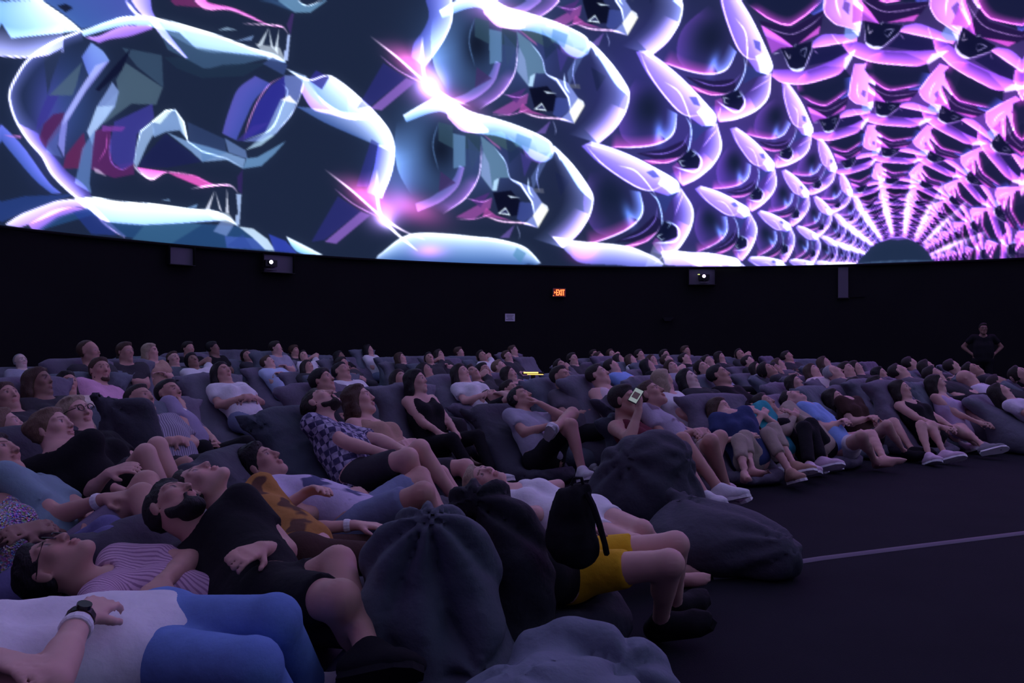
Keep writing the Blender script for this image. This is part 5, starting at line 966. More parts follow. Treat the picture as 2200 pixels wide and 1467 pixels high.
 {'name': 'whitew', 'loc': [0.361, 4.004, 0.0], 'az': -9, 'lod': 'near', 'spec': {'fem': 1, 'top': 'tank', 'bottom': 'brief', 'hair': 'bun', 'shoes': 'bare'}, 'col': {'skin': 1, 'top': 'white', 'bottom': 'white', 'hair': 'blond'}, 'label': 'person with blond hair in white top and white shorts lying on the beanbag', 'J': {'pel': [0.0, 0.0, 0.264], 'chest': [-0.24, 0.106, 0.301], 'neck': [-0.426, 0.174, 0.366], 'cn': [0.113, -0.279, 0.954], 'hu': [-0.97, 0.0, 0.242], 'hf': [0.21, -0.5, 0.84], 'hd': [-0.558, 0.212, 0.424], 'shL': [-0.343, 0.307, 0.364], 'hiL': [0.062, 0.058, 0.297], 'elL': [-0.169, 0.512, 0.361], 'wrL': [-0.281, 0.311, 0.318], 'hdL': [-0.117, -0.984, -0.134], 'hnL': [-0.226, 0.158, -0.961], 'knL': [0.309, -0.267, 0.302], 'anL': [0.482, -0.035, 0.051], 'toL': [0.893, 0.334, 0.301], 'shR': [-0.464, 0.034, 0.298], 'hiR': [0.02, -0.096, 0.255], 'elR': [-0.228, -0.088, 0.321], 'wrR': [-0.209, 0.146, 0.321], 'hdR': [0.172, 0.985, -0.033], 'hnR': [-0.24, 0.009, -0.971], 'knR': [0.282, -0.413, 0.266], 'anR': [0.454, -0.155, 0.044], 'toR': [0.893, -0.334, 0.301]}, 'rec': 14},
 {'name': 'yellow', 'loc': [0.216, 3.068, 0.0], 'az': 2, 'lod': 'near', 'spec': {'fem': 1, 'top': 'tank', 'bottom': 'brief', 'blen': 0.6, 'hair': 'short', 'shoes': 'sneaker', 'bagw': 0.46, 'bagl': 0.5}, 'col': {'skin': 1, 'top': 'black', 'bottom': 'yellow', 'hair': 'brown', 'shoe': 'black', 'sole': 'black'}, 'label': 'person in yellow shorts with bare legs, mostly hidden behind the dark beanbag', 'J': {'pel': [0.0, 0.0, 0.294], 'chest': [-0.18, -0.184, 0.347], 'neck': [-0.32, -0.326, 0.402], 'cn': [-0.069, -0.253, -0.965], 'hu': [-0.961, -0.0, 0.276], 'hf': [0.276, 0.0, 0.961], 'hd': [-0.416, -0.421, 0.455], 'shL': [-0.183, -0.402, 0.433], 'hiL': [0.037, 0.074, 0.313], 'elL': [-0.203, -0.141, 0.374], 'wrL': [0.004, -0.097, 0.475], 'hdL': [0.736, -0.608, 0.298], 'hnL': [0.058, -0.382, -0.922], 'knL': [0.437, -0.017, 0.398], 'anL': [0.489, 0.203, 0.082], 'toL': [0.876, 0.355, 0.326], 'shR': [-0.41, -0.194, 0.395], 'hiR': [0.006, -0.088, 0.302], 'elR': [-0.209, -0.369, 0.381], 'wrR': [-0.091, -0.165, 0.379], 'hdR': [0.305, 0.952, -0.022], 'hnR': [-0.318, 0.08, -0.945], 'knR': [0.349, -0.281, 0.399], 'anR': [0.37, -0.034, 0.097], 'toR': [0.876, -0.355, 0.326]}, 'rec': 20},
 {'name': 'phone', 'loc': [1.097, 5.591, 0.0], 'az': -52, 'lod': 'near', 'spec': {'top': 'tank', 'bottom': 'shorts', 'hair': 'buzz', 'bagw': 0.46, 'bagl': 0.58}, 'col': {'skin': 2, 'top': 'maroon', 'bottom': 'charcoal', 'hair': 'dark'}, 'label': 'person with cropped hair holding up a lit phone', 'J': {'pel': [0.0, 0.0, 0.229], 'chest': [-0.157, -0.064, 0.452], 'neck': [-0.294, -0.121, 0.616], 'cn': [0.691, 0.348, 0.634], 'hu': [-0.309, 0.0, 0.951], 'hf': [0.862, 0.423, 0.28], 'hd': [-0.283, -0.11, 0.77], 'shL': [-0.359, 0.046, 0.573], 'hiL': [-0.021, 0.083, 0.2], 'elL': [-0.095, 0.04, 0.463], 'wrL': [0.127, -0.01, 0.361], 'hdL': [0.901, -0.379, -0.211], 'hnL': [-0.41, -0.584, -0.7], 'knL': [0.228, -0.054, 0.523], 'anL': [0.511, -0.022, 0.221], 'toL': [0.891, 0.342, 0.297], 'shR': [-0.207, -0.28, 0.586], 'hiR': [0.027, -0.084, 0.246], 'elR': [0.047, -0.399, 0.534], 'wrR': [-0.007, -0.247, 0.725], 'hdR': [-0.172, 0.365, 0.915], 'hnR': [-0.919, -0.393, -0.016], 'knR': [0.297, -0.263, 0.529], 'anR': [0.549, -0.222, 0.201], 'toR': [0.891, -0.342, 0.297]}, 'rec': 62},
 {'name': 'greyt', 'loc': [1.333, 5.808, 0.0], 'az': -48, 'lod': 'near', 'spec': {'top': 'tshirt', 'bottom': 'shorts', 'hair': 'short'}, 'col': {'skin': 2, 'top': 'grey_print', 'bottom': 'khaki', 'hair': 'brown', 'shoe': 'pinkwhite'}, 'label': 'person in grey printed t-shirt and khaki shorts next to the phone holder', 'J': {'pel': [0.0, 0.0, 0.303], 'chest': [-0.197, 0.021, 0.501], 'neck': [-0.366, 0.029, 0.643], 'cn': [0.631, 0.437, 0.641], 'hu': [-0.643, 0.0, 0.766], 'hf': [0.729, 0.309, 0.611], 'hd': [-0.411, 0.072, 0.784], 'shL': [-0.394, 0.184, 0.548], 'hiL': [-0.034, -0.083, 0.307], 'elL': [-0.133, 0.277, 0.478], 'wrL': [0.039, 0.104, 0.532], 'hdL': [0.466, -0.885, 0.008], 'hnL': [-0.619, -0.332, -0.712], 'knL': [0.089, 0.293, 0.475], 'anL': [0.161, 0.042, 0.153], 'toL': [0.911, 0.319, 0.26], 'shR': [-0.3, -0.139, 0.676], 'hiR': [0.027, 0.084, 0.282], 'elR': [-0.095, -0.175, 0.482], 'wrR': [0.044, 0.027, 0.533], 'hdR': [0.383, 0.924, 0.003], 'hnR': [-0.661, 0.276, -0.698], 'knR': [0.303, -0.162, 0.503], 'anR': [0.326, 0.014, 0.128], 'toR': [0.911, -0.319, 0.26]}, 'rec': 48},
 {'name': 'cross', 'loc': [0.28, 6.622, 0.0], 'az': -50, 'lod': 'near', 'spec': {'top': 'tshirt', 'bottom': 'shorts', 'hair': 'short'}, 'col': {'skin': 2, 'top': 'grey_light', 'bottom': 'black', 'hair': 'black', 'shoe': 'white'}, 'label': 'person in light grey t-shirt resting one ankle on the other knee', 'J': {'pel': [0.0, 0.0, 0.213], 'chest': [-0.188, 0.041, 0.417], 'neck': [-0.353, 0.071, 0.56], 'cn': [0.707, 0.093, 0.701], 'hu': [-0.695, 0.0, 0.719], 'hf': [0.652, 0.423, 0.63], 'hd': [-0.432, 0.096, 0.691], 'shL': [-0.327, 0.243, 0.501], 'hiL': [-0.003, 0.089, 0.199], 'elL': [-0.047, 0.277, 0.542], 'wrL': [-0.245, 0.177, 0.656], 'hdL': [-0.776, -0.412, 0.477], 'hnL': [-0.39, -0.28, -0.877], 'knL': [0.086, 0.249, 0.588], 'anL': [0.248, -0.12, 0.491], 'toL': [0.741, -0.454, 0.495], 'shR': [-0.339, -0.112, 0.561], 'hiR': [-0.003, -0.09, 0.207], 'elR': [-0.088, -0.147, 0.432], 'wrR': [0.051, 0.049, 0.5], 'hdR': [0.397, 0.916, 0.053], 'hnR': [-0.55, 0.284, -0.786], 'knR': [0.256, 0.068, 0.512], 'anR': [0.472, -0.019, 0.169], 'toR': [0.907, -0.324, 0.27]}, 'rec': 40},
 {'name': 'bluew', 'loc': [2.057, 6.589, 0.0], 'az': -70, 'lod': 'mid', 'spec': {'fem': 1, 'top': 'tshirt', 'bottom': 'capri', 'hair': 'long', 'shoes': 'bare'}, 'col': {'skin': 1, 'top': 'navy', 'bottom': 'beige', 'hair': 'brown'}, 'label': 'person with long dark hair and navy top beside the khaki shorts', 'J': {'pel': [0.0, 0.0, 0.19], 'chest': [-0.146, -0.031, 0.406], 'neck': [-0.253, -0.056, 0.582], 'cn': [0.841, -0.14, 0.522], 'hu': [-0.407, 0.0, 0.914], 'hf': [0.791, 0.5, 0.352], 'hd': [-0.397, -0.052, 0.603], 'shL': [-0.213, 0.098, 0.591], 'hiL': [-0.035, 0.077, 0.199], 'elL': [-0.083, 0.148, 0.362], 'wrL': [0.039, -0.044, 0.422], 'hdL': [0.361, -0.932, 0.025], 'hnL': [-0.702, -0.289, -0.651], 'knL': [0.163, -0.193, 0.424], 'anL': [0.447, -0.341, 0.201], 'toL': [0.876, 0.355, 0.326], 'shR': [-0.23, -0.207, 0.536], 'hiR': [0.028, -0.08, 0.2], 'elR': [-0.07, -0.31, 0.347], 'wrR': [0.038, -0.115, 0.421], 'hdR': [0.331, 0.942, 0.056], 'hnR': [-0.711, 0.288, -0.641], 'knR': [0.268, -0.328, 0.41], 'anR': [0.549, -0.483, 0.19], 'toR': [0.876, -0.355, 0.326]}, 'rec': 51},
 {'name': 'tealp', 'loc': [2.441, 7.061, 0.0], 'az': -62, 'lod': 'mid', 'spec': {'top': 'tshirt', 'bottom': 'capri', 'hair': 'receding'}, 'col': {'skin': 1, 'top': 'teal', 'bottom': 'beige', 'hair': 'grey', 'shoe': 'tan'}, 'label': 'person in bright teal top and beige trousers, left of the pale sneakers', 'J': {'pel': [0.0, 0.0, 0.188], 'chest': [-0.18, -0.042, 0.398], 'neck': [-0.317, -0.076, 0.568], 'cn': [0.774, -0.144, 0.616], 'hu': [-0.53, 0.0, 0.848], 'hf': [0.769, 0.423, 0.48], 'hd': [-0.471, -0.072, 0.56], 'shL': [-0.278, 0.102, 0.59], 'hiL': [-0.038, 0.082, 0.199], 'elL': [-0.063, 0.101, 0.402], 'wrL': [-0.089, -0.103, 0.545], 'hdL': [-0.215, -0.869, 0.447], 'hnL': [-0.743, -0.152, -0.652], 'knL': [0.156, -0.22, 0.435], 'anL': [0.459, -0.303, 0.165], 'toL': [0.891, 0.342, 0.297], 'shR': [-0.283, -0.25, 0.515], 'hiR': [0.036, -0.082, 0.2], 'elR': [-0.032, -0.307, 0.393], 'wrR': [-0.086, -0.111, 0.539], 'hdR': [-0.273, 0.849, 0.452], 'hnR': [-0.738, 0.116, -0.664], 'knR': [0.25, -0.39, 0.41], 'anR': [0.552, -0.445, 0.131], 'toR': [0.891, -0.342, 0.297]}, 'rec': 44},
 {'name': 'blackt', 'loc': [2.924, 7.307, 0.0], 'az': -58, 'lod': 'mid', 'spec': {'top': 'long', 'bottom': 'jeans', 'hair': 'short'}, 'col': {'skin': 2, 'top': 'beige', 'bottom': 'black', 'hair': 'dark', 'shoe': 'pinkwhite', 'sole': 'white'}, 'label': 'person in black trousers and pale pink sneakers', 'J': {'pel': [0.0, 0.0, 0.191], 'chest': [-0.171, -0.118, 0.379], 'neck': [-0.326, -0.205, 0.51], 'cn': [0.748, -0.207, 0.63], 'hu': [-0.629, 0.0, 0.777], 'hf': [0.704, 0.423, 0.57], 'hd': [-0.44, -0.264, 0.597], 'shL': [-0.318, -0.033, 0.574], 'hiL': [-0.01, 0.09, 0.198], 'elL': [-0.083, -0.043, 0.414], 'wrL': [-0.084, -0.262, 0.535], 'hdL': [-0.183, -0.904, 0.386], 'hnL': [-0.663, -0.177, -0.727], 'knL': [0.087, -0.245, 0.449], 'anL': [0.328, -0.417, 0.159], 'toL': [0.891, 0.342, 0.297], 'shR': [-0.273, -0.353, 0.415], 'hiR': [-0.007, -0.09, 0.199], 'elR': [-0.012, -0.466, 0.394], 'wrR': [-0.081, -0.264, 0.525], 'hdR': [-0.318, 0.858, 0.404], 'hnR': [-0.66, 0.106, -0.744], 'knR': [0.145, -0.417, 0.433], 'anR': [0.352, -0.623, 0.138], 'toR': [0.891, -0.342, 0.297]}, 'rec': 38},
 {'name': 'bluesh', 'loc': [3.179, 7.471, 0.0], 'az': -38, 'lod': 'mid', 'spec': {'top': 'shirt', 'bottom': 'brief', 'hair': 'short', 'shoes': 'bare'}, 'col': {'skin': 1, 'top': 'sky', 'bottom': 'white', 'hair': 'dark'}, 'label': 'person with chin up in sky blue shirt and white shorts, bare legs', 'J': {'pel': [0.0, 0.0, 0.194], 'chest': [-0.187, 0.029, 0.4], 'neck': [-0.323, 0.052, 0.572], 'cn': [0.762, 0.022, 0.648], 'hu': [-0.94, 0.0, 0.342], 'hf': [0.341, 0.087, 0.936], 'hd': [-0.469, 0.065, 0.623], 'shL': [-0.29, 0.228, 0.531], 'hiL': [-0.09, 0.007, 0.2], 'elL': [-0.077, 0.3, 0.355], 'wrL': [0.026, 0.09, 0.444], 'hdL': [0.317, -0.944, 0.087], 'hnL': [-0.631, -0.279, -0.724], 'knL': [0.233, 0.267, 0.311], 'anL': [0.418, -0.046, 0.112], 'toL': [0.895, 0.338, 0.292], 'shR': [-0.308, -0.13, 0.565], 'hiR': [0.088, -0.022, 0.199], 'elR': [-0.101, -0.185, 0.377], 'wrR': [0.027, 0.02, 0.444], 'hdR': [0.367, 0.929, 0.043], 'hnR': [-0.615, 0.277, -0.738], 'knR': [0.296, -0.361, 0.361], 'anR': [0.341, -0.058, 0.082], 'toR': [0.895, -0.338, 0.292]}, 'rec': 44},
 {'name': 'row2', 'loc': [3.728, 8.11, 0.0], 'az': -46, 'lod': 'mid', 'spec': {'fem': 1, 'top': 'tshirt', 'bottom': 'brief', 'hair': 'long', 'shoes': 'sneaker'}, 'col': {'skin': 1, 'top': 'brown_dark', 'bottom': 'charcoal', 'hair': 'dark', 'shoe': 'black', 'sole': 'black'}, 'label': 'person in dark brown top and bare legs right of the sky blue shirt', 'J': {'pel': [0.0, 0.0, 0.187], 'chest': [-0.13, 0.033, 0.413], 'neck': [-0.226, 0.059, 0.595], 'cn': [0.861, -0.124, 0.494], 'hu': [-0.485, 0.0, 0.875], 'hf': [0.845, 0.259, 0.468], 'hd': [-0.37, 0.083, 0.592], 'shL': [-0.167, 0.205, 0.569], 'hiL': [-0.084, 0.004, 0.199], 'elL': [-0.054, 0.28, 0.338], 'wrL': [0.052, 0.087, 0.421], 'hdL': [0.33, -0.941, 0.078], 'hnL': [-0.699, -0.3, -0.65], 'knL': [0.216, 0.212, 0.371], 'anL': [0.452, 0.044, 0.11], 'toL': [0.876, 0.355, 0.326], 'shR': [-0.22, -0.1, 0.584], 'hiR': [0.084, 0.002, 0.2], 'elR': [-0.076, -0.172, 0.37], 'wrR': [0.054, 0.017, 0.422], 'hdR': [0.38, 0.925, 0.01], 'hnR': [-0.684, 0.289, -0.67], 'knR': [0.318, -0.269, 0.388], 'anR': [0.418, -0.046, 0.084], 'toR': [0.876, -0.355, 0.326]}, 'rec': 50},
 {'name': 'row3', 'loc': [4.639, 9.019, 0.0], 'az': -52, 'lod': 'mid', 'spec': {'fem': 1, 'top': 'tshirt', 'bottom': 'brief', 'hair': 'long', 'shoes': 'sneaker'}, 'col': {'skin': 1, 'top': 'black', 'bottom': 'black', 'hair': 'dark', 'shoe': 'pinkwhite'}, 'label': 'person with long dark hair in black, hand near the chin, in the right row', 'pose': {'rec': 54, 'head': 66, 'yaw': 20, 'arms': 'chin', 'legs': 'bent', 'seat': 0.2, 's': 0.94, 'shw': 0.165}, 'rec': 54},
 {'name': 'row4', 'loc': [4.491, 8.201, 0.0], 'az': -62, 'lod': 'mid', 'spec': {'fem': 1, 'top': 'tank', 'bottom': 'brief', 'hair': 'bob', 'shoes': 'sneaker'}, 'col': {'skin': 1, 'top': 'black', 'bottom': 'black', 'hair': 'dark', 'shoe': 'pinkwhite'}, 'label': 'person in black low-cut top with pink sneakers in the right row', 'J': {'pel': [0.0, 0.0, 0.192], 'chest': [-0.159, -0.009, 0.402], 'neck': [-0.297, -0.015, 0.556], 'cn': [0.776, -0.007, 0.631], 'hu': [-0.407, -0.0, 0.914], 'hf': [0.828, 0.423, 0.369], 'hd': [-0.364, -0.02, 0.685], 'shL': [-0.286, 0.141, 0.529], 'hiL': [-0.034, 0.078, 0.199], 'elL': [-0.047, 0.118, 0.41], 'wrL': [0.163, 0.046, 0.333], 'hdL': [0.888, -0.428, -0.166], 'hnL': [-0.385, -0.498, -0.777], 'knL': [0.147, -0.245, 0.361], 'anL': [0.386, -0.403, 0.097], 'toL': [0.876, 0.355, 0.326], 'shR': [-0.282, -0.169, 0.52], 'hiR': [0.025, -0.08, 0.204], 'elR': [-0.04, -0.184, 0.405], 'wrR': [0.168, -0.106, 0.331], 'hdR': [0.884, 0.44, -0.16], 'hnR': [-0.387, 0.496, -0.777], 'knR': [0.155, -0.426, 0.368], 'anR': [0.356, -0.603, 0.085], 'toR': [0.876, -0.355, 0.326]}, 'rec': 56},
 {'name': 'row5', 'loc': [5.043, 8.639, 0.0], 'az': -52, 'lod': 'mid', 'spec': {'fem': 1, 'top': 'tank', 'bottom': 'brief', 'hair': 'long', 'shoes': 'sneaker'}, 'col': {'skin': 1, 'top': 'lavender', 'bottom': 'lavender', 'hair': 'dark', 'shoe': 'grey'}, 'label': 'person with very long dark hair in lavender top in the right row', 'J': {'pel': [0.0, 0.0, 0.194], 'chest': [-0.126, 0.034, 0.422], 'neck': [-0.239, 0.06, 0.594], 'cn': [0.861, 0.047, 0.507], 'hu': [-0.309, 0.0, 0.951], 'hf': [0.862, 0.423, 0.28], 'hd': [-0.3, 0.08, 0.725], 'shL': [-0.228, 0.209, 0.54], 'hiL': [-0.033, 0.079, 0.199], 'elL': [0.004, 0.209, 0.407], 'wrL': [0.208, 0.129, 0.322], 'hdL': [0.877, -0.445, -0.185], 'hnL': [-0.427, -0.541, -0.725], 'knL': [0.126, -0.282, 0.286], 'anL': [0.424, -0.47, 0.119], 'toL': [0.812, 0.515, 0.274], 'shR': [-0.236, -0.098, 0.582], 'hiR': [0.021, -0.082, 0.209], 'elR': [-0.017, -0.092, 0.428], 'wrR': [0.188, -0.026, 0.333], 'hdR': [0.885, 0.418, -0.208], 'hnR': [-0.426, 0.543, -0.723], 'knR': [0.126, -0.466, 0.283], 'anR': [0.272, -0.17, 0.078], 'toR': [0.812, -0.515, 0.274]}, 'rec': 60},
 {'name': 'row6', 'loc': [5.868, 8.32, 0.0], 'az': -48, 'lod': 'mid', 'spec': {'fem': 1, 'top': 'tshirt', 'bottom': 'jeans', 'hair': 'bob'}, 'col': {'skin': 1, 'top': 'lavender_white', 'bottom': 'violet_grey', 'hair': 'dark'}, 'label': 'person in pale lavender t-shirt at the right edge of the row', 'pose': {'rec': 32, 'head': 50, 'yaw': 20, 'arms': 'belly', 'legs': 'high', 'seat': 0.303, 's': 0.94, 'shw': 0.165}, 'rec': 32},
 {'name': 'row7', 'loc': [5.858, 8.843, 0.0], 'az': -50, 'lod': 'mid', 'spec': {'top': 'tshirt', 'bottom': 'shorts', 'hair': 'short', 'shoes': 'bare'}, 'col': {'skin': 2, 'top': 'charcoal', 'bottom': 'charcoal', 'hair': 'dark'}, 'label': 'person with raised bare knees between the two lavender tops', 'J': {'pel': [0.0, 0.0, 0.193], 'chest': [-0.212, 0.066, 0.363], 'neck': [-0.374, 0.118, 0.504], 'cn': [0.646, 0.035, 0.762], 'hu': [-0.94, 0.0, 0.342], 'hf': [0.321, 0.342, 0.883], 'hd': [-0.523, 0.135, 0.465], 'shL': [-0.309, 0.285, 0.463], 'hiL': [0.002, 0.091, 0.197], 'elL': [-0.075, 0.345, 0.311], 'wrL': [0.004, 0.137, 0.424], 'hdL': [0.293, -0.939, 0.178], 'hnL': [-0.354, -0.279, -0.893], 'knL': [-0.337, -0.12, 0.36], 'anL': [0.03, 0.034, 0.24], 'toL': [0.962, 0.259, 0.084], 'shR': [-0.365, -0.065, 0.527], 'hiR': [-0.024, -0.086, 0.208], 'elR': [-0.14, -0.123, 0.362], 'wrR': [0.007, 0.07, 0.425], 'hdR': [0.43, 0.9, 0.073], 'hnR': [-0.326, 0.23, -0.917], 'knR': [-0.317, -0.355, 0.374], 'anR': [0.04, -0.184, 0.248], 'toR': [0.962, -0.259, 0.084]}, 'rec': 25},
 {'name': 'pinksh', 'loc': [-3.583, 6.723, 0.0], 'az': -45, 'lod': 'mid', 'spec': {'top': 'shirt', 'bottom': 'shorts', 'hair': 'short', 'beard': 1.05}, 'col': {'skin': 2, 'top': 'pink', 'bottom': 'charcoal', 'hair': 'brown'}, 'label': 'bearded person in plain pink shirt, sitting up on the left', 'J': {'pel': [0.0, 0.0, 0.412], 'chest': [-0.155, 0.035, 0.642], 'neck': [-0.29, 0.056, 0.816], 'cn': [0.781, 0.36, 0.51], 'hu': [-0.309, 0.0, 0.951], 'hf': [0.93, 0.208, 0.302], 'hd': [-0.357, 0.085, 0.952], 'shL': [-0.321, 0.215, 0.728], 'hiL': [0.004, 0.09, 0.411], 'elL': [-0.106, 0.308, 0.564], 'wrL': [0.044, 0.11, 0.594], 'hdL': [0.381, -0.922, -0.063], 'hnL': [-0.805, -0.298, -0.514], 'knL': [0.406, 0.241, 0.442], 'anL': [0.608, 0.174, 0.085], 'toL': [0.919, 0.31, 0.244], 'shR': [-0.237, -0.118, 0.835], 'hiR': [-0.012, -0.088, 0.398], 'elR': [-0.105, -0.162, 0.586], 'wrR': [0.044, 0.038, 0.594], 'hdR': [0.376, 0.92, -0.108], 'hnR': [-0.81, 0.27, -0.521], 'knR': [0.415, -0.093, 0.446], 'anR': [0.609, -0.025, 0.085], 'toR': [0.919, -0.31, 0.244]}, 'rec': 62},
 {'name': 'cream', 'loc': [-3.544, 6.344, 0.0], 'az': -42, 'lod': 'mid', 'spec': {'fem': 1, 'top': 'tshirt', 'bottom': 'shorts', 'hair': 'long'}, 'col': {'skin': 2, 'top': 'cream', 'bottom': 'charcoal', 'hair': 'black'}, 'label': 'person with black hair in cream top, left of the pink shirt', 'pose': {'rec': 50, 'head': 68, 'yaw': 10, 'arms': 'belly', 'seat': 0.369, 's': 0.94, 'shw': 0.165}, 'rec': 50},
 {'name': 'chin', 'loc': [-2.408, 5.888, 0.0], 'az': -40, 'lod': 'mid', 'spec': {'top': 'tshirt', 'bottom': 'jeans', 'hair': 'short', 'band': 'R'}, 'col': {'skin': 2, 'top': 'lavender_grey', 'bottom': 'black', 'hair': 'black', 'band': 'paper'}, 'label': 'person in lavender grey t-shirt with hand on chin', 'J': {'pel': [0.0, 0.0, 0.293], 'chest': [-0.179, -0.03, 0.507], 'neck': [-0.324, -0.071, 0.668], 'cn': [0.21, 0.911, 0.354], 'hu': [-0.469, -0.0, 0.883], 'hf': [0.807, 0.407, 0.429], 'hd': [-0.403, -0.033, 0.795], 'shL': [-0.435, -0.006, 0.537], 'hiL': [-0.009, 0.09, 0.293], 'elL': [-0.18, 0.118, 0.512], 'wrL': [0.064, 0.09, 0.465], 'hdL': [0.939, -0.329, -0.096], 'hnL': [-0.235, -0.415, -0.879], 'knL': [0.386, 0.174, 0.442], 'anL': [0.585, 0.104, 0.085], 'toL': [0.912, 0.318, 0.259], 'shR': [-0.172, -0.145, 0.739], 'hiR': [-0.01, -0.09, 0.293], 'elR': [0.039, -0.132, 0.547], 'wrR': [-0.149, -0.047, 0.689], 'hdR': [-0.697, 0.299, 0.652], 'hnR': [-0.705, -0.454, -0.545], 'knR': [0.386, -0.167, 0.442], 'anR': [0.585, -0.095, 0.085], 'toR': [0.912, -0.318, 0.259]}, 'rec': 46},
 {'name': 'stripeman', 'loc': [-2.3, 5.234, 0.0], 'az': -36, 'lod': 'mid', 'spec': {'top': 'shirt', 'bottom': 'shorts', 'hair': 'short'}, 'col': {'skin': 2, 'top': 'grey_stripe', 'bottom': 'charcoal', 'hair': 'dark'}, 'label': 'person in grey striped shirt peering past a beanbag back', 'pose': {'rec': 45, 'head': 60, 'yaw': 22, 'arms': 'belly', 'seat': 0.317}, 'rec': 45},
 {'name': 'whitet', 'loc': [-2.446, 7.124, 0.0], 'az': -38, 'lod': 'mid', 'spec': {'fem': 1, 'top': 'tshirt', 'bottom': 'jeans', 'hair': 'long'}, 'col': {'skin': 2, 'top': 'white', 'bottom': 'grey_blue', 'hair': 'black'}, 'label': 'person with long black hair in white t-shirt on the left', 'pose': {'rec': 42, 'head': 58, 'yaw': 12, 'arms': 'belly', 'seat': 0.489, 's': 0.94, 'shw': 0.165}, 'rec': 42},
 {'name': 'leftprof', 'loc': [-3.219, 5.528, 0.0], 'az': -30, 'lod': 'mid', 'spec': {'fem': 1, 'top': 'long', 'bottom': 'jeans', 'hair': 'long'}, 'col': {'skin': 3, 'top': 'charcoal', 'bottom': 'black', 'hair': 'brown'}, 'label': 'person with long brown hair in dark top at the far left', 'pose': {'rec': 55, 'head': 70, 'yaw': 26, 'arms': 'lap', 'seat': 0.401, 's': 0.94, 'shw': 0.165}, 'rec': 55},
 {'name': 'leftedge', 'loc': [-3.171, 5.227, 0.0], 'az': -24, 'lod': 'mid', 'spec': {'fem': 1, 'top': 'tshirt', 'bottom': 'jeans', 'hair': 'long'}, 'col': {'skin': 2, 'top': 'charcoal', 'bottom': 'black', 'hair': 'brown'}, 'label': 'person with brown hair cut by the left edge, upper of two', 'pose': {'rec': 45, 'head': 60, 'arms': 'belly', 'seat': 0.373, 's': 0.94, 'shw': 0.165}, 'rec': 45},
 {'name': 'leftblond', 'loc': [-2.522, 4.365, 0.0], 'az': -5, 'lod': 'mid', 'spec': {'fem': 1, 'top': 'tshirt', 'bottom': 'jeans', 'hair': 'bob'}, 'col': {'skin': 1, 'top': 'charcoal', 'bottom': 'black', 'hair': 'lightbrown'}, 'label': 'person with light brown hair cut by the left edge, lower of two', 'pose': {'rec': 48, 'head': 65, 'yaw': 30, 'arms': 'belly', 'seat': 0.25, 's': 0.94, 'shw': 0.165}, 'rec': 48},
 {'name': 'armup', 'loc': [-1.38, 6.578, 0.0], 'az': -45, 'lod': 'mid', 'spec': {'top': 'tshirt', 'bottom': 'shorts', 'hair': 'curly'}, 'col': {'skin': 2, 'top': 'charcoal', 'bottom': 'black', 'hair': 'black'}, 'label': 'person with curly black hair and forearm on chest, behind the checked shirt', 'pose': {'rec': 45, 'head': 58, 'yaw': 28, 'arms': ('belly', 'chest'), 'seat': 0.389}, 'rec': 45},
 {'name': 'collar', 'loc': [-1.638, 8.48, 0.0], 'az': -45, 'lod': 'mid', 'spec': {'top': 'shirt', 'bottom': 'jeans', 'hair': 'short'}, 'col': {'skin': 2, 'top': 'white', 'bottom': 'black', 'hair': 'black'}, 'label': 'person in white collared shirt right of the raised forearm', 'pose': {'rec': 46, 'head': 56, 'yaw': 25, 'arms': 'belly', 'seat': 0.397}, 'rec': 46},
 {'name': 'blackc', 'loc': [-0.689, 6.83, 0.0], 'az': -42, 'lod': 'mid', 'spec': {'fem': 1, 'top': 'tank', 'bottom': 'jeans', 'hair': 'long'}, 'col': {'skin': 1, 'top': 'black', 'bottom': 'black', 'hair': 'black'}, 'label': 'person with long black hair in black sleeveless top, sitting tall', 'pose': {'rec': 66, 'head': 72, 'yaw': 28, 'arms': 'lap', 'seat': 0.292, 's': 0.94, 'shw': 0.165}, 'rec': 66},
 {'name': 'upface', 'loc': [0.231, 7.627, 0.0], 'az': -40, 'lod': 'mid', 'spec': {'fem': 1, 'top': 'tshirt', 'bottom': 'jeans', 'hair': 'bob'}, 'col': {'skin': 1, 'top': 'black', 'bottom': 'black', 'hair': 'dark'}, 'label': 'person lying with face up just left of the light grey t-shirt', 'pose': {'rec': 22, 'head': 16, 'yaw': -10, 'arms': 'chin', 'seat': 0.421, 's': 0.94, 'shw': 0.165}, 'rec': 22},
 {'name': 'beside', 'loc': [0.315, 8.442, 0.0], 'az': -42, 'lod': 'mid', 'spec': {'top': 'tshirt', 'bottom': 'jeans', 'hair': 'short'}, 'col': {'skin': 2, 'top': 'charcoal', 'bottom': 'black', 'hair': 'dark'}, 'label': 'person half hidden behind the light grey t-shirt', 'pose': {'rec': 44, 'head': 60, 'yaw': 15, 'arms': 'belly', 'seat': 0.2}, 'rec': 44},
 {'name': 'whtee2', 'loc': [-0.235, 7.977, 0.0], 'az': -45, 'lod': 'mid', 'spec': {'fem': 1, 'top': 'tshirt', 'bottom': 'jeans', 'hair': 'long'}, 'col': {'skin': 1, 'top': 'white', 'bottom': 'black', 'hair': 'dark'}, 'label': 'person with dark hair in white t-shirt in the centre of the crowd', 'pose': {'rec': 40, 'head': 60, 'yaw': 15, 'arms': 'belly', 'seat': 0.46, 's': 0.94, 'shw': 0.165}, 'rec': 40},
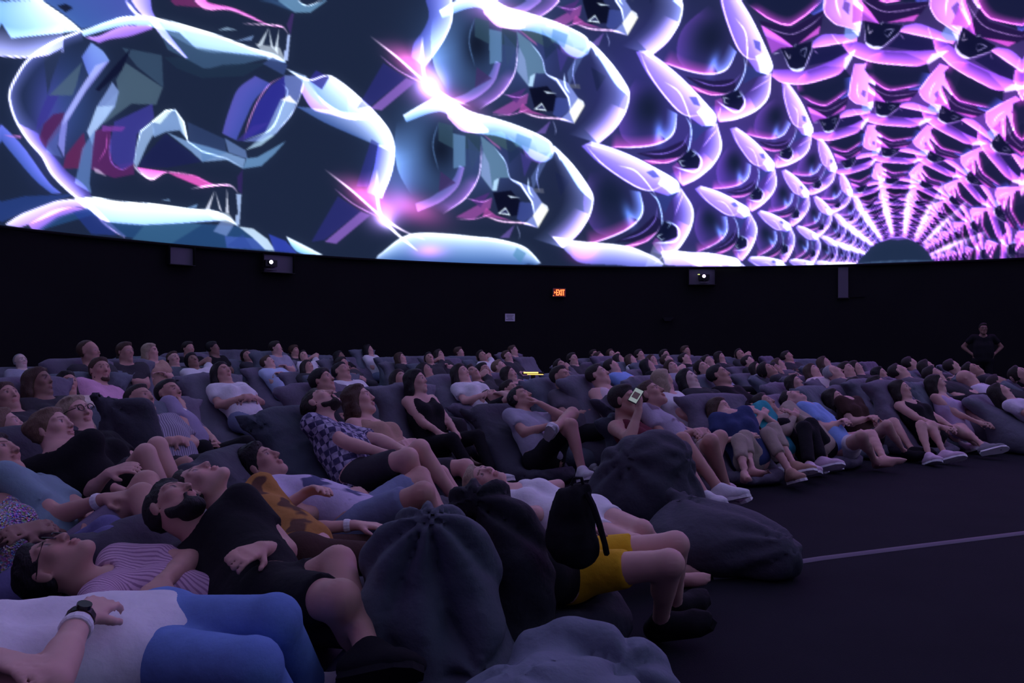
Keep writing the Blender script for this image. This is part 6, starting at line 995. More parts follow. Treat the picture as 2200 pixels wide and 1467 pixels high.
 {'name': 'cenw', 'loc': [0.243, 9.416, 0.0], 'az': -45, 'lod': 'mid', 'spec': {'fem': 1, 'top': 'tshirt', 'bottom': 'jeans', 'hair': 'long'}, 'col': {'skin': 1, 'top': 'charcoal', 'bottom': 'black', 'hair': 'dark'}, 'label': 'person with dark hair in charcoal top in the centre of the crowd', 'pose': {'rec': 48, 'head': 64, 'yaw': 20, 'arms': 'belly', 'seat': 0.337, 's': 0.94, 'shw': 0.165}, 'rec': 48},
 {'name': 'man53', 'loc': [0.745, 7.31, 0.0], 'az': -48, 'lod': 'mid', 'spec': {'top': 'tshirt', 'bottom': 'jeans', 'hair': 'short'}, 'col': {'skin': 2, 'top': 'grey_dark', 'bottom': 'black', 'hair': 'dark'}, 'label': 'person in dark grey t-shirt, front one of two below the exit sign', 'pose': {'rec': 52, 'head': 68, 'yaw': 15, 'arms': 'belly', 'seat': 0.337}, 'rec': 52},
 {'name': 'tankm', 'loc': [1.12, 7.185, 0.0], 'az': -48, 'lod': 'mid', 'spec': {'top': 'tank', 'bottom': 'shorts', 'hair': 'short'}, 'col': {'skin': 1, 'top': 'white_pink', 'bottom': 'black', 'hair': 'dark'}, 'label': 'person in pale pink tank top right of the two dark shirts', 'pose': {'rec': 50, 'head': 56, 'yaw': 25, 'arms': 'belly', 'seat': 0.383}, 'rec': 50},
 {'name': 'wom72', 'loc': [2.079, 7.446, 0.0], 'az': -50, 'lod': 'mid', 'spec': {'fem': 1, 'top': 'tshirt', 'bottom': 'jeans', 'hair': 'long'}, 'col': {'skin': 0, 'top': 'charcoal', 'bottom': 'black', 'hair': 'black'}, 'label': 'person with black hair and pale face under the right projector light', 'pose': {'rec': 40, 'head': 56, 'yaw': 12, 'arms': 'belly', 'seat': 0.428, 's': 0.94, 'shw': 0.165}, 'rec': 40},
 {'name': 'man73', 'loc': [2.396, 7.577, 0.0], 'az': -50, 'lod': 'mid', 'spec': {'top': 'long', 'bottom': 'jeans', 'hair': 'short'}, 'col': {'skin': 2, 'top': 'black', 'bottom': 'black', 'hair': 'black'}, 'label': 'person in black long sleeves right of the pale face', 'pose': {'rec': 50, 'head': 58, 'yaw': 25, 'arms': 'belly', 'seat': 0.364}, 'rec': 50},
 {'name': 'blondback', 'loc': [1.714, 7.181, 0.0], 'az': -40, 'lod': 'mid', 'spec': {'fem': 1, 'top': 'tshirt', 'bottom': 'jeans', 'hair': 'long'}, 'col': {'skin': 1, 'top': 'white', 'bottom': 'black', 'hair': 'blond'}, 'label': 'person with long sandy hair turned away behind the grey print', 'pose': {'rec': 55, 'head': 72, 'yaw': 60, 'arms': 'lap', 'seat': 0.331, 's': 0.94, 'shw': 0.165}, 'rec': 55},
 {'name': 'wom87', 'loc': [3.839, 9.371, 0.0], 'az': -50, 'lod': 'mid', 'spec': {'fem': 1, 'top': 'tshirt', 'bottom': 'jeans', 'hair': 'long'}, 'col': {'skin': 1, 'top': 'black', 'bottom': 'black', 'hair': 'dark'}, 'label': 'person with dark hair in black above the sky blue shirt', 'pose': {'rec': 44, 'head': 62, 'yaw': 12, 'arms': 'belly', 'seat': 0.258, 's': 0.94, 'shw': 0.165}, 'rec': 44},
 {'name': 'bald88', 'loc': [4.766, 10.349, 0.0], 'az': -24, 'lod': 'mid', 'spec': {'top': 'tshirt', 'bottom': 'jeans', 'hair': 'bald'}, 'col': {'skin': 1, 'top': 'grey_light', 'bottom': 'black', 'hair': 'grey'}, 'label': 'bald person lying with face up in the right half', 'pose': {'rec': 22, 'head': 14, 'yaw': -10, 'arms': 'belly', 'seat': 0.455}, 'rec': 22},
 {'name': 'man95', 'loc': [4.546, 9.153, 0.0], 'az': -50, 'lod': 'mid', 'spec': {'top': 'tshirt', 'bottom': 'jeans', 'hair': 'short'}, 'col': {'skin': 1, 'top': 'charcoal', 'bottom': 'black', 'hair': 'dark'}, 'label': 'person with short dark hair behind the dark brown top', 'pose': {'rec': 45, 'head': 60, 'yaw': 15, 'arms': 'belly', 'seat': 0.2}, 'rec': 45},
 {'name': 'wom91', 'loc': [5.592, 10.918, 0.0], 'az': -50, 'lod': 'mid', 'spec': {'fem': 1, 'top': 'tshirt', 'bottom': 'jeans', 'hair': 'long'}, 'col': {'skin': 1, 'top': 'black', 'bottom': 'black', 'hair': 'black'}, 'label': 'person with long black hair against a beanbag, second row on the right', 'pose': {'rec': 52, 'head': 68, 'yaw': 12, 'arms': 'belly', 'seat': 0.261, 's': 0.94, 'shw': 0.165}, 'rec': 52},
]
FAR = [  # x, y, head height, female build, hair, hair colour, skin, top, label
 (-7.266, 11.354, 0.932, 0, 'receding', 'grey', 0, 'grey_light', 'distant person, thinning grey hair, light grey top, at the far left'),
 (-4.217, 7.655, 1.112, 0, 'receding', 'brown', 2, 'charcoal', 'distant person, thinning brown hair, charcoal top, at the far left'),
 (-4.533, 8.274, 1.004, 0, 'short', 'black', 2, 'charcoal', 'distant person, short black hair, charcoal top, at the far left'),
 (-4.507, 8.948, 1.097, 0, 'short', 'brown', 2, 'charcoal', 'distant person, short brown hair, charcoal top, below the leftmost projector niche'),
 (-4.819, 9.568, 0.997, 1, 'long', 'dark', 1, 'sky_white', 'distant person, long dark hair, pale blue top, below the leftmost projector niche'),
 (-4.823, 10.242, 1.088, 1, 'long', 'blond', 1, 'tan', 'distant person, long blond hair, tan top, below the leftmost projector niche'),
 (-5.025, 11.389, 0.965, 0, 'buzz', 'brown', 1, 'charcoal', 'distant person, cropped brown hair, charcoal top, below the leftmost projector niche'),
 (-5.087, 12.059, 1.112, 0, 'short', 'dark', 2, 'black', 'distant person, short dark hair, black top, below the leftmost projector niche'),
 (-4.524, 10.866, 0.943, 0, 'curly', 'black', 3, 'white', 'distant person, curly black hair, white top, below the leftmost projector niche'),
 (-4.958, 12.722, 1.115, 0, 'short', 'black', 3, 'black', 'distant person, short black hair, black top, below the leftmost projector niche'),
 (-3.863, 12.14, 0.891, 0, 'short', 'brown', 1, 'sky_white', 'distant person, short brown hair, pale blue top, below the second projector niche'),
 (-3.958, 12.855, 1.122, 0, 'short', 'dark', 1, 'grey_light', 'distant person, short dark hair, light grey top, below the second projector niche'),
 (-4.215, 13.908, 0.998, 0, 'buzz', 'brown', 1, 'grey_light', 'distant person, cropped brown hair, light grey top, below the second projector niche'),
 (-4.295, 15.142, 1.044, 0, 'curly', 'brown', 2, 'charcoal', 'distant person, curly brown hair, charcoal top, below the second projector niche'),
 (-3.948, 14.539, 0.953, 0, 'short', 'dark', 1, 'white', 'distant person, short dark hair, white top, below the second projector niche'),
 (-3.194, 14.206, 0.95, 1, 'long', 'black', 3, 'black', 'distant person, long black hair, black top, left of the exit sign'),
 (-2.739, 12.38, 0.862, 0, 'curly', 'dark', 2, 'charcoal', 'distant person, curly dark hair, charcoal top, left of the exit sign'),
 (-2.966, 15.837, 1.066, 1, 'long', 'black', 1, 'white', 'distant person, long black hair, white top, left of the exit sign'),
 (-1.149, 7.833, 0.82, 1, 'bob', 'dark', 2, 'charcoal', 'distant person, chin-length dark hair, charcoal top, left of the exit sign, first from left'),
 (-1.128, 9.9, 0.84, 1, 'long', 'black', 2, 'charcoal', 'distant person, long black hair, charcoal top, left of the exit sign'),
 (-1.494, 13.852, 0.923, 0, 'short', 'black', 2, 'charcoal', 'distant person, short black hair, charcoal top, left of the exit sign'),
 (-1.444, 15.18, 0.97, 1, 'bob', 'dark', 1, 'charcoal', 'distant person, chin-length dark hair, charcoal top, left of the exit sign, second from left'),
 (-1.097, 15.88, 1.008, 0, 'short', 'brown', 1, 'grey_dark', 'distant person, short brown hair, dark grey top, below the exit sign, first from left'),
 (-0.569, 14.433, 0.955, 0, 'short', 'dark', 2, 'white', 'distant person, short dark hair, white top, below the exit sign'),
 (-0.1, 15.034, 0.945, 0, 'buzz', 'brown', 1, 'charcoal', 'distant person, cropped brown hair, charcoal top, below the exit sign'),
 (0.02, 16.44, 1.041, 0, 'short', 'brown', 1, 'grey_dark', 'distant person, short brown hair, dark grey top, below the exit sign, second from left'),
 (-0.468, 8.981, 0.835, 0, 'short', 'dark', 2, 'charcoal', 'distant person, short dark hair, charcoal top, below the exit sign, first from left'),
 (-0.353, 9.4, 0.847, 0, 'short', 'black', 2, 'black', 'distant person, short black hair, black top, below the exit sign'),
 (-0.193, 11.4, 0.841, 0, 'short', 'lightbrown', 1, 'charcoal', 'distant person, short light brown hair, charcoal top, below the exit sign'),
 (0.745, 11.812, 0.842, 0, 'short', 'dark', 2, 'grey_dark', 'distant person, short dark hair, dark grey top, below the exit sign'),
 (1.772, 16.617, 0.948, 0, 'short', 'dark', 2, 'charcoal', 'distant person, short dark hair, charcoal top, right of the exit sign'),
 (1.802, 15.9, 0.911, 0, 'short', 'brown', 1, 'charcoal', 'distant person, short brown hair, charcoal top, right of the exit sign'),
 (2.224, 17.225, 0.949, 0, 'curly', 'brown', 1, 'grey_light', 'distant person, curly brown hair, light grey top, right of the exit sign, first from left'),
 (2.115, 15.236, 0.886, 1, 'long', 'dark', 1, 'black', 'distant person, long dark hair, black top, right of the exit sign'),
 (1.486, 11.461, 0.853, 0, 'short', 'dark', 1, 'sky', 'distant person, short dark hair, blue top, right of the exit sign'),
 (2.246, 14.532, 0.883, 1, 'bob', 'brown', 1, 'white', 'distant person, chin-length brown hair, white top, right of the exit sign'),
 (2.648, 15.949, 0.958, 0, 'short', 'dark', 1, 'grey_dark', 'distant person, short dark hair, dark grey top, right of the exit sign, first from left'),
 (2.124, 12.045, 0.85, 1, 'long', 'black', 1, 'black', 'distant person, long black hair, black top, right of the exit sign'),
 (2.52, 13.858, 0.889, 1, 'long', 'brown', 1, 'black', 'distant person, long brown hair, black top, right of the exit sign'),
 (2.975, 14.964, 0.964, 0, 'short', 'dark', 1, 'grey_dark', 'distant person, short dark hair, dark grey top, right of the exit sign, second from left'),
 (2.656, 13.16, 0.897, 0, 'buzz', 'brown', 1, 'charcoal', 'distant person, cropped brown hair, charcoal top, right of the exit sign'),
 (2.36, 11.353, 0.835, 0, 'curly', 'brown', 1, 'grey_light', 'distant person, curly brown hair, light grey top, right of the exit sign, second from left'),
 (3.685, 16.3, 1.032, 0, 'short', 'brown', 2, 'charcoal', 'distant person, short brown hair, charcoal top, below the lit right projector'),
 (3.209, 14.273, 0.906, 0, 'short', 'dark', 1, 'black', 'distant person, short dark hair, black top, below the lit right projector'),
 (2.639, 10.673, 0.851, 0, 'short', 'dark', 1, 'grey_light', 'distant person, short dark hair, light grey top, below the lit right projector'),
 (3.216, 12.635, 0.894, 0, 'buzz', 'dark', 1, 'grey_dark', 'distant person, cropped dark hair, dark grey top, below the lit right projector'),
 (3.952, 14.621, 0.934, 1, 'long', 'dark', 1, 'charcoal', 'distant person, long dark hair, charcoal top, below the lit right projector'),
 (4.54, 15.32, 0.977, 0, 'short', 'dark', 2, 'charcoal', 'distant person, short dark hair, charcoal top, below the lit right projector, first from left'),
 (3.887, 12.215, 0.793, 1, 'bob', 'dark', 1, 'grey_light', 'distant person, chin-length dark hair, light grey top, below the narrow wall panel'),
 (4.131, 13.443, 0.874, 0, 'short', 'dark', 1, 'charcoal', 'distant person, short dark hair, charcoal top, below the lit right projector, second from left'),
 (3.608, 10.865, 0.818, 0, 'curly', 'dark', 2, 'charcoal', 'distant person, curly dark hair, charcoal top, below the narrow wall panel'),
 (3.935, 11.512, 0.795, 0, 'short', 'black', 2, 'charcoal', 'distant person, short black hair, charcoal top, below the narrow wall panel'),
 (5.237, 14.62, 0.943, 0, 'short', 'dark', 2, 'charcoal', 'distant person, short dark hair, charcoal top, below the narrow wall panel, first from left'),
 (4.427, 12.769, 0.844, 1, 'bob', 'brown', 1, 'grey_dark', 'distant person, chin-length brown hair, dark grey top, below the narrow wall panel'),
 (4.005, 10.247, 0.821, 1, 'long', 'brown', 1, 'white_pink', 'distant person, long brown hair, pale pink top, below the narrow wall panel'),
 (4.152, 9.929, 0.815, 0, 'receding', 'grey', 1, 'grey_dark', 'distant person, thinning grey hair, dark grey top, below the narrow wall panel'),
 (4.902, 10.976, 0.841, 1, 'long', 'dark', 1, 'charcoal', 'distant person, long dark hair, charcoal top, below the narrow wall panel'),
 (4.524, 10.397, 0.835, 0, 'short', 'dark', 1, 'charcoal', 'distant person, short dark hair, charcoal top, below the narrow wall panel, second from left'),
 (4.98, 9.9, 0.828, 0, 'buzz', 'dark', 1, 'grey_dark', 'distant person, cropped dark hair, dark grey top, near the standing figure'),
 (6.129, 11.363, 0.849, 1, 'bob', 'dark', 1, 'charcoal', 'distant person, chin-length dark hair, charcoal top, near the standing figure'),
 (5.424, 9.9, 0.792, 0, 'short', 'dark', 1, 'charcoal', 'distant person, short dark hair, charcoal top, near the standing figure, first from left'),
 (6.776, 11.83, 0.842, 0, 'short', 'dark', 1, 'charcoal', 'distant person, short dark hair, charcoal top, near the standing figure, second from left'),
 (6.356, 10.615, 0.827, 0, 'short', 'dark', 2, 'charcoal', 'distant person, short dark hair, charcoal top, near the standing figure, third from left'),
 (5.856, 9.9, 0.75, 0, 'bald', 'grey', 1, 'lavender_white', 'distant person, bald head, pale lavender top, near the standing figure'),
 (6.258, 9.9, 0.684, 0, 'short', 'dark', 2, 'charcoal', 'distant person, short dark hair, charcoal top, near the standing figure, fourth from left'),
 (6.54, 9.9, 0.798, 0, 'short', 'dark', 1, 'charcoal', 'distant person, short dark hair, charcoal top, near the standing figure, fifth from left'),
 (1.097, 13.918, 0.913, 0, 'short', 'dark', 1, 'charcoal', 'distant person, short dark hair, charcoal top, below the exit sign, second from left'),
 (-3.04, 11.4, 0.841, 1, 'long', 'dark', 2, 'charcoal', 'distant person, long dark hair, charcoal top, below the second projector niche'),
 (-4.603, 13.323, 0.974, 0, 'short', 'dark', 2, 'charcoal', 'distant person, short dark hair, charcoal top, below the second projector niche'),
 (-2.09, 14.366, 0.921, 1, 'long', 'brown', 1, 'charcoal', 'distant person, long brown hair, charcoal top, left of the exit sign'),
 (6.488, 12.52, 0.866, 0, 'short', 'dark', 1, 'grey_dark', 'distant person, short dark hair, dark grey top, near the standing figure'),
 (5.253, 12.936, 0.871, 1, 'long', 'brown', 1, 'charcoal', 'distant person, long brown hair, charcoal top, below the narrow wall panel'),
]
EMPTY = [  # x, y, top height, label
 (-5.196, 14.36, 1.096, 'empty propped-up pale grey beanbag below the second projector niche, first from left'),
 (-4.8, 14.722, 0.95, 'empty propped-up pale grey beanbag below the second projector niche, second from left'),
 (-2.534, 15.6, 0.935, 'empty propped-up pale grey beanbag left of the exit sign, second from left'),
 (-1.867, 15.8, 0.951, 'empty propped-up pale grey beanbag left of the exit sign, third from left'),
 (-1.26, 15.4, 0.92, 'empty propped-up pale grey beanbag left of the exit sign, fourth from left'),
 (-0.91, 15.8, 0.951, 'empty propped-up pale grey beanbag below the exit sign, first from left'),
 (0.284, 15.6, 0.935, 'empty propped-up pale grey beanbag below the exit sign, second from left'),
 (1.915, 15.8, 0.951, 'empty propped-up pale grey beanbag right of the exit sign, first from left'),
 (3.024, 16.2, 0.984, 'empty propped-up pale grey beanbag right of the exit sign, second from left'),
 (3.83, 15.8, 0.951, 'empty propped-up pale grey beanbag below the lit right projector'),
 (5.267, 15.8, 0.951, 'empty propped-up pale grey beanbag below the narrow wall panel, first from left'),
 (5.85, 15.2, 0.905, 'empty propped-up pale grey beanbag below the narrow wall panel, second from left'),
 (6.109, 14.4, 0.851, 'empty propped-up pale grey beanbag below the narrow wall panel, third from left'),
 (6.796, 14.6, 0.864, 'empty propped-up pale grey beanbag below the narrow wall panel, fourth from left'),
 (7.315, 14.2, 0.839, 'empty propped-up pale grey beanbag near the standing figure, first from left'),
 (7.908, 14.0, 0.827, 'empty propped-up pale grey beanbag near the standing figure, second from left'),
 (-3.215, 15.6, 0.935, 'empty propped-up pale grey beanbag left of the exit sign, first from left'),
 (-3.846, 15.479, 0.975, 'empty propped-up pale grey beanbag below the second projector niche, third from left'),
]
# ---------------------------------------------------------------- the audience
GROUP = 'people in the audience'; BAGS = 'beanbags on the floor'
def mats_for(col):
    return dict(skin=SKIN[col.get('skin', 1)], top=MATS[col.get('top', 'charcoal')], bottom=MATS[col.get('bottom', 'charcoal')], hair=HAIR[col.get('hair', 'dark')], shoe=MATS[col.get('shoe', 'white')], sole=MATS[col.get('sole', 'paper')], frame=MATS['frame_black'], band=MATS[col.get('band', 'paper')])
def bag_label(who):
    w = ('beanbag under '+who.replace('distant person, ', '')).split(); return ' '.join(w[:16]).rstrip(',')
tris = 0
for i, r in enumerate(CROWD):
    J = {k: np.array(v, float) for k, v in r['J'].items()} if 'J' in r else pose(**r['pose'])
    sp = r['spec']; rz = math.radians(r['az'])
    me = make_person(J, sp, r['lod'], i*11+3); put_person(me, mats_for(r['col']), r['loc'], rz, sp, r['label'])
    near = r['lod'] == 'near'
    if sp.get('nobag'): continue
    Fd = bag_field(J, r['rec'], width=sp.get('bagw', .66 if near else .70), w=sp.get('w', 1.), seatlen=.14, back=sp.get('bagl', .78 if r['rec'] < 60 else .7))
    rr = math.radians(min(r['rec'], 63)+3); tp = J['pel']+V(-.06-math.cos(rr)*.74, 0, -.13+math.sin(rr)*.74); hw = sp.get('bagw', .68)/2
    P, Q = solid(Fd, .028 if near else .042, floor=0, noise=pleats([(tp+V(0, m_*hw, 0), V(-.4, m_*.6, .6), 7, .035, .4) for m_ in (-1, 1)]+[(J['pel']+V(.1, m_*.25, -.08), V(0, m_, .3), 7, .03, .25) for m_ in (-1, 1)], wrinkle(i+50, .014, .34)), it=1, pad=.08)
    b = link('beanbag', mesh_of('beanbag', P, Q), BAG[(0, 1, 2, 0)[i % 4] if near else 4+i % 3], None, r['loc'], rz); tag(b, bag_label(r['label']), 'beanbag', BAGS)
    tris += 2*sum(len(x.polygons) for x in me.values())+2*len(Q)
print('crowd tris', tris)
# distant rows: a few figures built once, then copied with their parts
ARCH = {}
LEVELS = [(.79, 36, .30), (.87, 44, .33), (.95, 52, .36), (1.03, 60, .41), (1.11, 68, .47)]
def arch(level, fem, var):
    k = (level, fem, var)
    if k not in ARCH:
        z, rec, seat = LEVELS[level]; kw = dict(rec=rec, head=rec+16-7*var, yaw=(12, 28, -10)[var], arms=('belly', 'cross', ('behind', 'lap'))[var], legs=('bent', 'high', 'straight')[var], s=.94 if fem else 1., shw=.165 if fem else .18)
        for _ in range(8):
            J = pose(seat=seat, **kw); seat += z-J['hd'][2]
        sp = dict(fem=fem, hair='bald', bottom='jeans', shoes='none')
        me = make_person(J, sp, 'far', 7*level+3*fem+var)
        P, Q = solid(bag_field(J, rec, width=.74, back=.72, seatlen=.18), .055, floor=0, noise=wrinkle(level*5+var, .02, .4), it=1, pad=.06)
        ARCH[k] = [J, me, mesh_of('beanbag', P, Q), {}]
    return ARCH[k]
R4 = random.Random(11)
for i, (x, y, z, fem, hs, hc, sk, top, label) in enumerate(FAR):
    lv = min(range(5), key=lambda q: abs(LEVELS[q][0]-z)); var = i % (2 if hs == 'long' or fem or lv > 2 else 3)
    J, me, bag, hairs = arch(lv, fem, var)
    if hs != 'bald' and hs not in hairs:
        P, Q = solid(hair_field(J, hs, .96 if fem else 1.), .02, noise=wrinkle(i, .006, .03), it=1); hairs[hs] = mesh_of('hair', P, Q)
    az = -38-math.degrees(math.atan2(x+6, 14))*.3+R4.uniform(-16, 16); rz = math.radians(az); c, s = math.cos(rz), math.sin(rz); h = J['hd']; dz = z-h[2]
    loc = (x-(c*h[0]-s*h[1]), y-(s*h[0]+c*h[1]), dz)
    parts = dict(me); 
    if hs in hairs: parts['hair'] = hairs[hs]
    put_person(parts, mats_for(dict(skin=sk, top=top, bottom=R4.choice(['black', 'charcoal', 'grey_blue']), hair=hc)), loc, rz, dict(bottom='jeans'), label)
    o = bpy.data.objects.new('beanbag', bag); COL.objects.link(o)
    if not bag.materials: bag.materials.append(None)
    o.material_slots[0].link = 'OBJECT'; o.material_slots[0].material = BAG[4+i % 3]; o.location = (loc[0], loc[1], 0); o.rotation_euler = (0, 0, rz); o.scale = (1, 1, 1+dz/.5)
    tag(o, bag_label(label), 'beanbag', BAGS)
# empty bags propped up between the distant rows
P, Q = solid(bag_field(pose(rec=56, seat=.34), 56, width=.9, back=.78, seatlen=.2, carve=False), .05, floor=0, noise=wrinkle(88, .022, .4), it=1, pad=.06); eb = mesh_of('beanbag', P, Q); et = P[:, 2].max()
for i, (x, y, z, label) in enumerate(EMPTY):
    o = bpy.data.objects.new('beanbag', eb); COL.objects.link(o)
    if not eb.materials: eb.materials.append(None)
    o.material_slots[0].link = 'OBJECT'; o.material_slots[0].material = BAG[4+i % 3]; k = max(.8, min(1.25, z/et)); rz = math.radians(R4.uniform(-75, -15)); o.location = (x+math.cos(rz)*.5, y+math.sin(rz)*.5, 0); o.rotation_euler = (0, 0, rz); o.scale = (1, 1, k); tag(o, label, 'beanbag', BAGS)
# the one who stands at the back, hands on hips
def standing():
    J = dict(pel=V(0, 0, .92), chest=V(0, 0, 1.19), neck=V(-.01, 0, 1.43), hd=V(.03, 0, 1.585), hu=V(-.05, 0, 1), hf=V(1, 0, .05), cn=V(1, 0, 0))
    for S, m in (('L', 1), ('R', -1)):
        J['sh'+S] = V(-.01, m*.185, 1.40); J['el'+S] = V(-.08, m*.37, 1.19); J['wr'+S] = V(.02, m*.21, 1.03); J['hd'+S] = nrm(V(.5, -m*.6, -.4)); J['hn'+S] = nrm(V(0, -m, -.2)); J['hi'+S] = V(0, m*.09, .9); J['kn'+S] = V(.02, m*.11, .49); J['an'+S] = V(-.01, m*.13, .085); J['to'+S] = nrm(V(1, m*.2, 0))
    J['hu'] = nrm(J['hu']); J['hf'] = nrm(J['hf']-J['hu']*(J['hf']@J['hu'])); return J
sp = dict(top='tshirt', bottom='jeans', hair='buzz', glasses=1)
_st = put_person(make_person(standing(), sp, 'mid', 77), mats_for(dict(skin=3, top='black', bottom='black', hair='dark', shoe='black', sole='black')), (9.75, 15.9, 0), math.radians(-110), sp, 'person in black standing with hands on hips at the back right')
_st.scale = (.95, .95, .95)
# ---------------------------------------------------------------- loose things in front
def loose_bag(label, F, h, seed, mat, amp=.03, sc=.4, pins=(), grp=BAGS, loc=(0, 0, 0)):
    P, Q = solid(F, h, floor=0, noise=pleats(pins, wrinkle(seed, amp, sc, 6, (1, .7, .35))), it=1, pad=.08); b = link('beanbag', mesh_of('beanbag', P, Q), mat, None, loc); return tag(b, label, 'beanbag', grp)
# slumped empty bag with a folded peak, and the upright back of the next one
def ridge(F, pts, r, k=.05):
    for a, b in zip(pts[:-1], pts[1:]): F.cone(a, b, r, r, k)
F = Field(); F.ell((-.27, 2.53, .22), np.eye(3), (.26, .2, .36), .1); F.ell((-.28, 2.5, .1), np.eye(3), (.35, .3, .15), .08)
ridge(F, [(-.43, 2.46, .50), (-.34, 2.42, .575), (-.25, 2.40, .605), (-.16, 2.42, .565), (-.10, 2.47, .46)], .05, .12); ridge(F, [(-.25, 2.40, .605), (-.2, 2.36, .62)], .04, .08)
ridge(F, [(-.34, 2.37, .50), (-.41, 2.36, .36), (-.45, 2.34, .15)], .05, .09); ridge(F, [(-.2, 2.37, .5), (-.27, 2.34, .36), (-.25, 2.3, .15)], .045, .08); ridge(F, [(-.13, 2.41, .42), (-.1, 2.38, .3), (-.12, 2.34, .12)], .06, .09)
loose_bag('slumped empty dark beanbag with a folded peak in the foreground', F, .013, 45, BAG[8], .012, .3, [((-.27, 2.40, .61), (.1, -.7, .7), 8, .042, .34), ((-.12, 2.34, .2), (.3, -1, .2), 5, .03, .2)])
F = Field(); F.ell((.03, 2.66, .36), np.eye(3), (.09, .08, .17), .08); F.ell((-.06, 2.76, .3), np.eye(3), (.17, .12, .36), .08); F.ell((.06, 2.76, .2), np.eye(3), (.09, .1, .22), .08); F.ell((-.03, 2.75, .1), np.eye(3), (.2, .22, .16), .08)
ridge(F, [(-.20, 2.74, .63), (-.14, 2.72, .655), (-.066, 2.72, .645), (.01, 2.72, .585), (.06, 2.72, .5), (.085, 2.72, .38), (.08, 2.72, .27)], .045, .06); ridge(F, [(-.05, 2.68, .55), (0, 2.66, .42), (-.02, 2.66, .3)], .05, .08)
loose_bag('upright dark beanbag back beside the yellow shorts', F, .015, 9, BAG[3], .015, .3, [((-.14, 2.70, .62), (0, -.7, .7), 8, .04, .3)])
# flat bag lying along the bottom edge
F = Field(); F.ell((.1, 1.88, .2), np.eye(3), (.26, .24, .22), .08); F.cone((-.04, 1.8, .2), (.2, 1.8, .22), .18, .17, .1); F.ell((.2, 2.1, .18), np.eye(3), (.3, .2, .2), .08)
ridge(F, [(.05, 2.12, .36), (.15, 2.1, .385), (.27, 2.08, .37), (.37, 2.06, .31), (.40, 2.05, .22)], .055, .06)
loose_bag('empty blue-grey beanbag lying flat at the bottom edge', F, .016, 14, BAG[7], .012, .3, [((.3, 2.0, .36), (.2, -.6, .8), 5, .04, .24), ((.02, 1.85, .38), (-.2, -.2, 1), 5, .03, .22)])
F = Field(); F.ell((-2.45, 5.0, .18), np.eye(3), (.3, .28, .24), .1)
for k in range(4): F.cone((-2.6+.09*k, 5.0, .3), (-2.58+.075*k, 4.95, .78), .15, .05, .1)
F.cone((-2.6, 4.95, .78), (-2.66, 4.9, .86), .05, .03, .05)
loose_bag('upright dark beanbag back in front of the grey striped shirt', F, .024, 31, BAG[0], .012, .3, [((-2.6, 4.9, .82), (-.2, -.4, 1), 7, .04, .35)])
F = Field(); F.ell((.86, 4.85, .22), np.eye(3), (.3, .24, .28), .1); ridge(F, [(.68, 4.88, .44), (.8, 4.86, .46), (.92, 4.86, .49), (1.02, 4.88, .5)], .09, .2); F.cone((.66, 4.9, .2), (1.02, 4.9, .2), .2, .2, .1)
loose_bag('rounded dark beanbag in front of the phone holder', F, .024, 33, BAG[0], .012, .3, [((.7, 4.75, .46), (-.3, -.7, .6), 8, .045, .3), ((1.05, 4.8, .45), (.5, -.7, .4), 7, .04, .25)])
# dark bag tail beyond the white shorts
F = Field(); F.cone((1.0, 4.3, .12), (1.35, 3.95, .1), .2, .14, .1); F.ell((1.1, 4.15, .12), np.eye(3), (.4, .3, .2), .1); F.cone((.95, 4.5, .3), (1.2, 4.2, .2), .06, .05, .06)
loose_bag('low dark beanbag on the floor beyond the bare knees', F, .024, 21, BAG[0], .012, .4, [((.98, 4.4, .3), (-.3, -.5, 1), 7, .04, .35), ((1.33, 3.9, .16), (1, -.6, .3), 7, .04, .25)])
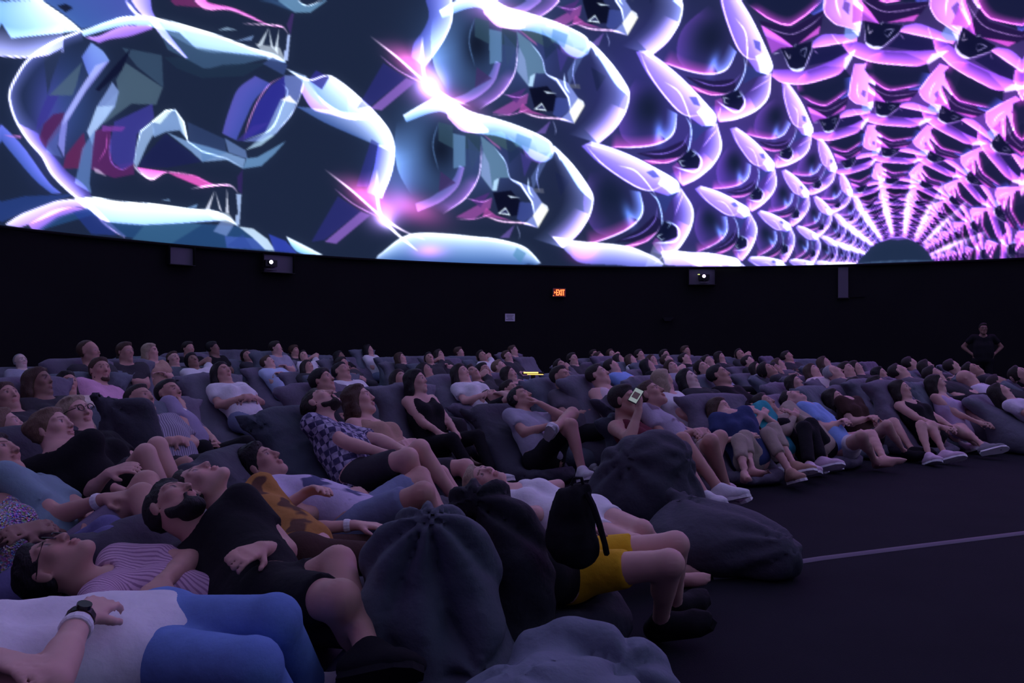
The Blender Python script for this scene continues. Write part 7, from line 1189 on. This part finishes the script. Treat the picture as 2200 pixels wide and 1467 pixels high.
# backpack
F = Field(); F.ell((.205, 2.62, .60), np.eye(3), (.085, .065, .125), .03); F.cone((.2, 2.62, .52), (.225, 2.62, .50), .085, .075, .04); F.cone((.21, 2.6, .66), (.245, 2.6, .71), .05, .025, .03)
P, Q = solid(F, .011, noise=wrinkle(3, .012, .12), it=1); bp = link('backpack', mesh_of('backpack', P, Q), MATS['black']); tag(bp, 'black cloth backpack resting on the yellow shorts', 'backpack')
MB().tube([(.25, 2.57, .70), (.27, 2.56, .66), (.29, 2.55, .6), (.31, 2.56, .53), (.32, 2.6, .49)], .011, 6).build('strap', MATS['black'], bp)
MB().tube([(.2, 2.6, .72), (.21, 2.6, .745), (.235, 2.6, .745), (.245, 2.6, .71)], .006, 6).build('handle', MATS['black'], bp)
# phone held up
r = bpy.data.objects.new('phone', None); COL.objects.link(r); r.location = (.865, 5.36, .835); r.rotation_euler = (math.radians(-35), math.radians(24), math.radians(-25)); tag(r, 'lit phone held up in front of a face', 'phone')
MB().box((0, 0, 0), (.066, .009, .12)).build('case', MATS['metal_black'], r)
MB().box((0, -.0055, .0), (.06, .002, .108)).build('screen', plain('phone_screen', (.1, .1, .1), .3, (.5, .6, .62), .45), r); MB().box((0, -.0068, .0), (.045, .0012, .05)).build('picture', plain('phone_dark', (.05, .04, .05), .3, (.10, .06, .08), .4), r)
# cable taped across the floor
pts = [(1.02, 3.93, .012), (1.15, 3.96, .012), (1.24, 4.02, .012), (1.32, 4.10, .012), (1.72, 4.28, .012), (2.4, 4.54, .012), (3.3, 4.88, .012), (4.4, 5.28, .012)]
m = MB(); pts = [np.array(p) for p in pts]
for i, p in enumerate(pts):
    t = nrm(pts[min(i+1, len(pts)-1)]-pts[max(i-1, 0)]); s_ = np.cross([0, 0, 1], t)
    for w_, z_ in ((-.028, .001), (-.012, .011), (.012, .011), (.028, .001)): m.v.append(np.array([p[0], p[1], z_])+s_*w_)
for i in range(len(pts)-1):
    for k in range(3): m.f.append([4*i+k, 4*i+k+1, 4*i+k+5, 4*i+k+4][::-1])
tag(m.build('taped_cable', MATS['tape'], smooth=True), 'grey taped cable running across the dark floor on the right', 'cable')
# low lit strip among the rows
r = bpy.data.objects.new('light_strip', None); COL.objects.link(r); r.location = (.29, 10.6, 0); tag(r, 'low yellow light strip glowing among the rows below the exit sign', 'lamp')
MB().box((0, 0, .39), (.06, .06, .78)).build('post', MATS['metal_black'], r); MB().box((0, 0, .79), (.3, .1, .03)).build('housing', MATS['metal_black'], r)
plain('strip_yellow', (1, .7, .2), .4, (1., .62, .12), 2.6)
MB().box((-.03, -.052, .80), (.2, .006, .018)).build('tube', MATS['strip_yellow'], r); MB().box((.03, -.052, .775), (.22, .006, .008)).build('tube', MATS['strip_yellow'], r)
